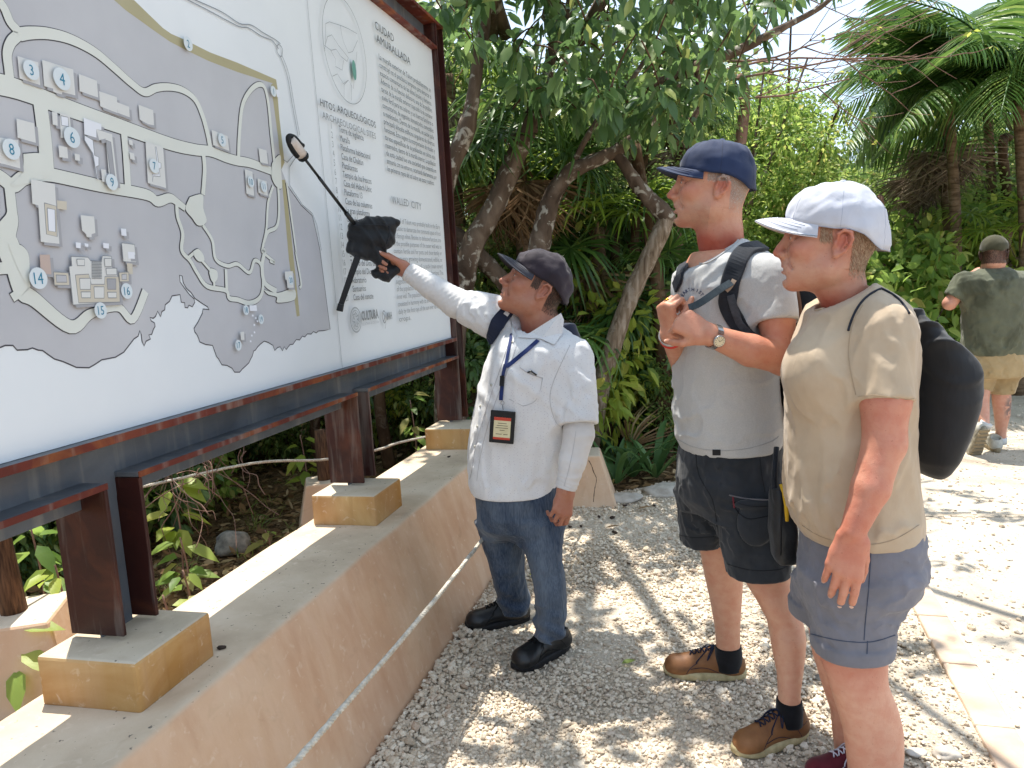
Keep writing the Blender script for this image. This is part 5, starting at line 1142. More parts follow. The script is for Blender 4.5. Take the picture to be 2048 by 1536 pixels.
    # the pulled sternum strap from strap to the fists, pale side up
    e0, e1 = hit(bs, 1464, 568, .016)[0], J(1400, 606, Y0-.265); mb = MB(); Q = smoothline([e0, e0*.6+e1*.4+[0, -.012, .004], e1, e1+np.array([-.03, .01, -.012])], 6); mb.ribbon(Q, [(.05, -1, .5)]*len(Q), .021, .002); mesh('chest_strap', mb.V, mb.F, simple('webbing_slate', '2b343a', '3a444a', 90, .7), bp, False)
    mb = MB(); Pq, Nq = hits(bs, [(1452, 582), (1462, 573), (1470, 563)], .014, 4)
    if len(Pq) > 1: mb.ribbon(Pq, Nq, .014, .003); mesh('strap_keeper', mb.V, mb.F, simple('webbing_tan', 'a5907e', rough=.8), bp, False)
    mb = MB(); Pq, Nq = hits(bs, [(1372, 530), (1366, 545), (1361, 560), (1354, 575)], .004, 4)
    if len(Pq) > 1: mb.ribbon(Pq, Nq, .04, .008); mesh('shoulder_strap', mb.V, mb.F, stp, bp, False)
    # ---- hip pouch
    pc = thing('hip_pouch', 'black hip pouch with yellow cord at the thigh of the grey shirted man', 'bag', loc=tuple(J(1565, 1050, Y0-.26)))
    blg = fabric('pouch_black', '121316', '202226', 14, 500, .2, .5, .4, 20, spec=.4); g = SDF(J(1535, 1130, Y0-.26)-[.03, .08, .03], J(1602, 960, Y0-.26)+[.03, .08, .03], .004)
    g.loft(rows([(975, 1544, 1570, .03, Y0-.25), (990, 1541, 1580, .036, Y0-.25), (1060, 1540, 1592, .045, Y0-.255), (1110, 1545, 1594, .045, Y0-.255), (1123, 1552, 1588, .035, Y0-.255)], Y0-.25), 0, p=3.2, disp=lambda X, Y, Z: .003*vnoise(X, Y, Z, 45, 3)); V, Fc = g.mesh(1); mesh('pouch_body', V, Fc, blg, pc); bq = bvh_of(V, Fc)
    mb = MB(); Pq, Nq = hits(bq, [(1562, 985), (1563, 1020), (1562, 1060), (1561, 1110)], .001, 5); mb.tube(Pq, .003, 6); mesh('zip', mb.V, mb.F, simple('tab_black', '15161a'), pc)
    mb = MB(); mb.tube([J(1562, 968, Y0-.30), J(1569, 985, Y0-.31), J(1573, 1010, Y0-.312), J(1574, 1042, Y0-.31)], [.006, .007, .007, .005], 8); mesh('cord', mb.V, mb.F, simple('cord_yellow', 'c7a126', rough=.6), pc)
    mb = MB(); mb.tube([J(1548, 980, Y0-.25), J(1550, 930, Y0-.22), J(1553, 895, Y0-.19)], .008, 8); mesh('hanger', mb.V, mb.F, stp, pc)
    return P
grey_man()
# ================================================================ woman in sand T-shirt
def woman():
    Y0 = 1.97; loc = ground(1740, 1536); loc = np.array([J(1735, 1100, Y0)[0], Y0, 0])
    P = Person('woman in white cap sand shirt and blue shorts watching the guide', tuple(loc), 'c0917a', 'b05a45'); root = P.root
    c = J(1664, 478, Y0); R = frame((-.92, .33, .10))
    P.head(c, R, 1.10, [c+R@np.array((-.03, 0, -.055)), J(1684, 580, Y0+.005), J(1700, 660, Y0+.02)], (.051, .058), '8a6a50', chin=.9, nose=.985, lipc='b0665a', jowl=.004, h=.002, smile=.8)
    P.hair(lambda x, y, z: ((z < .05) & (z > -.085) & (((x < -.04)) | ((x < .030) & (x > .004) & (z > -.004)))).astype(float)*np.clip((z+.09)/.04, .1, 1), '7a5b42', 'b39a80', 4200, .013, .3, (-.45, 0, -1))
    wht = fabric('cap_white', 'b6b8c2', 'c3c5ce', 7, 700, .12, .8, .35, 22)
    P.cap(wht, wht, under=simple('cap_white_under', 'c9c3bf'), seam=simple('cap_white_seam', '989cab'), blen=.074, zf=.042, zs=.022, zb=-.045, top=.128, rx=.110, ry=.088, wr=.006, seed=9, bdrop=.016)
    sand = fabric('tee_sand', 'af9b83', 'baa78f', 9, 900, .10, .8, .6, 10, spec=.25)
    RW = rows([(560, 1654, 1732, .07), (578, 1640, 1756, .10), (600, 1626, 1786, .14), (628, 1616, 1806, .168), (670, 1604, 1816, .18), (730, 1586, 1818, .178), (780, 1578, 1818, .17), (850, 1574, 1819, .16), (920, 1571, 1824, .158), (990, 1573, 1832, .162), (1040, 1590, 1838, .165), (1066, 1606, 1835, .16)], Y0)
    sh = J(1770, 652, Y0-.135); hem = J(1771, 803, Y0-.185); el = J(1767, 888, Y0-.205); wr = J(1706, 1062, Y0-.235); shf = J(1665, 655, Y0+.17); elf = J(1650, 900, Y0+.2)
    g = SDF((min(r[1]-r[3] for r in RW)-.06, Y0-.36, RW[-1][0]-.03), (max(r[1]+r[3] for r in RW)+.06, Y0+.33, RW[0][0]+.03), .0055)
    f1 = folds(.012, 11, 31, (.2, 0, .75)); 
    def fd(X, Y, Z):
        a = np.clip((Z-1.2)/.15, 0, 1); low = np.clip((1.1-Z)/.3, 0, 1)
        # drag lines from the strap towards the bust
        return f1(X, Y, Z)*(.85+.6*low)*np.clip((Z-RW[-1][0])/.06, .15, 1) + .006*a*np.exp(-((Z-1.33)/.1)**2)*np.maximum(0, np.sin(70*(Z*.9-X*.55)))**2
    g.loft(RW, 0, p=2.2, disp=fd); g.ell(J(1618, 740, Y0-.06), (.055, .07, .08), .09)
    f2 = folds(.009, 17, 8, (.1, .1, .95)); sleeve(g, sh, hem, .060, .066, .045, f2); sleeve(g, shf, shf+(elf-shf)*.6, .066, .072, .05, f2)
    g.plane(J(1678, 592, Y0), (-.45, 0, .88)); g.cone(J(1690, 520, Y0), J(1692, 650, Y0), .066, .074, .004, 's')
    V, Fc = g.mesh(2); shirt = mesh('shirt', V, Fc, sand, root); bs = bvh_of(V, Fc); sd = fabric('tee_sand_rib', 'a08d75', 'ab9880', 60, 900, .2)
    hem_ring(bs, [(1631, 621), (1645, 618), (1668, 604), (1695, 585), (1722, 566), (1738, 558)], .0035, sd, 'collar', shirt, root)
    hem_ring(bs, [(1604, 1050), (1640, 1072), (1690, 1086), (1740, 1089), (1790, 1078), (1838, 1050)], .0009, sd, 'hem_stitch', shirt, root)
    hem_ring(bs, [(1716, 793), (1745, 790), (1775, 793), (1805, 798), (1828, 797)], .0009, sd, 'sleeve_stitch', shirt, root)
    hem_ring(bs, [(1726, 610), (1705, 650), (1697, 700), (1703, 750), (1712, 790)], .0010, sd, 'sleeve_seam', shirt, root)
    # ---- shorts
    blue = fabric('shorts_slate_blue', '6d6c72', '7a7981', 10, 700, .15, .85, .45, 13)
    S1 = rows([(1040, 1612, 1830, .155), (1075, 1606, 1839, .162), (1130, 1604, 1834, .164), (1165, 1608, 1820, .155), (1190, 1630, 1795, .10)], Y0)
    nl = rows([(1150, 1612, 1820, .108, Y0-.06), (1200, 1618, 1804, .103, Y0-.065), (1255, 1623, 1789, .099, Y0-.07), (1300, 1627, 1782, .097, Y0-.075)], Y0); cu = rows([(1270, 1621, 1788, .104, Y0-.073), (1300, 1623, 1785, .102, Y0-.075)], Y0)
    fl = rows([(1150, 1584, 1780, .11, Y0+.09), (1185, 1580, 1765, .105, Y0+.10), (1226, 1582, 1755, .10, Y0+.11)], Y0); cuf = rows([(1196, 1576, 1760, .106, Y0+.1), (1226, 1578, 1757, .105, Y0+.11)], Y0)
    g = SDF((S1[0][1]-.32, Y0-.28, nl[-1][0]-.03), (S1[0][1]+.26, Y0+.32, S1[0][0]+.03), .0055); f3 = folds(.009, 19, 14, (.5, 0, .4))
    g.loft(S1, 0, disp=f3); g.loft(nl, .07, disp=f3); g.loft(fl, .07, disp=f3)
    fc_ = folds(.002, 18, 3, (.2, 0, .7))
    g.loft(cu, .003, disp=fc_); g.loft(cuf, .003, disp=fc_)
    for q in (nl[-1], fl[-1]): g.ell((q[1], q[2], q[0]-.02), (q[3]-.014, q[4]-.014, .045), 0, 's')
    V, Fc = g.mesh(2); sho = mesh('shorts', V, Fc, blue, root); bsh = bvh_of(V, Fc); sm = simple('shorts_seam', '424a5c', rough=.9)
    for pts, r in (([(1742, 1100), (1738, 1170), (1731, 1240), (1728, 1280)], .0011), ([(1622, 1268), (1680, 1281), (1740, 1284), (1790, 1270)], .0012), ([(1735, 1282), (1734, 1308)], .0012)): hem_ring(bsh, pts, r, sm, 'seam', sho, root)
    q, nn = hit(bsh, 1735, 1120, .001)
    if q is not None:
        mb = MB(); mb.tube([q, q+nn*.003], [.0062, .0055], 14); mb.tube([q+nn*.003, q+nn*.0042], [.0035, .003], 10); sub('rivet', mb.V, mb.F, simple('rivet_brass', 'a39a84', rough=.35, Metallic=.8), sho, root)
    # ---- legs
    n2 = rows([(1250, 1632, 1780, .07, Y0-.07), (1312, 1637, 1776, .068, Y0-.075), (1345, 1648, 1775, .066, Y0-.078), (1370, 1657, 1778, .064, Y0-.08), (1415, 1670, 1797, .064, Y0-.075), (1460, 1683, 1809, .062, Y0-.07), (1510, 1691, 1811, .056, Y0-.065), (1570, 1697, 1800, .05, Y0-.06), (1640, 1702, 1780, .042, Y0-.06), (1700, 1702, 1772, .04, Y0-.06)], Y0)
    f2_ = rows([(1180, 1600, 1730, .068, Y0+.10), (1230, 1612, 1728, .066, Y0+.11), (1300, 1622, 1722, .062, Y0+.12), (1360, 1640, 1730, .06, Y0+.13), (1420, 1660, 1750, .056, Y0+.13), (1500, 1668, 1735, .042, Y0+.14), (1560, 1670, 1730, .04, Y0+.14)], Y0)
    for rr in (n2, f2_):
        g = SDF((min(r[1]-r[3] for r in rr)-.03, min(r[2]-r[4] for r in rr)-.03, max(rr[-1][0], .03)-.02), (max(r[1]+r[3] for r in rr)+.03, max(r[2]+r[4] for r in rr)+.03, rr[0][0]+.02), .005)
        g.loft(rr, 0, p=2.05, disp=lambda X, Y, Z: .0018*vnoise(X, Y, Z, 22, 18, 2)); V_, F_ = g.mesh(2)
        C = np.tile(np.array(lin('cd9c84')[:3]), (len(V_), 1)); m = np.clip(.15+.7*np.exp(-((V_[:, 2]-.47)/.07)**2)+.3*vnoise(V_[:, 0], V_[:, 1], V_[:, 2], 12, 4), 0, 1)[:, None]*.6; P.addskin(V_, F_, C*(1-m)+P.red*m)
    maroon = fabric('shoe_maroon', '4f1822', '64202c', 20, 500, .2, .7); wso = simple('sole_white', 'b9b7b2', 'cfcdc8', 40, .7); wla = simple('lace_white', 'c9c7d2', rough=.9)
    a, b = ground(1748, 1546), ground(1642, 1548); d = b-a; yaw = math.atan2(d[1], d[0])
    st = np.array([f2_[-1][1], f2_[-1][2], .006])-np.array([math.cos(2.85), math.sin(2.85), 0])*.0; shoe(root, st+np.array([.055, -.05, 0]), math.radians(186), .25, maroon, wso, wla); shoe(root, np.array([n2[-1][1]+.01, n2[-1][2], .006]), math.radians(196), .25, maroon, wso, wla)
    # ---- near arm and hanging hand
    g = SDF(J(1620, 1210, Y0-.24)-[.04, .12, .02], J(1840, 640, Y0-.2)+[.04, .14, .02], .0034)
    m1 = el*.5+wr*.5+[.004, -.004, 0]
    g.chain([sh, hem, el, m1, wr], [.056, .056, .046, .043, .029], .02); g.ell(el+[.018, .006, .0], (.028, .03, .035), .03)
    for k_, (u0, v0, u1, v1) in enumerate(((1786, 876, 1808, 879), (1790, 884, 1806, 890))):
        g.cone(J(u0, v0, Y0-.257), J(u1, v1, Y0-.25), .0016, .0012, .006, 's')
    dh = J(1681, 1165, Y0-.235)-wr; nd = (-.45, -1, .12)
    hd = hand(g, wr+dh/np.linalg.norm(dh)*.006, dh, nd, -1, ((.22, .35, .25), (.24, .38, .28), (.28, .42, .3), (.36, .45, .3)), ((.35, .5), (.15, .5), (.05, .4)), 1.1, spread=.035)
    V_, F_ = g.mesh(1); C = np.tile(np.array(lin('c8937b')[:3]), (len(V_), 1)); m = np.clip(.35+.9*np.exp(-((V_[:, 2]-.86)/.1)**2)*.6+.9*np.clip((V_[:, 2]-1.05)/.15, 0, 1)*.5+.3*vnoise(V_[:, 0], V_[:, 1], V_[:, 2], 12, 4), 0, 1)[:, None]*.55; P.addskin(V_, F_, C*(1-m)+P.red*m)
    nails(P, hd, nd, (0, 1, 2, 3), root)
    g = SDF(elf-[.1, .1, .35], shf+[.1, .1, .1], .006); g.chain([shf, elf, elf+[-.05, -.02, -.26]], [.06, .05, .032], .02); P.addskin(*g.mesh(1))
    P.core([RW[3:-1], S1], [((J(1700, 660, Y0), sh, hem), (.05, .055, .05)), ((J(1700, 660, Y0), shf, elf), (.05, .055, .045)), ((J(1720, 1080, Y0), np.array(n2[0])[[1, 2, 0]]), (.08, .06)), ((J(1700, 1080, Y0), np.array(f2_[0])[[1, 2, 0]]), (.08, .055))])
    P.finish()
    # ---- drawstring bag
    bg = thing('drawstring_bag', 'black drawstring bag slung on the back of the woman in the white cap', 'bag', loc=tuple(J(1870, 800, Y0+.02)))
    bk = fabric('bag_black_nylon', '17181b', '232427', 6, 900, .12, .7, .6, 9, spec=.3)
    g = SDF(J(1790, 970, Y0)-[.05, .2, .03], J(1960, 610, Y0)+[.05, .25, .05], .0055)
    fr = lambda X, Y, Z: .007*np.maximum(0, np.sin(60*Y+9*np.sin(14*Z)+20*X))**2*np.clip((Z-1.1)/.2, 0, 1)+.004*vnoise(X, Y, Z, 16, 5)
    g.loft(rows([(615, 1795, 1822, .05), (645, 1800, 1846, .09), (680, 1806, 1882, .12), (715, 1812, 1920, .135), (740, 1816, 1936, .14), (800, 1816, 1931, .14), (860, 1812, 1916, .135), (910, 1815, 1895, .12), (938, 1830, 1882, .09), (949, 1846, 1872, .06)], Y0+.03), 0, p=2.3, disp=fr)
    V, Fc = g.mesh(1); mesh('bag_body', V, Fc, bk, bg); mb = MB(); Pq, Nq = hits(bs, [(1762, 578), (1742, 588), (1725, 603), (1712, 622), (1702, 645), (1697, 662)], .002, 6); mb.tube(Pq, .0028, 7)
    Pq2, _ = hits(bs, [(1762, 578), (1785, 590), (1803, 606), (1818, 628)], .002, 6); mb.tube(Pq2, .0028, 7); mesh('shoulder_cord', mb.V, mb.F, simple('cord_slate', '262a33', rough=.9), bg)
    return P
woman()
# ================================================================ guide in white shirt, umbrella, badge
def guide():
    Y0 = 2.95; loc = ground(1060, 1300); loc[2] = 0
    P = Person('guide in white dotted shirt jeans and dark cap pointing at the map', tuple(loc), 'aa7861', '9c6250'); root = P.root
    c = J(1074, 573, Y0); R = frame((-1, -.10, .56))
    P.head(c, R, 1.10, [c+R@np.array((-.03, 0, -.055)), J(1079, 640, Y0+.01), J(1080, 715, Y0+.03)], (.064, .074), '2a1c16', stubble=.12, jowl=.010, lipc='8a4a42', nose=1.01, h=.0022)
    P.hair(lambda x, y, z: ((z < .05) & (z > -.07) & (((x < -.04)) | ((x < .030) & (x > .002) & (z > -.012)))).astype(float)*np.clip((z+.08)/.04, .1, 1), '17110e', '33261f', 3800, .010, .25, (-.4, 0, -1))
    capm = fabric('cap_charcoal', '2a242b', '393039', 7, 600, .15, .75, .4, 20)
    P.cap(capm, fabric('cap_charcoal_visor', '34343c', '44444c', 9, 600, .1, .6), under=simple('cap_charcoal_under', '1c1a1e'), seam=simple('cap_charcoal_seam', '1d191f'), blen=.072, zf=.044, zs=.024, zb=-.035, top=.128, rx=.111, ry=.089, wr=.006, seed=21)
    # ---- shirt with fine dots
    def dots(n, co, c):
        v = n.n('ShaderNodeTexVoronoi'); v.inputs['Scale'].default_value = 120; v.inputs['Randomness'].default_value = .45; n.l(n.co(rot=(.5, .6, .78)), v.inputs['Vector'])
        return n.mix(n.ramp(v.outputs['Distance'], [(.12, (.5, .5, .5)), (.24, (0, 0, 0))]), c, '9a8f9e')
    wsh = fabric('shirt_white_dotted', 'cfcfd0', 'd9d9da', 8, 900, .1, .9, .5, 13, extra=dots); slv = fabric('sleeve_white_knit', 'c9c6c4', 'd6d4d3', 10, 1000, .15, .85, .35, 40)
    RW = rows([(652, 1030, 1122, .085), (668, 1003, 1140, .13), (690, 982, 1156, .18), (720, 968, 1163, .20), (760, 957, 1160, .205), (812, 946, 1156, .205), (870, 936, 1146, .20), (920, 931, 1132, .192), (955, 931, 1122, .185), (978, 940, 1116, .18)], Y0)
    shr = J(1003, 640, Y0+.10); elr = J(912, 606, Y0+.17); wrr = J(816, 543, Y0+.20); hemr = J(928, 612, Y0+.155)
    shl = J(1146, 716, Y0-.10); ell_ = J(1158, 868, Y0-.19); heml = J(1156, 850, Y0-.185); wrl = J(1132, 975, Y0-.215)
    g = SDF((RW[0][1]-.58, Y0-.42, RW[-1][0]-.03), (RW[0][1]+.36, Y0+.40, RW[0][0]+.18), .0062)
    f1 = folds(.013, 12, 41, (.2, 0, .7))
    def fd(X, Y, Z): return f1(X, Y, Z)*(.8+.5*np.clip((.95-Z)/.2, 0, 1))*np.clip((Z-RW[-1][0])/.06, .2, 1) + .006*np.exp(-((Z-1.1)/.12)**2)*np.maximum(0, np.sin(34*(Z+X*.9)))**3
    g.loft(RW, 0, p=2.25, disp=fd); f2 = folds(.012, 20, 5, (.1, 0, .6)); sleeve(g, shr, hemr, .098, .072, .06, f2, .004)
    f3 = folds(.012, 17, 9, (.0, .1, .8)); sleeve(g, shl, heml, .082, .078, .06, f3)
    g.plane(J(1082, 652, Y0), (-.25, 0, .96)) if False else None
    g.cone(J(1078, 610, Y0), J(1062, 700, Y0-.06), .072, .058, .004, 's')
    V, Fc = g.mesh(2); shirt = mesh('shirt', V, Fc, wsh, root); bs = bvh_of(V, Fc)
    seamw = simple('shirt_seam', 'b4b2b4', rough=.9)
    # collar leaves
    cm = fabric('shirt_collar', 'cfcfd0', 'd9d9da', 8, 900, .1, .9, .2, 20, extra=dots)
    def leaf(pts, name, th=.003, off=.012):
        Q = []
        for (u, v, o_) in pts:
            p, n_ = hit(bs, u, v, o_)
            if p is None: p = J(u, v, Y0-.12)
            Q.append(p)
        mb = MB(); nn = np.array((0, -1, .3)); k = len(Q); mb.add([q for q in Q]+[q-nn*.004 for q in Q], [tuple(range(k)), tuple(range(2*k-1, k-1, -1))]+[(i, k+i, k+(i+1) % k, (i+1) % k) for i in range(k)]); return sub(name, mb.V, mb.F, cm, shirt, root, False)
    leaf([(1036, 676, .004), (1060, 668, .006), (1090, 652, .010), (1122, 626, .022), (1128, 640, .016), (1124, 672, .010), (1108, 692, .007), (1082, 680, .006), (1060, 678, .005)], 'collar')
    leaf([(1034, 672, .006), (1022, 648, .012), (1018, 634, .018), (1024, 660, .008), (1028, 688, .006)], 'collar')
    hem_ring(bs, [(1034, 690), (1020, 730), (1000, 780), (982, 830), (968, 880), (958, 930), (954, 962)], .0012, seamw, 'placket', shirt, root); hem_ring(bs, [(1016, 690), (1000, 740), (982, 790), (966, 840), (952, 890), (944, 940), (940, 958)], .0012, seamw, 'placket', shirt, root)
    hem_ring(bs, [(1140, 690), (1108, 760), (1100, 800), (1110, 840), (1124, 856)], .0012, seamw, 'armhole_seam', shirt, root)
    for (u, v) in ((1026, 684), (983, 770), (961, 812), (955, 853), (950, 893)):
        q, nn = hit(bs, u, v, .0008)
        if q is not None: mb = MB(); mb.tube([q, q+nn*.0022], [.0058, .0048], 12); sub('button', mb.V, mb.F, simple('button_pearl', 'b9b5a8', rough=.3), shirt, root)
    # breast pocket with sunglasses arm peeking out
    Pq, Nq = hits(bs, [(1040, 735), (1060, 748), (1085, 756)], .0015, 5); mb = MB()
    if len(Pq) > 2: mb.tube(Pq, .0016, 6)
    for pts in ([(1085, 756), (1074, 800), (1046, 812)], [(1018, 798), (1046, 812)]):
        Pq, Nq = hits(bs, pts, .0006, 6)
        if len(Pq) > 2: mb.tube(Pq, .0011, 5)
    sub('pocket_edge', mb.V, mb.F, seamw, shirt, root)
    q0, q1, q2 = [hit(bs, u, v, .006)[0] for u, v in ((1055, 745), (1062, 742), (1073, 750))]
    # arms in white knit sleeves
    g = SDF(np.minimum(wrr, shr)-[.09, .1, .09], np.maximum(wrr, shr)+[.06, .1, .09], .004)
    el2 = elr; g.chain([shr, elr, elr*.5+wrr*.5, wrr], [.064, .060, .050, .038], .02); dv = (wrr-elr)/np.linalg.norm(wrr-elr)
    def rib(p, dvec, a): return lambda X, Y, Z: a*np.maximum(0, np.sin(330*((X-p[0])*dvec[0]+(Y-p[1])*dvec[1]+(Z-p[2])*dvec[2])+4*np.sin(40*Z+30*X)))*np.exp(-(((X-p[0])**2+(Y-p[1])**2+(Z-p[2])**2)/.10**2))
    g.disp(rib(wrr, dv, .0035)); g.disp(rib(elr, dv, .0025)); g.plane(wrr+dv*.004, dv); V, Fc = g.mesh(1); mesh('arm_sleeve', V, Fc, slv, root)
    g = SDF(np.minimum(wrl, shl)-[.1, .1, .05], np.maximum(wrl, shl)+[.09, .1, .05], .004); dv2 = (wrl-ell_)/np.linalg.norm(wrl-ell_); g.chain([shl, ell_, ell_*.5+wrl*.5, wrl], [.062, .056, .050, .0385], .02); g.disp(rib(wrl, dv2, .0038)); g.disp(rib(ell_, dv2, .002)); g.plane(wrl+dv2*.006, dv2); V, Fc = g.mesh(1); asl = mesh('arm_sleeve', V, Fc, slv, root); ba = bvh_of(V, Fc); hem_ring(ba, [(1152, 862), (1146, 900), (1136, 945), (1128, 972)], .001, seamw, 'sleeve_seam', asl, root)
    # hands
    dh = J(1122, 1034, Y0-.235)-wrl; nd = (.35, -1, .05); g = SDF(np.minimum(wrl, wrl+dh)-[.1, .1, .12], np.maximum(wrl, wrl+dh)+[.1, .1, .06], .0034); g.cone(wrl-dv2*.05, wrl+dv2*.01, .034, .031, .0)
    hand(g, wrl+dh/np.linalg.norm(dh)*.004, dh, nd, -1, ((.5, .8, .5), (.55, .8, .5), (.6, .85, .5), (.65, .85, .5)), ((.4, .6), (.15, .6), (0, .5)), 1.02); P.addskin(*g.mesh(1))
    dr = J(772, 516, Y0+.25)-wrr; nr = (-.1, .55, .8); nr = (.35, .75, .55); g = SDF(wrr-[.2, .14, .12], wrr+[.08, .14, .15], .0034); g.cone(wrr-dv*.05, wrr+dv*.01, .035, .031, 0)
    hr = hand(g, wrr+dv*.006, dv*.7+np.array([-.25, 0, .0]), (.25, .85, .45), -1, ((1.1, 1.2, .7), (1.15, 1.2, .7), (1.2, 1.2, .7), (1.25, 1.2, .7)), ((.55, .55), (.35, .35), (.15, .2)), 1.03); P.addskin(*g.mesh(1)); nails(P, hr, (-.1, -.5, .8), ('thumb',), root, 1.2)
    # ---- jeans
    def fade(n, co, c):
        c = n.mix(n.ramp(n.noise(5, n.co((1.4, 1.4, .5)), 4), [(.42, (0, 0, 0)), (.68, (.6, .6, .6))]), c, '69737e')
        return n.mix(n.math('MULTIPLY', n.ramp(n.noise(260, n.co((1, 1, .12)), 2), [(.35, (0, 0, 0)), (.7, (1, 1, 1))]), .18), c, '8d99a6')
    den = fabric('denim', '1f2b3d', '2d3b50', 6, 700, .2, .9, .55, 15, extra=fade)
    S1 = rows([(950, 950, 1118, .165), (985, 948, 1122, .175), (1020, 950, 1130, .172), (1045, 957, 1126, .15), (1065, 985, 1105, .10)], Y0)
    l1 = rows([(1040, 951, 1058, .10, Y0+.06), (1082, 960, 1050, .098, Y0+.07), (1115, 973, 1050, .094, Y0+.075), (1160, 984, 1052, .085, Y0+.085), (1195, 992, 1062, .082, Y0+.095), (1222, 1000, 1062, .084, Y0+.10)], Y0)
    l2 = rows([(1040, 1030, 1131, .10, Y0-.07), (1082, 1038, 1129, .098, Y0-.09), (1121, 1054, 1128, .092, Y0-.11), (1160, 1064, 1133, .086, Y0-.13), (1209, 1070, 1136, .086, Y0-.145), (1245, 1067, 1134, .09, Y0-.155), (1268, 1070, 1131, .09, Y0-.16)], Y0)
    g = SDF((S1[0][1]-.30, Y0-.38, l2[-1][0]-.03), (S1[0][1]+.28, Y0+.36, S1[0][0]+.03), .0058); f4 = folds(.013, 15, 51, (.15, 0, .6))
    def fj(X, Y, Z): return f4(X, Y, Z)*(.6+.7*np.exp(-((Z-.12)/.1)**2)) + .006*np.exp(-((Z-.14)/.09)**2)*np.sin(95*Z+6*np.sin(12*X+9*Y))
    g.loft(S1, 0, disp=fj); g.loft(l1, .06, disp=fj); g.loft(l2, .06, disp=fj); V, Fc = g.mesh(2); jeans = mesh('jeans', V, Fc, den, root); bj = bvh_of(V, Fc); st = simple('denim_stitch', '4d5764', rough=.9)
    for pts in ([(1104, 1046), (1110, 1090), (1116, 1140), (1122, 1190), (1128, 1240), (1129, 1262)], [(1012, 1040), (1010, 1075), (1016, 1110), (1026, 1150), (1036, 1190), (1050, 1212)], [(958, 1010), (972, 1030), (995, 1045), (1010, 1050)]): hem_ring(bj, pts, .0009, st, 'seam', jeans, root)
    # ---- shoes
    bl = fabric('shoe_black_leather', '0f1012', '1b1c1f', 20, 400, .15, .42, .3, 25, spec=.5, sheen=0); so = simple('sole_black', '141416', '222225', 30, .7, .3, 90); la = simple('lace_black', '0c0c0e', rough=.9)
    for (tu, tv, hu, hv) in ((946, 1260, 1066, 1240), (1034, 1345, 1143, 1292)):
        a, b = ground(hu, hv), ground(tu, tv); d = b-a; L = np.linalg.norm(d); shoe(root, a+d/L*.05+[0, 0, .006], math.atan2(d[1], d[0]), max(L, .285), bl, so, la, wide=1.1, toe=1.08)
    P.core([RW[1:-1], S1, l1[:2], l2[:2]], [((J(1080, 715, Y0), shr, elr, wrr), (.05, .05, .04, .028)), ((J(1080, 715, Y0), shl, ell_, wrl), (.05, .05, .04, .028))])
    P.finish()
    # ---- sunglasses in the pocket
    if q0 is not None:
        mb = MB(); mb.tube([q0, q1, q2], [.006, .008, .006], 8, flat=.5); tag(mesh('sunglasses', mb.V, mb.F, simple('glasses_black', '0d1013', rough=.25, spec=.6), None), "black sunglasses tucked in the guide's shirt pocket", 'sunglasses')
    # ---- lanyard with badge
    ly = thing('lanyard_badge', "blue lanyard with black badge holder round the guide's neck", 'badge', loc=tuple(J(1004, 850, Y0-.2)))
    navy = fabric('lanyard_blue', '1b2a56', '25356a', 30, 900, .25, .7)
    def strap(pts, w, mat, name, off=.003, th=.0016):
        Pq, Nq = hits(bs, pts, off, 6); mb = MB()
        if len(Pq) > 2: mb.ribbon(Pq, Nq, w, th); return mesh(name, mb.V, mb.F, mat, ly, False), Pq, Nq
        return None, None, None
    strap([(1024, 668), (1020, 690), (1016, 712), (1012, 732)], .013, navy, 'strap'); strap([(1076, 682), (1058, 698), (1036, 716), (1014, 734)], .016, navy, 'strap', .004)
    strap([(1013, 730), (1009, 750), (1006, 770), (1003, 800)], .015, navy, 'strap', .008); _, bp_, _n = strap([(1009, 752), (1007, 762), (1006, 772)], .017, simple('buckle_black', '15171b', rough=.4), 'buckle', .011, .005)
    pb, nb = hit(bs, 1004, 853, .012); nb = np.array((-.12, -1, .12)); ax = J(1008, 822, Y0)-J(1004, 884, Y0); ax /= np.linalg.norm(ax); nb = nb-ax*(nb@ax); nb /= np.linalg.norm(nb); tx = np.cross(ax, nb); Rm = np.stack([tx, ax, nb], 1)
    if (J(1050, 850, Y0)-J(1000, 850, Y0))@tx < 0: tx = -tx; Rm = np.stack([tx, ax, nb], 1)
    pb = J(1004.5, 854, pb[1]-.012); mb = MB(); mb.box(pb, (.0455, .060, .004), Rm); hold = mb.build('holder', simple('badge_leather', '101113', '1a1b1e', 60, .5), ly, bevel=.003)
    def on(x, y, z): return pb+tx*x+ax*y+nb*z
    def flat(name, x0, x1, y0, y1, z, mat): mb = MB(); mb.add([on(x0, y0, z), on(x1, y0, z), on(x1, y1, z), on(x0, y1, z)], [(0, 1, 2, 3)]); return mesh(name, mb.V, mb.F, mat, ly, False)
    flat('card', -.031, .031, -.046, .036, .0046, simple('card_cream', 'c9bf9a', 'd6cda9', 40, .4)); flat('card_band', -.031, .031, .024, .036, .0050, simple('card_red', 'b8402f', rough=.4)); flat('card_band', -.031, .031, -.046, -.038, .0050, simple('card_red', 'b8402f'))
    for i, (a_, b_) in enumerate(((-.016, .016), (-.02, .02), (-.024, .022), (-.008, .01), (-.022, .0), (.006, .022))): y = .014-.0085*i if i < 4 else -.026; flat('card_line', a_, b_, y-.0012, y+.0012, .0051, simple('card_ink', '6d6450', rough=.5))
    mb = MB(); rp = J(1005, 806, pb[1]+.004); mb.tube([rp+[.006*math.cos(t), 0, .007*math.sin(t)] for t in np.linspace(0, 6.28, 13)], .0014, 5); mb.tube([rp-[0, 0, .006], rp-[0, 0, .02], on(0, .066, 0)], .0025, 6); mesh('clip', mb.V, mb.F, simple('clip_steel', '9a9a9a', rough=.3, Metallic=.9), ly)
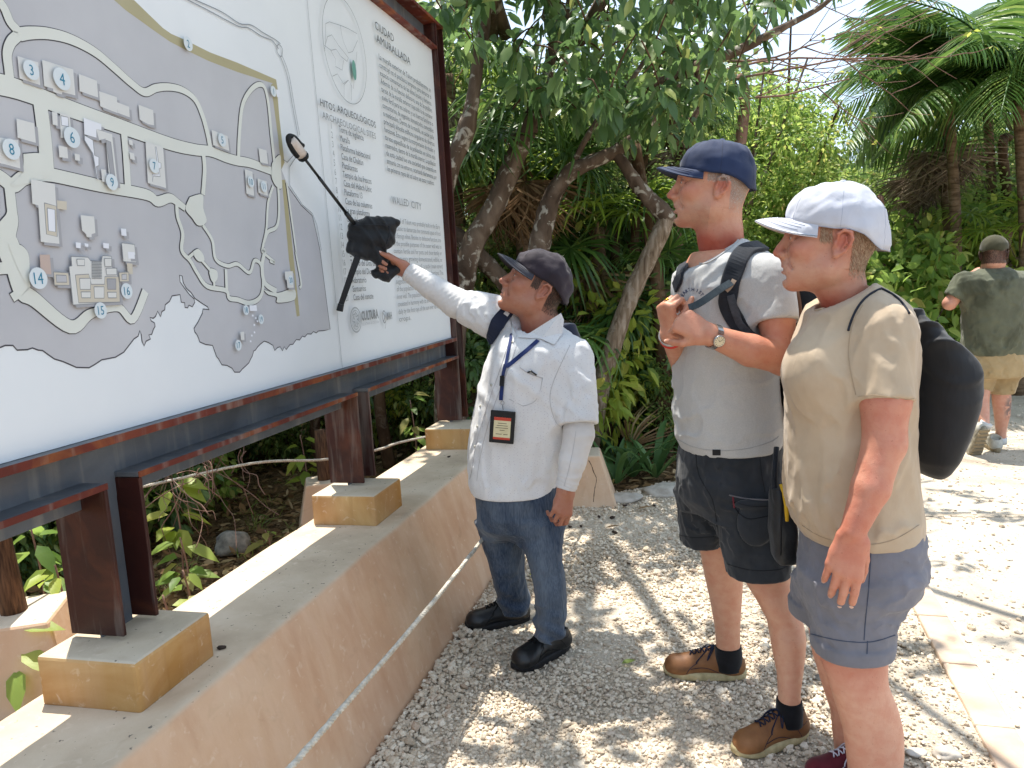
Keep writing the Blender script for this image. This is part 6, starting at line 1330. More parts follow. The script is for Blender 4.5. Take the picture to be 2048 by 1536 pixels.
    # ---- his backpack: a strap on the far shoulder and the pack edge behind
    bp = thing('backpack', "dark backpack strap with white tag on the guide's shoulder", 'backpack', loc=tuple(J(1160, 690, Y0+.2)))
    dk = fabric('guide_pack', '1d2335', '262c3e', 12, 600, .2, .8); Pq, Nq = hits(bs, [(1016, 622), (1000, 640), (988, 662), (980, 690), (974, 700)], .004, 6); mb = MB(); mb.ribbon(Pq, Nq, np.interp(np.linspace(0, 1, len(Pq)), [0, .5, 1], [.05, .058, .035]), .010); mesh('shoulder_strap', mb.V, mb.F, dk, bp, False)
    Pq, Nq = hits(bs, [(1009, 626), (1015, 632)], .0165, 3); mb = MB()
    if len(Pq) > 1: mb.ribbon(Pq, Nq, .016, .001); mesh('strap_tag', mb.V, mb.F, simple('tag_white', 'c6c6c6', rough=.7), bp, False)
    g = SDF(J(1060, 880, Y0+.26)-[.1, .14, .05], J(1170, 640, Y0+.26)+[.05, .12, .04], .007); g.loft(rows([(648, 1080, 1150, .06, Y0+.27), (690, 1070, 1166, .09, Y0+.27), (780, 1066, 1172, .1, Y0+.27), (870, 1070, 1160, .09, Y0+.27)], Y0), 0, p=2.5); V, Fc = g.mesh(1); mesh('pack_body', V, Fc, dk, bp)
    # ---- folded umbrella used as a pointer
    um = thing('umbrella', 'folded black compact umbrella used as a pointer against the map', 'umbrella', loc=tuple(J(745, 500, 3.05)))
    yh = Y0+.21; blk = fabric('umbrella_nylon', '0d0f13', '1a1d22', 7, 900, .1, .6, .7, 16, spec=.35)
    aL_, zL_ = onsign(590, 292, 1.385); tip = sg(aL_, 1.385, zL_); a2_, z2_ = onsign(705, 443, 1.33); s1 = sg(a2_, 1.33, z2_); shaftm = simple('umbrella_shaft', '101114', rough=.35, spec=.5)
    mb = MB(); dsh = (s1-tip)/np.linalg.norm(s1-tip); mb.tube([tip+dsh*.05, tip+dsh*.16], [.0052, .0052], 10); mb.tube([tip+dsh*.155, s1-dsh*.04], [.0062, .0062], 10); mb.tube([s1-dsh*.05, s1+dsh*.04], [.009, .010], 10); mesh('shaft', mb.V, mb.F, shaftm, um)
    # handle: pale grip with black hood and hook
    ed = dsh; up_ = np.array([0, 0, 1.])-ed*ed[2]; up_ /= np.linalg.norm(up_); sd = np.cross(ed, up_); mb = MB(); mb.tube([tip+ed*k for k in (-.028, -.01, .02, .046)], [.018, .0205, .0215, .020], 12); mesh('grip', mb.V, mb.F, simple('grip_pale', 'bfb1a6', 'cdc3bb', 60, .5), um)
    mb = MB(); mb.tube([tip+ed*k for k in (.044, .052, .06)], [.022, .022, .018], 12); mb.tube(smoothline([tip+ed*.03-up_*.021, tip-up_*.022, tip-ed*.03-up_*.012, tip-ed*.04+up_*.004, tip-ed*.02+up_*.022, tip+ed*.015+up_*.026, tip+ed*.03+up_*.032], 5), .0095, 8); mesh('grip_hood', mb.V, mb.F, simple('grip_black', '101114', rough=.5), um)
    # bunched canopy
    ym = np.mean([s1[1], wrr[1]]); D_ = lambda u, v, o=0.: J(u, v, ym+o)
    g = SDF(D_(680, 575)-[.05, .12, .0], D_(810, 425)+[.05, .12, .03], .0034)
    pl = lambda pts, rad, k=.012, o=0.: [g.cone(D_(*pts[i], o), D_(*pts[i+1], o), rad[i], rad[i+1], k) for i in range(len(pts)-1)]
    pl([(712, 455), (740, 452), (775, 450), (793, 447)], [.028, .034, .032, .014]); pl([(708, 470), (738, 480), (768, 478), (783, 462)], [.030, .045, .040, .018]); pl([(702, 490), (725, 497), (752, 505), (762, 520)], [.018, .040, .036, .028]); pl([(760, 505), (766, 528), (772, 545)], [.026, .026, .030], o=.03); pl([(752, 546), (772, 550), (794, 540)], [.016, .024, .016], o=.02); pl([(702, 500), (715, 508)], [.016, .018])
    g.disp(lambda X, Y, Z: .005*np.maximum(0, np.sin(70*(X*.5+Z*.9)+6*np.sin(18*X+11*Y)))**2+.003*vnoise(X, Y, Z, 40, 2)); V, Fc = g.mesh(1); mesh('canopy', V, Fc, blk, um); bu = bvh_of(V, Fc)
    mb = MB(); Pq, Nq = hits(bu, [(706, 452), (730, 450), (760, 450), (778, 451)], .002, 5); 
    if len(Pq) > 2: mb.tube(Pq, .0016, 5)
    Pq, Nq = hits(bu, [(778, 451), (779, 470), (772, 490), (764, 500)], .002, 5)
    if len(Pq) > 2: mb.tube(Pq, .0016, 5)
    mesh('canopy_hem', mb.V, mb.F, simple('hem_dark', '272a30', rough=.7), um)
    mb = MB(); Q = smoothline([D_(716, 512, -.03), D_(704, 545, -.03), D_(692, 580, -.025), D_(681, 612, -.02)], 6); mb.ribbon(Q, [(.2, -1, .1)]*len(Q), np.interp(np.linspace(0, 1, len(Q)), [0, 1], [.026, .022]), .003); mb.tube([D_(682, 608, -.022), D_(679, 622, -.022)], [.013, .014], 8); mesh('closing_strap', mb.V, mb.F, blk, um, False)
    mb = MB(); ribm = simple('rib_steel', '8e8e8e', rough=.35, Metallic=.8)
    for k in range(5): a = D_(712+k*8, 447, -.02); mb.tube([a, a+np.array([.006*math.sin(k*2), 0, .012+.004*math.cos(k*3)]), a+np.array([.018, 0, .002])], .0016, 5)
    mesh('rib_ends', mb.V, mb.F, ribm, um)
    return P
guide()
# ================================================================ man walking away on the path
def walker():
    Y0 = 5.65; loc = ground(1995, 905); loc[2] = 0
    P = Person('man in olive shirt and khaki shorts walking away along the path', tuple(loc), 'c69680', 'b07060'); root = P.root
    c = J(1988, 507, Y0-.02); R = frame((.62, .78, -.05)); P.head(c, R, 1.02, [c+R@np.array((-.03, 0, -.055)), J(1986, 535, Y0), J(1985, 575, Y0)], (.062, .075), '2a1c16', stubble=.75, h=.0036)
    P.hair(lambda x, y, z: ((z < .055) & (z > -.07) & (x < .0)).astype(float), '1b1512', '3a2c24', 2600, .012, .3)
    olc = fabric('cap_olive', '3c3a2a', '4b4835', 9, 500, .15); P.cap(olc, olc, blen=.06, zf=.045, zs=.03, zb=.0, top=.128, rx=.108, ry=.088, wr=.002, seed=31)
    def sweat(n, co, c):
        g_ = n.n('ShaderNodeTexCoord'); return n.mix(n.ramp(n.noise(3.2, n.co((1.6, 1.6, .8)), 4, .6), [(.52, (0, 0, 0)), (.62, (.6, .6, .6))]), c, '35372b')
    oli = fabric('tee_olive', '57594a', '666855', 8, 600, .12, .9, .6, 9, extra=sweat)
    RW = rows([(536, 1962, 2012, .08), (546, 1942, 2034, .13), (558, 1926, 2052, .16), (580, 1924, 2056, .175), (620, 1929, 2054, .18), (660, 1930, 2052, .18), (700, 1927, 2050, .175), (708, 1930, 2048, .17)], Y0)
    shl = J(1930, 565, Y0); ell_ = J(1899, 607, Y0+.02); heml = J(1908, 596, Y0+.015); wrl = J(1940, 552, Y0+.16); shr = J(2048, 565, Y0); elr = J(2068, 612, Y0+.1)
    g = SDF((RW[0][1]-.42, Y0-.26, RW[-1][0]-.03), (RW[0][1]+.45, Y0+.3, RW[0][0]+.03), .009); f1 = folds(.012, 14, 61, (.2, 0, .6)); g.loft(RW, 0, p=2.3, disp=f1); sleeve(g, shl, heml, .085, .078, .06, f1); sleeve(g, shr, elr, .085, .08, .06, f1); g.cone(J(1987, 520, Y0), J(1987, 552, Y0+.02), .066, .07, .004, 's')
    V, Fc = g.mesh(1); mesh('shirt', V, Fc, oli, root)
    kh = fabric('shorts_khaki', '94805e', 'a6926f', 8, 500, .15, .9, .5, 12)
    S1 = rows([(695, 1930, 2046, .165), (730, 1928, 2048, .172), (752, 1929, 2047, .168)], Y0); l1 = rows([(742, 1931, 1990, .10), (765, 1937, 1984, .095), (782, 1940, 1978, .09, Y0+.02)], Y0); l2 = rows([(742, 1985, 2044, .10), (765, 1984, 2032, .095), (787, 1982, 2023, .09)], Y0)
    g = SDF((S1[0][1]-.32, Y0-.24, l2[-1][0]-.03), (S1[0][1]+.32, Y0+.28, S1[0][0]+.03), .009); f2 = folds(.012, 18, 71, (.3, 0, .5)); g.loft(S1, 0, disp=f2); g.loft(l1, .04, disp=f2); g.loft(l2, .04, disp=f2); V, Fc = g.mesh(1); mesh('shorts', V, Fc, kh, root)
    for rr in (rows([(770, 1941, 1980, .07), (800, 1942, 1976, .066, Y0-.04), (825, 1950, 1977, .055, Y0-.1), (845, 1960, 1977, .042, Y0-.15), (855, 1962, 1978, .04, Y0-.17)], Y0), rows([(775, 1986, 2018, .068), (800, 1986, 2020, .066), (830, 1990, 2018, .058), (860, 1993, 2011, .042), (885, 1992, 2010, .04)], Y0)):
        g = SDF((min(r[1]-r[3] for r in rr)-.03, min(r[2]-r[4] for r in rr)-.03, rr[-1][0]-.02), (max(r[1]+r[3] for r in rr)+.03, max(r[2]+r[4] for r in rr)+.03, rr[0][0]+.02), .007); g.loft(rr, 0, p=2.05); V_, F_ = g.mesh(2); C = np.tile(P.skin, (len(V_), 1))
        if rr[0][1] > J(1981, 770, Y0)[0]:   # tattoo on the right calf
            x, z = V_[:, 0], V_[:, 2]; q = J(2008, 812, Y0); m = (np.exp(-(((x-q[0])/.035)**2+((z-q[2])/.085)**2)**2)*(V_[:, 1] < Y0-.01)*(np.abs(vnoise(x*1.6, V_[:, 1], z, 70, 12)) > .12))[:, None]*.8; C = C*(1-m)+np.array([.09, .085, .09])*m
        P.addskin(V_, F_, C)
    g = SDF(np.minimum(ell_, wrl)-[.12, .12, .12], np.maximum(shl, wrl)+[.08, .15, .1], .006); g.chain([shl, ell_, wrl], [.055, .048, .034], .02); hand(g, wrl, J(1958, 536, Y0+.2)-wrl, (-.5, .1, .8), 1, ((.6, .7, .5),)*4, ((.5, .4), (.3, .3), (.2, .2)), 1.); P.addskin(*g.mesh(1))
    P.core([RW[1:-1], S1, l1, l2], [((J(1985, 575, Y0), shl, ell_), (.06, .06, .045))])
    P.finish()
    up = simple('shoe_offwhite', 'a8a498', 'c2bfb4', 40, .8); so = simple('sole_grey', '77705f', '9b9484', 60, .9); so2 = simple('sole_tan', '8d7f66', rough=.9); la = simple('lace_pale', 'b5b2aa', rough=.9); sk = simple('sock_white', 'c6c6c4', rough=.95)
    st = ground(1996, 906); shoe(root, st+[0, .02, .006], 1.25, .30, up, so2, la)
    # trailing foot: heel lifted, sole turned to the viewer
    an = J(1972, 848, Y0-.19); o, T = shoe(root, an+np.array([-.035, -.035, -.055]), 1.45, .30, up, so, la, pitch=-1.05)
    for x in np.linspace(-.015, .235, 8):
        mb = MB(); mb.hexa([T(q) for q in ((x-.010, -.032, -.006), (x+.010, -.032, -.006), (x+.010, .034, -.006), (x-.010, .034, -.006), (x-.011, -.034, .003), (x+.011, -.034, .003), (x+.011, .036, .003), (x-.011, .036, .003))]); sub('tread', mb.V, mb.F, so2, o, root, False)
    for a, b in ((J(1969, 852, Y0-.17), J(1974, 845, Y0-.18)), (J(2001, 888, Y0), J(2001, 875, Y0))): mb = MB(); mb.tube([a, b], [.042, .043], 12); mesh('sock', mb.V, mb.F, sk, root)
    # sunglasses over the cap edge
    mb = MB(); mb.tube([P.T(np.array(q)) for q in ((-.01, -.083, .0), (.05, -.078, .004), (.09, -.06, .004), (.098, -.03, 0))], [.003, .003, .006, .010], 8); mesh('sunglasses', mb.V, mb.F, simple('glasses_black', '0d1013', rough=.25), root)
walker()
# ================================================================ vegetation
def leafmat(name, stops, trans=.35, rough=.45, spec=.35, tcol=None):
    n = NT(name); g = n.n('ShaderNodeNewGeometry'); oi = n.n('ShaderNodeObjectInfo')
    f = n.math('FRACT', n.math('ADD', g.outputs['Random Per Island'], oi.outputs['Random']))
    c = n.ramp(f, stops); c = n.mix(n.math('MULTIPLY', n.noise(14, n.co(), 3), .35), c, stops[len(stops)//2][1])
    n.fin(c, rough, n.bump(n.noise(70, n.co(), 2), .2, .004), spec)
    t = n.n('ShaderNodeBsdfTranslucent'); hs = n.n('ShaderNodeHueSaturation'); hs.inputs['Value'].default_value = 1.7; hs.inputs['Saturation'].default_value = .95; hs.inputs['Hue'].default_value = .485; n.l(c, hs.inputs['Color']); n.l(hs.outputs[0], t.inputs['Color'])
    mx = n.n('ShaderNodeMixShader'); mx.inputs[0].default_value = trans; n.l(n.b.outputs[0], mx.inputs[1]); n.l(t.outputs[0], mx.inputs[2]); n.l(mx.outputs[0], n.o.inputs['Surface']); return n.m
LM = dict(
    dark=leafmat('leaf_dark_glossy', [(0, '3b5830'), (.35, '4b6b3c'), (.7, '5f7d48'), (.93, '7c9354'), (1, 'a3a85c')], .42, .36, .5),
    mid=leafmat('leaf_mid_green', [(0, '3a542c'), (.35, '536f38'), (.7, '738746'), (.9, '96a05a'), (1, '8f7f52')], .46),
    bright=leafmat('leaf_bright_green', [(0, '4d6e30'), (.3, '67883b'), (.65, '86a04a'), (.88, 'a3b05c'), (1, '9c8d55')], .5),
    lime=leafmat('leaf_yellow_green', [(0, '66802f'), (.4, '889e3c'), (.8, 'a5ae4a'), (1, 'bcb45a')], .45),
    palm=leafmat('palm_green', [(0, '2d4a22'), (.4, '40632b'), (.8, '587a34'), (1, '7c9048')], .32, .4, .45),
    palmy=leafmat('palm_yellow_green', [(0, '506f24'), (.4, '6c8a2c'), (.8, '88a035'), (1, 'a3ad48')], .42, .4, .45),
    dry=leafmat('leaf_dry_brown', [(0, '54402c'), (.4, '7a5f42'), (.8, '9a8060'), (1, 'b29c7c')], .15, .8, .15),
    drygrey=leafmat('palm_dead_grey', [(0, '5a4a3c'), (.4, '78685a'), (.8, '93836f'), (1, 'a89a86')], .12, .8, .15),
    litter=leafmat('leaf_litter', [(0, '463423'), (.35, '6e5439'), (.7, '97795440'[:6]), (.9, 'b8a17f'), (1, '7f7a3c')], .05, .85, .15),
    strap=leafmat('leaf_strap', [(0, '33502c'), (.5, '4a6a3a'), (1, '66844c')], .2, .4, .4),
    grass=leafmat('grass_blade', [(0, '4a5f2a'), (.5, '6b7d38'), (1, '98904e')], .3))
def barkmat(name, stops, patch='b9b3a6', amt=.7, st=(1, 1, .5)):
    n = NT(name); co = n.co(st); c = n.ramp(n.noise(7, co, 7, .6), stops); c = n.mix(n.math('MULTIPLY', n.ramp(n.noise(13, n.co(), 5, .5), [(.56, (0, 0, 0)), (.63, (1, 1, 1))]), amt), c, patch)
    return n.fin(c, .9, n.bump(n.noise(32, co, 6), .7, .012), .15)
BM = dict(mottle=barkmat('bark_mottled', [(.3, '3f332a'), (.5, '5f5044'), (.72, '7d6e60')]), dead=barkmat('bark_bare_grey', [(.3, '5b4b3c'), (.5, '83725f'), (.72, 'a8998a')], 'b9aea0', .3, (5, 5, .5)), brown=barkmat('bark_brown', [(.3, '352519'), (.5, '54402e'), (.72, '6e5a45')], '8b7d6c', .25), palm=barkmat('bark_palm', [(.3, '4a3a2b'), (.5, '6a5743'), (.72, '85705a')], '9b8d7c', .25, (1, 1, 5)), twig=barkmat('twig_bark', [(.3, '6a4f44'), (.6, '8f7264'), (.8, 'a98e80')], 'b6a296', .2))
def unit(A): return A/(np.linalg.norm(A, axis=-1, keepdims=True)+1e-9)
def leaves(P, D, N, L, Wd, droop=.15, oval=True):
    """vectorised folded leaves"""
    P, D, N = np.asarray(P), unit(np.asarray(D)), np.asarray(N); S = unit(np.cross(D, N)); N = unit(np.cross(S, D)); L = np.broadcast_to(L, len(P))[:, None]; Wd = np.broadcast_to(Wd, len(P))[:, None]
    dz = np.array([0, 0, -1.])
    def pt(t, s, up): return P + D*L*t + S*Wd*s + N*Wd*up + dz*(droop*t*t)*L
    if oval:
        V = np.stack([pt(0, 0, 0), pt(.28, -.43, .1), pt(.28, 0, 0), pt(.28, .43, .1), pt(.62, -.42, .1), pt(.64, 0, 0), pt(.62, .42, .1), pt(1, 0, -.02)], 1); m = 8
        F = [(0, 2, 1), (0, 3, 2), (2, 5, 4), (2, 4, 1), (3, 6, 5), (3, 5, 2), (5, 7, 4), (6, 7, 5)]
    else:
        V = np.stack([pt(0, 0, 0), pt(.45, -.5, .12), pt(1, 0, 0), pt(.45, .5, .12)], 1); m = 4; F = [(0, 2, 1), (0, 3, 2)]
    F = (np.array(F)[None]+(np.arange(len(P))*m)[:, None, None]).reshape(-1, 3); return V.reshape(-1, 3), F
def cluster_leaves(C, n, r, L, Wd, down=.5, oval=True, out=1., rs=None):
    """n leaves round each centre in C, radiating and hanging"""
    R_ = rs or rng; C = np.repeat(np.asarray(C), n, 0); k = len(C); d = unit(R_.normal(size=(k, 3))); D = d*out+np.array([0, 0, -down])+R_.normal(0, .15, (k, 3)); P = C+d*r*R_.uniform(.1, 1, (k, 1))
    N = unit(R_.normal(size=(k, 3))*.7+np.array([0, 0, 1.])); s = R_.uniform(.65, 1.25, k); return leaves(P, D, N, L*s, Wd*s, .18, oval)
def tubeto(mb, P, r0, r1, n=7, seg=4, jit=0.):
    Q = smoothline(P, seg); mb.tube(Q, list(np.interp(np.linspace(0, 1, len(Q)), np.linspace(0, 1, 2), [r0, r1])), n, jit=jit)
# ---------------------------------------------------------------- the big-leaved tree over the clearing
def near_tree():
    YT = 5.75; Q = lambda u, v, y=YT: at(u, v, y); base = Q(1085, 700); base[2] = 0
    t = thing('broadleaf_tree', 'many stemmed tree with mottled leaning trunks and large dark hanging leaves over the clearing', 'tree', loc=(base[0], YT, 0))
    def trunk(pts, mat='mottle', y=YT, name='trunk', n=12):
        A = smoothline([list(Q(p[0], p[1], p[3] if len(p) > 3 else y))+[p[2]*y/F] for p in pts], 6); mb = MB(); R_ = A[:, 3]*(1+.07*np.array([mnoise.noise((i*.5, len(pts), 0)) for i in range(len(A))]))
        mb.tube(A[:, :3], list(R_), n, jit=.07); return mesh(name, mb.V, mb.F, BM[mat], t)
    trunk([(905, 1000, 34), (900, 800, 32), (904, 660, 30), (925, 565, 25), (945, 492, 22), (990, 410, 21), (1020, 340, 20), (1050, 270, 20), (1072, 222, 17), (1095, 150, 11), (1110, 60, 8), (1120, -60, 6)])
    trunk([(880, 455, 15), (925, 480, 17), (975, 530, 18), (1020, 580, 17), (1060, 650, 15)], y=YT+.25, name='limb')
    trunk([(880, 440, 17), (905, 330, 16), (932, 262, 18), (945, 200, 13), (955, 130, 12), (968, 50, 12), (982, -60, 11)], y=YT-.3, name='limb')
    trunk([(1088, 960, 24), (1085, 800, 23), (1078, 650, 22), (1076, 520, 22), (1090, 440, 20), (1108, 385, 18), (1140, 345, 16), (1180, 325, 14), (1232, 302, 13), (1275, 268, 9), (1310, 235, 7), (1370, 150, 5)], name='trunk')
    trunk([(1146, 338, 8), (1160, 300, 6), (1200, 235, 6), (1245, 185, 5), (1290, 120, 4)], name='limb', n=8)
    trunk([(1218, 300, 9), (1240, 318, 11), (1275, 370, 14), (1300, 400, 16), (1332, 432, 18), (1336, 448, 10)], name='limb')
    trunk([(1335, 425, 9), (1330, 445, 17), (1300, 510, 17), (1262, 590, 17), (1228, 685, 18), (1200, 780, 19), (1182, 880, 20), (1170, 960, 21)], 'dead', name='dead_trunk')
    trunk([(1300, 170, 7), (1375, 142, 8), (1410, 122, 9), (1450, 112, 10), (1500, 90, 9), (1560, 58, 7), (1640, 15, 5), (1700, -40, 4)], y=YT-.5, name='limb', n=9)
    trunk([(1390, 120, 5), (1400, 200, 6), (1385, 240, 6)], y=YT-.4, name='limb', n=7)
    trunk([(1120, 120, 14), (1135, 60, 12), (1150, -40, 11)], y=YT+.2, name='limb')
    # leaf clusters filling the crown seen in the picture
    C = []; tw = MB(); lowv = lambda u: np.interp(u, [860, 950, 1020, 1100, 1180, 1260, 1320, 1400, 1470, 1540, 1620, 1700, 1760], [120, 170, 215, 245, 290, 320, 330, 300, 215, 130, 70, 20, -20])
    while len(C) < 300:
        u = rnd.uniform(860, 1740); v = rnd.uniform(-140, 330)
        if v > lowv(u)-42 or (u > 1470 and rnd.random() < .62): continue
        y = rnd.uniform(4.5, 6.4) if v < 200 else rnd.uniform(5.0, 6.2); C.append(Q(u, v, y))
    C = np.array(C); Vb, Fb = cluster_leaves(C, 10, .09, .115, .056, .85)
    for c in C[::2]:
        e = c+np.array([rnd.uniform(-.2, .2), rnd.uniform(-.1, .4), rnd.uniform(-.05, .35)]); tw.tube(smoothline([c, (c+e)/2+[0, 0, .03], e], 3), [.004, .005, .006, .006, .007, .007, .008][:7] if False else .0055, 5)
    tag(mesh('twig', tw.V, tw.F, BM['brown'], t), kind='stuff')
    # the largest leaves as parts of their own, the rest as one mass
    cen = Vb.reshape(-1, 8, 3).mean(1); vis = inview(cen, -20); order = np.argsort(np.where(vis, cen[:, 1], 99)); big = set(order[:300].tolist())
    VV = Vb.reshape(-1, 8, 3); FF = Fb[:8]
    for i in sorted(big): mesh('leaf', VV[i], FF, LM['dark'], t)
    rest = np.array([i for i in range(len(VV)) if i not in big]); Fr = (FF[None]+(np.arange(len(rest))*8)[:, None, None]).reshape(-1, 3)
    tag(mesh('crown', VV[rest].reshape(-1, 3), Fr, LM['dark'], t), kind='stuff')
    # the same crown reaching over the clearing, above the frame
    C = []
    HOLES = [(np.array(h[:2]), h[2]) for h in ((.62, 3.42, .42), (-.32, 2.55, .30), (-.15, 3.3, .25), (1.5, 2.2, .35), (.95, 4.6, .35), (.3, 4.9, .3), (.95, 1.78, .3), (1.15, 1.5, .3), (.22, 2.52, .17), (.55, 2.0, .15))]   # gaps that let the sun reach the gravel
    for _ in range(4600):
        x, y = rnd.uniform(-2.4, 2.1), rnd.uniform(1.5, 6.8); z = rnd.uniform(3.3, 4.9)
        if z < 1.5+.40*y+.25-.06*x: continue
        g = np.array((x, y))-np.array(SUNV[:2])/SUNV.z*z
        den = np.clip(1.25-.6*max(0, g[0]-.9)-.0*g[1], 0, 1); gl, ga_ = g@LB[:2], g@DA[:2]
        if gl > 1.05 and ga_ < 3.1: continue
        if g[0] > 1.55 or g[0] < -1.7: den *= .12
        if any(np.linalg.norm(g-h) < r for h, r in HOLES): continue
        nz = mnoise.noise((g[0]*1.5, g[1]*1.5, 4.))
        if nz < -.12: den *= .25
        if rnd.random() < den*.17: C.append((x, y, z))
    Vb, Fb = cluster_leaves(np.array(C), 8, .16, .15, .075, .5); tag(mesh('crown', Vb, Fb, LM['dark'], t), kind='stuff')
    mb = MB()
    for (a, b) in (((.1, 5.7, 3.2), (-.6, 3.2, 4.3)), ((.4, 5.7, 3.3), (.9, 3.0, 4.2)), ((0, 5.7, 3.2), (.2, 2.2, 4.5)), ((.6, 5.6, 3.1), (1.9, 3.6, 4.2))): tubeto(mb, [a, (np.array(a)+b)/2+[0, 0, .25], b], .05, .015)
    mesh('limb', mb.V, mb.F, BM['mottle'], t) if False else tag(mesh('upper_limbs', mb.V, mb.F, BM['mottle'], t), kind='stuff')
near_tree()
# ---- bare twiggy branch against the sky
def bare_branch():
    t = thing('bare_tree', 'leafless tree with pinkish twigs spread against the sky', 'tree', loc=(2.2, 7.2, 0)); mb = MB(); bud = []
    tubeto(mb, [(2.2, 7.2, 0), (2.1, 7.3, 1.6), (2.25, 7.2, 2.9), at(1480, 150, 7.1)], .09, .03)
    r2 = random.Random(3)
    def grow(p, d, L, r, lev):
        d = d/np.linalg.norm(d); pts = [p]; q = p.copy(); dd = d.copy()
        for i in range(4): dd = dd+np.array([r2.uniform(-.22, .22), r2.uniform(-.22, .22), r2.uniform(-.16, .26)]); dd /= np.linalg.norm(dd); q = q+dd*L/4; pts.append(q.copy())
        mb.tube(pts, list(np.linspace(r, r*.55, 5)), 5)
        if lev == 0: bud.append(q); return
        for i in (1, 2, 3, 4):
            for s in ((1, -1) if i < 4 else (0,)):
                if r2.random() < .55: nd = (pts[i]-pts[i-1]); nd /= np.linalg.norm(nd); side = np.array([r2.uniform(-.3, .3), r2.uniform(-.6, .6), s*r2.uniform(.45, .9)]); grow(pts[i], nd+side*.9, L*r2.uniform(.45, .7), r*.55, lev-1)
    for (u, v, u2, v2, L) in ((1450, 140, 1800, 60, 1.5), (1460, 160, 1760, 140, 1.45), (1440, 200, 1740, 190, 1.3), (1430, 120, 1700, 100, 1.2), (1500, 40, 1790, -20, 1.2)):
        a, b = at(u, v, 7.1), at(u2, v2, 6.9); grow(a, b-a, L*.85, .012, 2)
    mesh('branch', mb.V, mb.F, BM['twig'], t); B = np.array(bud); V, F_ = cluster_leaves(B[::3], 3, .02, .05, .03, .1, False); tag(mesh('young_leaves', V, F_, LM['lime'], t), kind='stuff')
bare_branch()
# ---------------------------------------------------------------- templates: fan leaf, feather frond, bushes, trees
def fan_mesh(name, mat, nl=34, L=.62, arc=5.0, droop=.35, w=.03, seed=0):
    r = np.random.default_rng(seed); V = []; Fc = []
    mb = MB(); mb.tube([(-.55, 0, -.12), (-.28, 0, -.03), (0, 0, 0)], [.007, .007, .006], 5); V += mb.V; Fc += mb.F
    for i in range(nl):
        a = -arc/2+arc*i/(nl-1)+r.normal(0, .015); d = np.array([math.cos(a), math.sin(a), .12*math.cos(i*1.7)]); s = np.array([-math.sin(a), math.cos(a), 0]); l = L*(.8+.2*math.cos(a*.5))*r.uniform(.9, 1.05); dr = droop*r.uniform(.6, 1.4); k = len(V)
        for t, ww in ((.02, .35), (.3, 1.), (.55, 1.), (.78, .7), (1., .06)):
            c = d*l*t+np.array([0, 0, -dr*l*max(0, t-.35)**2*1.9+.05*t]); c[:2] *= 1-.16*max(0, t-.5)*dr
            tw = .45; V += [tuple(c-s*w/2*ww+[0, 0, tw*w/2*ww]), tuple(c), tuple(c+s*w/2*ww+[0, 0, tw*w/2*ww])]
        for j in range(4): b = k+j*3; Fc += [(b, b+1, b+4, b+3), (b+1, b+2, b+5, b+4)]
    me = bpy.data.meshes.new(name); me.from_pydata([tuple(map(float, v)) for v in V], [], Fc); me.materials.append(mat); me.polygons.foreach_set('use_smooth', np.ones(len(me.polygons), bool)); return me
FAN = [fan_mesh('fan_leaf', LM['palm'], seed=1), fan_mesh('fan_leaf', LM['palm'], 30, .58, 4.6, .8, seed=2)]; FANY = [fan_mesh('fan_leaf', LM['palmy'], 32, .6, 5., .4, seed=3)]
FAND = [fan_mesh('dead_fan', LM['drygrey'], 22, .6, 2.6, .9, .022, seed=4), fan_mesh('dead_fan', LM['dry'], 20, .6, 2.2, .7, .022, seed=5)]
def frond_mesh(name, mat, L=1.5, n=34, lw=.026, ll=.42, seed=0, arch=1.0):
    r = np.random.default_rng(seed); V = []; Fc = []; P = []
    for t in np.linspace(0, 1, 15): P.append(np.array([L*(t-.12*t*t*arch), 0, L*(.42*t-.75*arch*t*t)]))
    mb = MB(); mb.tube(P, list(np.linspace(.014, .004, 15)), 6); V += mb.V; Fc += mb.F
    for i in range(n):
        t = .12+.88*i/(n-1); q = t*14; j = min(int(q), 13); c0 = P[j]+(P[j+1]-P[j])*(q-j); tg = P[min(j+1, 14)]-P[j]; tg = tg/np.linalg.norm(tg)
        for s in (1, -1):
            l = ll*(math.sin(math.pi*min(t*.9+.12, 1))**.6)*r.uniform(.85, 1.1); d = unit(tg*.75+np.array([0, s*1., 0])+r.normal(0, .06, 3)); k = len(V)
            for tt, ww in ((0, .5), (.35, 1.), (.7, .8), (1, .05)):
                c = c0+d*l*tt+np.array([0, 0, -l*.75*tt**1.8]); sd = np.cross(d, [0, 0, 1]); sd /= np.linalg.norm(sd); V += [tuple(c-sd*lw/2*ww+[0, 0, .3*lw*ww]), tuple(c), tuple(c+sd*lw/2*ww+[0, 0, .3*lw*ww])]
            for jj in range(3): b = k+jj*3; Fc += [(b, b+1, b+4, b+3), (b+1, b+2, b+5, b+4)]
    me = bpy.data.meshes.new(name); me.from_pydata([tuple(map(float, v)) for v in V], [], Fc); me.materials.append(mat); me.polygons.foreach_set('use_smooth', np.ones(len(me.polygons), bool)); return me
FR = [frond_mesh('frond', LM['palm'], 1.5, 36, seed=1), frond_mesh('frond', LM['palm'], 1.35, 34, seed=2, arch=1.25)]
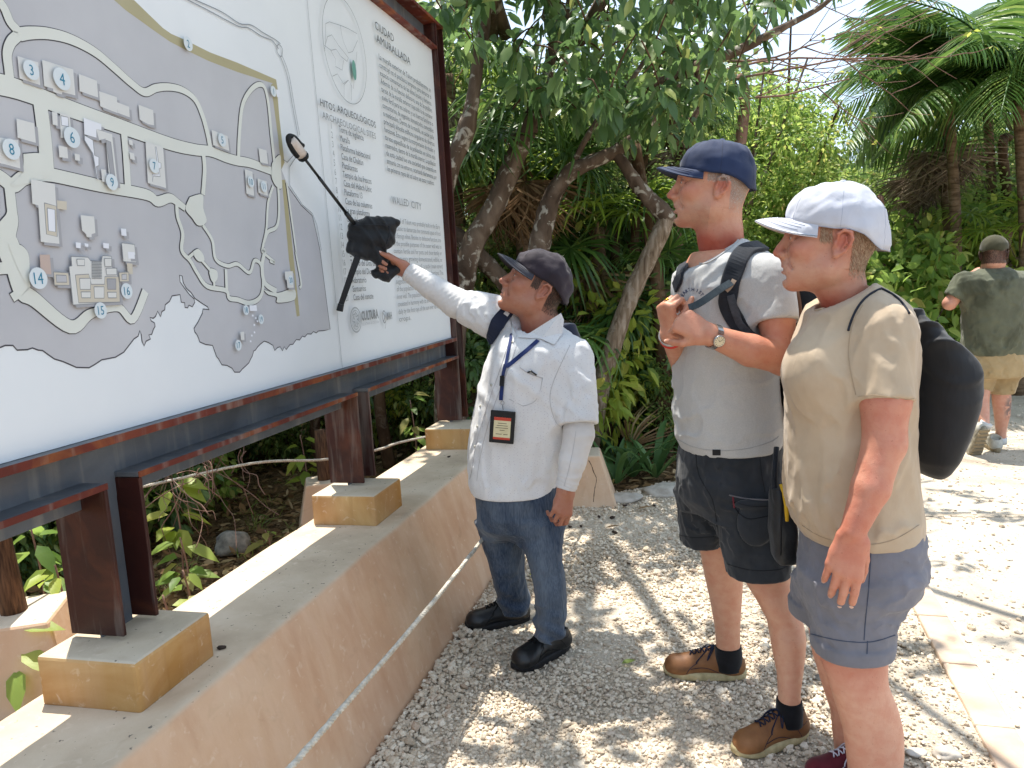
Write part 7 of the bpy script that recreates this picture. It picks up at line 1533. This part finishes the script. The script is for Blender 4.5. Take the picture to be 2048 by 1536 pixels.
def place(name, me, parent, p, d, roll=0., s=1.):
    """local x of the template along d"""
    R = frame(d); cr, sr = math.cos(roll), math.sin(roll); R = R @ np.array([[1, 0, 0], [0, cr, -sr], [0, sr, cr]]); o = bpy.data.objects.new(name, me); link(o, parent)
    o.matrix_local = Matrix(((R[0, 0]*s, R[0, 1]*s, R[0, 2]*s, p[0]-parent.location.x), (R[1, 0]*s, R[1, 1]*s, R[1, 2]*s, p[1]-parent.location.y), (R[2, 0]*s, R[2, 1]*s, R[2, 2]*s, p[2]-parent.location.z), (0, 0, 0, 1))); return o
def fan_palm(base, top, label, n=12, s=1., meshes=None, dead=5, group=None, r=.06, spread=(.1, 1.), bend=None, seed=0, stemless=False, dmesh=None):
    r2 = random.Random(seed+100); t = thing('fan_palm', label, 'palm', group, tuple(base)); base, top = np.array(base, float), np.array(top, float)
    if not stemless: mb = MB(); tubeto(mb, [base-[0, 0, .05], (base+top)/2+(np.array(bend) if bend is not None else 0), top], r*1.15, r, 10, 8, .05); mesh('trunk', mb.V, mb.F, BM['palm'], t)
    for i in range(n):
        az = i*2.399+r2.uniform(-.3, .3); e = r2.uniform(*spread); d = np.array([math.cos(az)*math.cos(e), math.sin(az)*math.cos(e), math.sin(e)]); place('frond', (meshes or FAN)[i % len(meshes or FAN)], t, top+d*.52*s, d+np.array([0, 0, -.25]), r2.uniform(-.4, .4), s*r2.uniform(.85, 1.1))
    for i in range(dead):
        az = i*2.399+r2.uniform(-.4, .4); d = np.array([math.cos(az)*.45, math.sin(az)*.45, -1.]); dm = dmesh or FAND; place('dead_frond', dm[i % len(dm)], t, top+d*.3*s-[0, 0, .12*s], d, r2.uniform(-1.5, 1.5), s*r2.uniform(.8, 1.05))
    return t
G = lambda u, v, y: at(u, v, y)
def gz(u, v, y): p = at(u, v, y); return np.array([p[0], p[1], 0.])
fan_palm(gz(1035, 300, 6.3), G(1035, 265, 6.3), 'fan palm with drooping dark leaves and brown skirt behind the leaning trunk', 15, .95, [FAN[1], FAN[0]], 12, seed=1, spread=(-.75, .7), dmesh=[FAND[1]])
fan_palm(gz(1195, 470, 6.6), G(1195, 455, 6.6), 'low fan palm with sunlit yellow green leaves beside the bare grey trunk', 14, .92, FANY+[FAN[1]], 6, seed=2, spread=(-.5, 1.0), dmesh=[FAND[1]])
fan_palm(gz(900, 160, 6.9), G(895, 150, 6.9), 'tall fan palm with bright leaf close to the corner of the sign', 9, .8, FANY+FAN, 3, seed=3, spread=(-.2, .9))
fan_palm(gz(1345, 230, 7.3), G(1345, 225, 7.3), 'fan palm with broad green leaf spread above the navy cap', 10, .85, FAN, 4, seed=4, spread=(-.4, .9))
fan_palm(gz(1300, 610, 6.4), G(1335, 575, 6.4), 'small fan palm beside the man in the grey shirt with dark leaves', 10, .7, FAN, 3, seed=6, spread=(-.4, 1.), r=.075)
fan_palm(gz(1125, 690, 6.2), G(1130, 640, 6.2), 'stocky fan palm behind the guide with long hanging dead leaves', 8, .75, [FAN[1]], 10, seed=7, spread=(-.5, .5), dmesh=[FAND[1]])
fan_palm(gz(1625, 560, 8.6), G(1615, 520, 8.6), 'young fan palm in the thicket between the two tourists', 10, .8, FAN+FANY, 3, seed=8, spread=(-.3, 1.))
fan_palm(gz(1960, 520, 8.9), G(1885, 235, 8.9), 'tall palm on a slender leaning trunk with grey dead skirts beyond the path', 7, .9, [FAN[1]], 14, seed=9, r=.05, dmesh=[FAND[0]], bend=(-.1, 0, -.1))
fan_palm(gz(1830, 470, 9.3), G(1828, 300, 9.3), 'palm almost bare of green with two thick skirts of dead leaves', 4, .8, [FAN[1]], 18, seed=10, r=.06, dmesh=[FAND[0]], spread=(-.2, .8))
fan_palm(gz(1975, 330, 10.5), G(1968, 300, 10.5), 'distant palm with small dead skirt near the frame of dark limbs', 6, .7, FAN, 8, seed=11, dmesh=[FAND[0]])
fan_palm(gz(1965, 480, 8.2), G(2015, 455, 8.2), 'low fan palm with yellowish leaves above the olive cap', 9, .75, FANY, 2, seed=12, spread=(-.2, .7))
fan_palm(gz(760, 760, 7.0), G(770, 700, 7.0), 'dark fan palm deep in the shade behind the sign', 10, .8, FAN, 5, seed=13, spread=(-.5, .9))
def feather_palm(base, top, label, n=14, s=1., seed=0, r=.055, spread=(-.1, 1.2), azr=None):
    r2 = random.Random(seed); t = thing('feather_palm', label, 'palm', None, tuple(base)); base, top = np.array(base, float), np.array(top, float); mb = MB(); tubeto(mb, [base-[0, 0, .05], (base+top)/2+[.08, 0, 0], top], r*1.2, r*.9, 10, 8, .05); mesh('trunk', mb.V, mb.F, BM['palm'], t)
    for i in range(n):
        az = (i*2.399+r2.uniform(-.25, .25)) if azr is None else r2.uniform(*azr); e = r2.uniform(*spread); d = np.array([math.cos(az)*math.cos(e), math.sin(az)*math.cos(e), math.sin(e)]); place('frond', FR[i % 2], t, top+d*.05, d, r2.uniform(-.5, .5), s*r2.uniform(.85, 1.12))
feather_palm(gz(1905, 480, 8.3), G(1895, 175, 8.3), 'feather palm whose long fronds arch down to the left of the sky gap', 34, .9, 21, spread=(-.25, 1.05))
feather_palm(gz(2045, 480, 7.8), G(2035, 200, 7.8), 'feather palm with tall upright fronds at the far side of the path', 36, 1.15, 22, spread=(.05, 1.35))
feather_palm(gz(1985, 400, 9.6), G(1970, 150, 9.6), 'feather palm half hidden between the two taller feather palms', 26, 1.0, 23, spread=(-.2, 1.2))
# ---------------------------------------------------------------- bushes and background trees
def crown_mesh(name, mat, n, R, L, Wd, seed, clump=34, oval=False, down=.25, hollow=.35, flat=1.):
    r = np.random.default_rng(seed); C = unit(r.normal(size=(clump, 3)))*(r.uniform(hollow, 1, (clump, 1)))**.6*np.array(R); C[:, 2] *= flat
    per = n//clump; V, Fc = cluster_leaves(C, per, np.mean(R)*.33, L, Wd, down, oval, 1., r)
    me = bpy.data.meshes.new(name); me.from_pydata(V.tolist(), [], Fc.tolist()); me.materials.append(mat); return me
CR_ = {k: crown_mesh('crown', LM[m], n, R, L, w, s, c, o) for k, m, n, R, L, w, s, c, o in (('mid', 'mid', 5200, (1.1, 1.1, .95), .10, .05, 1, 46, False), ('bright', 'bright', 8500, (1.1, 1., 1.), .07, .036, 2, 60, False), ('dark', 'dark', 3600, (1.1, 1.1, 1.), .13, .065, 3, 40, True), ('lime', 'lime', 3000, (.8, .8, .8), .09, .05, 4, 34, False), ('fine', 'mid', 7000, (1.2, 1.2, 1.1), .06, .03, 5, 60, False), ('broad', 'bright', 1100, (1., 1., 1.), .19, .12, 6, 30, True), ('limeb', 'lime', 1500, (1., 1., 1.), .15, .075, 7, 30, True))}
trunkme = []
for s in range(3):
    mb = MB(); r2 = random.Random(s); tubeto(mb, [(0, 0, -.05), (r2.uniform(-.1, .1), r2.uniform(-.1, .1), .5), (r2.uniform(-.15, .15), 0, 1.)], .055, .035, 8, 5, .08)
    for k in range(6): a = k*1.1+s; tubeto(mb, [(0, 0, .55+.06*k), (.25*math.cos(a), .25*math.sin(a), .85+.05*k), (.6*math.cos(a), .6*math.sin(a), 1.2+.07*k)], .022, .008, 6, 3)
    me = bpy.data.meshes.new('trunk'); me.from_pydata([tuple(map(float, v)) for v in mb.V], [], mb.F); me.materials.append(BM['brown' if s else 'mottle']); me.polygons.foreach_set('use_smooth', np.ones(len(me.polygons), bool)); trunkme.append(me)
GRP = {'mid': ('forest_tree', 'mid green leafy tree standing in the forest around the clearing', 'mid green trees of the surrounding forest'), 'bright': ('forest_tree', 'bright green fine leaved tree standing in the forest behind the clearing', 'bright green trees of the surrounding forest'), 'dark': ('forest_tree', 'dark large leaved tree standing in the shade of the forest', 'dark trees of the surrounding forest'), 'fine': ('forest_tree', 'fine leaved green tree standing in the forest behind the clearing', 'fine leaved trees of the surrounding forest'), 'lime': ('shrub', 'yellow green leafy shrub growing at the forest edge', 'yellow green shrubs at the forest edge')}
ADJ = {'mid': 'mid green leafy', 'bright': 'bright green fine leaved', 'dark': 'dark large leaved', 'fine': 'dull green fine leaved', 'lime': 'yellow green leafy'}
def tree(kind, x, y, h, cr, label=None, sq=1., cz=None, zone=''):
    nm, lb, gp = GRP[kind]
    if zone: lb = ADJ[kind]+' tree standing '+zone; gp = ADJ[kind]+' trees '+zone
    nm, lb, gp = nm, lb, gp; t = thing(nm, label or lb, 'tree' if nm == 'forest_tree' else 'shrub', None if label else gp, (x, y, 0)); zc = (h-cr*.85*sq) if cz is None else cz
    o = link(bpy.data.objects.new('trunk', trunkme[rnd.randrange(3)]), t); o.scale = (max(h*.35, .5), max(h*.35, .5), max(zc, .3)*.95); o.rotation_euler.z = rnd.uniform(0, 6)
    c = link(bpy.data.objects.new('crown', CR_[kind]), t); c.location.z = zc; c.scale = (cr*rnd.uniform(.9, 1.1), cr*rnd.uniform(.9, 1.1), cr*sq*rnd.uniform(.9, 1.1)); c.rotation_euler = (rnd.uniform(-.2, .2), rnd.uniform(-.2, .2), rnd.uniform(0, 6.28)); return t
def vtop(u): return np.interp(u, [-400, 1440, 1520, 1600, 1680, 1740, 1800, 1850, 2200], [-900, -300, 90, 200, 300, 325, 240, 60, -40])
def uv(p): d = np.array(p)-CAM; z = d@CF; return W/2+F*(d@CR)/z, H/2-F*(d@CU)/z
# the bright round tree right of the sky gap's left edge
p = gz(1565, 300, 9.2); tree('bright', p[0], p[1], at(1565, 185, 9.2)[2], .78, 'round bright green tree standing below the bare pinkish twigs', 1.05)
p = gz(1480, 350, 8.6); tree('bright', p[0], p[1], at(1480, 190, 8.6)[2], .9, 'bright green tree showing between the navy cap and the white cap')
spots = []
for (x0, x1, y0, y1, n, kinds, zone) in ((-8, -2.2, 5.4, 8.6, 22, ('dark', 'mid', 'fine'), 'behind the map sign'), (-2.0, 1.3, 6.9, 10, 13, ('mid', 'dark', 'bright', 'fine'), 'behind the leaning trunks'), (2.2, 9.5, 10, 12.5, 14, ('bright', 'fine', 'mid', 'bright'), 'behind the palms along the path'), (-8, 12, 12, 16, 20, ('mid', 'fine', 'bright'), 'deep in the forest before the far wood')):
    k = 0
    while k < n:
        x, y = rnd.uniform(x0, x1), rnd.uniform(y0, y1)
        if any((x-a)**2+(y-b)**2 < .7 for a, b in spots): continue
        k += 1; u, _ = uv((x, y, 1.5)); cr = rnd.uniform(.85, 1.25); rp = cr*1.25*F/y; vt = max(vtop(u+q*rp) for q in (-1, -.6, -.3, 0, .3, .6, 1)); h = min(rnd.uniform(2.8, 4.6), at(u, vt+15, y)[2]); cr = min(cr, h*.42)
        pb_ = np.array([x, y, 0]); 
        if h < 1.2 or (pb_@LB-cr*1.45 < 1.75 and pb_@DA-cr*1.45 < 5.0): continue
        spots.append((x, y)); tree(kinds[k % len(kinds)], x, y, h, cr, sq=rnd.uniform(.9, 1.2), zone=zone)
# understory filling below the crowns
for (x0, x1, y0, y1, n, kinds, hr, zone) in ((-5.5, -1.5, 3.6, 5.6, 12, ('dark', 'mid'), (.9, 1.7), 'behind the rope at the back of the wall'), (-1.5, 1.9, 6.2, 7.4, 12, ('dark', 'mid', 'lime'), (.9, 1.7), 'under the leaning trunks'), (2.2, 3.6, 7.4, 8.6, 5, ('mid', 'bright'), (1., 1.6), 'behind the two tourists'), (3.4, 8, 8.5, 10, 12, ('mid', 'lime', 'bright'), (1.1, 1.9), 'beyond the path under the palms'), (-7, 10, 10.5, 12, 14, ('mid', 'dark'), (1.3, 2.2), 'deep in the forest between the trees')):
    for k in range(n):
        x, y = rnd.uniform(x0, x1), rnd.uniform(y0, y1); h = rnd.uniform(*hr); pb_ = np.array([x, y, 0])
        if pb_@LB-h*.6 < 2.75 and pb_@DA-h*.6 < 5.0: continue
        kd = kinds[k % len(kinds)]; nm, lb, gp = GRP[kd]
        t = thing('shrub', ADJ[kd]+' shrub growing low '+zone, 'shrub', ADJ[kd]+' shrubs '+zone, (x, y, 0))
        o = link(bpy.data.objects.new('stem', trunkme[k % 3]), t); o.scale = (.5, .5, h*.5); c = link(bpy.data.objects.new('crown', CR_[{'bright': 'broad', 'lime': 'limeb'}.get(kd, kd)]), t); c.location.z = h*.55; c.scale = (h*.48, h*.48, h*.5); c.rotation_euler.z = rnd.uniform(0, 6)
for k in range(16):
    a_, b_, h = rnd.uniform(2.4, 6.8), rnd.uniform(3.4, 4.8), rnd.uniform(.7, 1.25); p = sg(a_, b_, 0); kd = ('mid', 'dark', 'broad')[k % 3]; t = thing('shrub', {'mid': 'mid green low shrub', 'dark': 'dark low shrub', 'broad': 'fresh green broad leaved shrub'}[kd]+' in the shade behind the rear rope', 'shrub', {'mid': 'mid green', 'dark': 'dark', 'broad': 'fresh green'}[kd]+' shrubs behind the rear rope', tuple(p))
    o = link(bpy.data.objects.new('stem', trunkme[k % 3]), t); o.scale = (.4, .4, h*.5); c = link(bpy.data.objects.new('crown', CR_[kd]), t); c.location.z = h*.52; c.scale = (h*.5, h*.5, h*.5); c.rotation_euler.z = rnd.uniform(0, 6)
for k in range(9):
    x, y, h = 3.9+k*.42+rnd.uniform(-.1, .1), rnd.uniform(8.9, 9.5), rnd.uniform(1.7, 2.3); kd = ('limeb', 'mid', 'broad')[k % 3]; t = thing('shrub', {'limeb': 'tall yellow green bush', 'mid': 'tall mid green bush', 'broad': 'tall broad leaved bush'}[kd]+' hiding the palm trunks beyond the path', 'shrub', {'limeb': 'yellow green', 'mid': 'mid green', 'broad': 'broad leaved'}[kd]+' bushes hiding the palm trunks', (x, y, 0))
    o = link(bpy.data.objects.new('stem', trunkme[k % 3]), t); o.scale = (.5, .5, h*.5); c = link(bpy.data.objects.new('crown', CR_[kd]), t); c.location.z = h*.55; c.scale = (h*.36, h*.36, h*.5); c.rotation_euler.z = rnd.uniform(0, 6)
# the named sunlit shrubs beside the path
for (u, v, y, h, kd, lab) in ((1850, 640, 8.0, 1.55, 'broad', 'broad leaved green sapling growing beside the path behind the black bag'), (1905, 560, 8.3, 1.6, 'limeb', 'yellow leaved shrub growing between the sapling and the walking man'), (2035, 560, 8.5, 1.75, 'limeb', 'sunlit lime green shrub growing beyond the walking man'), (1430, 470, 7.6, 1.5, 'broad', 'fresh green shrub showing behind the neck of the man in the navy cap')):
    p = gz(u, v, y); t = thing('shrub', lab, 'shrub', None, tuple(p)); o = link(bpy.data.objects.new('stem', trunkme[0]), t); o.scale = (.5, .5, h*.5); c = link(bpy.data.objects.new('crown', CR_[kd]), t); c.location.z = h*.55; c.scale = (h*.42, h*.42, h*.52)
# far wood closing the view
N = 26000; r3 = np.random.default_rng(12); X = r3.uniform(-22, 30, N); Yf = 17+r3.uniform(0, 3, N); uu = np.array([uv((x, y, 1.5))[0] for x, y in zip(X, Yf)]); zt = np.array([at(u, vtop(u)+25, y)[2] for u, y in zip(np.clip(uu, -380, 2190), Yf)]); Z = r3.uniform(0, 1, N)*np.clip(zt, 1.5, 6.5)
V, Fc = leaves(np.stack([X, Yf, Z], 1), r3.normal(size=(N, 3)), r3.normal(size=(N, 3))+[0, -.5, .6], r3.uniform(.25, .5, N), r3.uniform(.14, .26, N), .1, False); tag(mesh('far_wood', V, Fc, LM['mid'], None), 'dense green wood closing the view behind the nearer trees', 'wood', None, 'stuff')
# bare trunks seen between the leaves
for (u, v0, v1, r_, y, lean, lab) in ((1290, 470, 900, 12, 6.6, 20, 'slim grey trunk rising behind the bare dead trunk'), (1322, 520, 905, 20, 6.1, 14, 'stout brown trunk beside the man in the grey shirt'), (1340, 480, 890, 14, 6.9, -10, 'thin mottled trunk close behind the stout brown trunk'), (1245, 560, 880, 14, 6.9, 10, 'brown trunk with peeling bark behind the leaning dead trunk'), (640, 780, 900, 12, 6.3, 5, 'dark trunk seen under the sign near the middle post'), (330, 900, 980, 12, 5.2, 8, 'dark trunk seen under the sign by the hanging vines'), (770, 700, 860, 14, 6.2, 12, 'shaded trunk seen under the sign by the far post'), (1740, 420, 720, 8, 8.4, -22, 'slim forked grey trunk behind the white cap'), (1768, 430, 720, 7, 8.5, 12, 'slim grey trunk leaning beside the forked one'), (2035, 300, 420, 12, 9.5, 30, 'dark limb crossing the palms by the path')):
    a, b = at(u+lean*.3, v1, y), at(u-lean, v0, y); a[2] = 0; mb = MB(); tubeto(mb, [a, (a+b)/2+[rnd.uniform(-.05, .05), 0, 0], b, b+[rnd.uniform(-.2, .2), .1, .9 if u < 1500 else .15]], r_*y/F, r_*y/F*.6, 9, 6, .08); t = thing('tree_trunk', lab, 'tree', None, tuple(a)); mesh('trunk', mb.V, mb.F, BM['brown' if r_ > 11 else 'twig'], t)
# leaning dark log behind the wall end
mb = MB(); tubeto(mb, [sg(4.5, 1.95, .02), sg(5.2, 1.85, .3), sg(6.1, 1.75, .75)], .05, .045, 9, 5, .08); tag(mesh('fallen_log', mb.V, mb.F, BM['brown'], None), 'dark log leaning up behind the far end of the low wall', 'log')
# ---- strap leaved plants at the gravel edge
def strap_plant(u, v, y, n, s, label, seed):
    r2 = random.Random(seed); p = gz(u, v, y); t = thing('strap_leaved_plant', label, 'plant', None, tuple(p))
    for i in range(n):
        az = i*2.399+r2.uniform(-.3, .3); L = s*r2.uniform(.32, .55); e = r2.uniform(.55, 1.25); w = s*r2.uniform(.035, .055); d = np.array([math.cos(az), math.sin(az), 0]); sd = np.array([-math.sin(az), math.cos(az), 0]); V = []; bend = r2.uniform(.5, 1.7)
        c = np.array(p)+d*.02; an = e
        for k in range(8):
            ww = w*(.7, .95, 1., 1., .95, .8, .5, .04)[k]; V += [c-sd*ww/2+[0, 0, .006], c, c+sd*ww/2+[0, 0, .006]]; c = c+(d*math.cos(an)+np.array([0, 0, math.sin(an)]))*L/7; an -= bend/7*(k*.5)
        mesh('leaf', V, [q for k in range(7) for q in ((k*3, k*3+1, k*3+4, k*3+3), (k*3+1, k*3+2, k*3+5, k*3+4))], LM['strap'], t)
strap_plant(1232, 965, 5.35, 13, .95, 'strap leaved plant right beside the cracked rope post base', 1); strap_plant(1265, 960, 5.5, 12, 1., 'strap leaved plant with a long bent leaf in the middle of the gravel edge', 2); strap_plant(1310, 958, 5.45, 13, 1.05, 'strap leaved plant nearest the charcoal shorts at the gravel edge', 3); strap_plant(1225, 905, 6.0, 10, .9, 'strap leaved plant in the shade under the dead palm leaf', 4); strap_plant(1330, 905, 6.1, 12, 1.1, 'strap leaved plant growing at the foot of the stout brown trunk', 5)
t = thing('dead_palm_leaf', 'dry tan fan palm leaf lying spread above the strap leaved plants', 'dead leaf', None, tuple(gz(1262, 900, 5.8))); place('leaf_fan', FAND[1], t, at(1262, 895, 5.75), (.25, -.3, .8), 1.5, .62)
# ---- understory just behind the sign: saplings with big leaves, vines, grass, litter
def sapling(u, v, y, n, s, label, seed, mat='bright'):
    r2 = random.Random(seed); p = at(u, v, y); p[2] = 0; h = at(u, v, y)[2]; t = thing('sapling', label, 'plant', None, tuple(p)); mb = MB(); top = np.array([p[0], p[1], max(h, .12)]); tubeto(mb, [p, (p+top)/2+[.02, 0, 0], top], .006, .004, 5, 4); mesh('stem', mb.V, mb.F, BM['twig'], t)
    for i in range(n):
        q = p+(top-p)*r2.uniform(.35, 1.05); az = r2.uniform(0, 6.28); D = np.array([[math.cos(az), math.sin(az), r2.uniform(-.7, .3)]]); L = s*r2.uniform(.8, 1.2); V, Fc = leaves(q[None]+D*.03, D, np.array([[0, -.4, 1.]]), L, L*.52, .35); mesh('leaf', V, Fc, LM[mat], t)
for i, (u, v, y, n, s, lab) in enumerate(((342, 965, 3.9, 12, .15, 'sapling with broad light green leaves hanging by the rope behind the sign'), (360, 1075, 3.6, 10, .14, 'sapling with toothed pale leaves low behind the near sign post'), (365, 1140, 3.3, 8, .10, 'seedling with lime leaves in the litter behind the near pedestal'), (325, 1190, 3.0, 7, .11, 'seedling with long pale leaves at the back edge of the wall'), (530, 1060, 4.2, 6, .10, 'seedling with two bright leaves beside the grey boulder'), (60, 1050, 3.3, 14, .14, 'hanging leafy sapling beside the wooden rope post'), (110, 1130, 3.1, 10, .12, 'leafy sapling growing against the ochre rope post base'), (25, 1270, 2.7, 8, .16, 'long leaved seedling in front of the ochre rope post base'), (690, 790, 5.4, 12, .13, 'sapling with lit leaves under the sign between the far posts'), (600, 870, 5.2, 12, .13, 'sapling with pale leaves under the sign by the middle post'), (820, 800, 5.6, 12, .12, 'sapling with small leaves under the sign by the far post'))): sapling(u, v, y, n, s, lab, i, 'bright' if i % 3 else 'lime')
mb = MB(); r2 = random.Random(5)
vt = thing('dry_vine', 'tangle of dry brown vine stems hanging over the rear rope', 'vine', None, tuple(sg(3.4, 2.6, .5)))
for i in range(34):
    a = sg(3.1+r2.uniform(0, .75), 2.62+r2.uniform(-.12, .1), .60+r2.uniform(-.06, .1)); P = [a]; d = np.array([r2.uniform(-.5, .5), r2.uniform(-.4, .3), r2.uniform(-.9, .3)])
    for k in range(6): d = d*.7+np.array([r2.uniform(-.5, .5), r2.uniform(-.4, .4), r2.uniform(-.6, .25)]); q = P[-1]+d*.085; q[2] = max(q[2], .01); P.append(q)
    mb.tube(smoothline(P, 3), r2.uniform(.0015, .0032), 4)
tag(mesh('stem', mb.V, mb.F, BM['twig'], vt), kind='stuff')
# leaf litter and grass on the forest floor
def scatter(n, fn, seed):
    r = np.random.default_rng(seed); out = []
    while len(out) < n:
        p = fn(r)
        if p is not None: out.append(p)
    return np.array(out)
def litp(r):
    x, y = r.uniform(-6, 3.2), r.uniform(1.2, 9); p = np.array([x, y, 0]); b = p@LB; a = p@DA
    if b < 1.70 and a < 4.85 : return None
    if b < 1.70 and y < np.interp(x, [.1, .45, .72, 1.15, 1.8, 2.4], [5.35, 5.22, 5.12, 5.33, 5.9, 6.6])+.05: return None
    if r.uniform() > 1.25-.13*y: return None
    return (x, y, r.uniform(-.03, .02))
PL = scatter(15000, litp, 3); r4 = np.random.default_rng(4); n = len(PL); V, Fc = leaves(PL, np.stack([r4.normal(size=n), r4.normal(size=n), r4.uniform(-.1, .35, n)], 1), np.stack([r4.normal(0, .4, n), r4.normal(0, .4, n), np.ones(n)], 1), r4.uniform(.04, .11, n), r4.uniform(.022, .05, n), .0, True); tag(mesh('leaf_litter', V, Fc, LM['litter'], None), 'brown dry leaves covering the forest floor', 'leaf litter', None, 'stuff')
PG = scatter(900, litp, 9); PG = np.repeat(PG, 5, 0)+np.concatenate([r4.normal(0, .02, (4500, 2)), np.zeros((4500, 1))], 1); n = len(PG); V, Fc = leaves(PG, np.stack([r4.normal(0, .5, n), r4.normal(0, .5, n), np.ones(n)], 1), r4.normal(size=(n, 3)), r4.uniform(.08, .26, n), r4.uniform(.004, .009, n), .5, True); tag(mesh('grass', V, Fc, LM['grass'], None), 'thin grass blades growing through the leaf litter', 'grass', None, 'stuff')
# single fallen leaves on the gravel
for (u, v, L, m, lab) in ((1243, 1327, .062, 'mid', 'single green leaf fallen on the gravel between the guide and the brown shoes'), (1210, 1056, .10, 'dry', 'long dry leaf stalk lying on the gravel behind the guide'), (1275, 1018, .12, 'dry', 'pale dry leaf lying on sunlit gravel near the strap leaved plants'), (1058, 1150, .05, 'lime', 'yellowish leaf on the gravel seen between the legs in jeans')):
    V, Fc = leaves(np.array([ground(u, v, .022)]), np.array([[1, .35, .12]]), np.array([[0, -.2, 1]]), L, L*(.42 if m != 'dry' else .2), .1); tag(mesh('fallen_leaf', V, Fc, LM[m], None), lab, 'leaf')
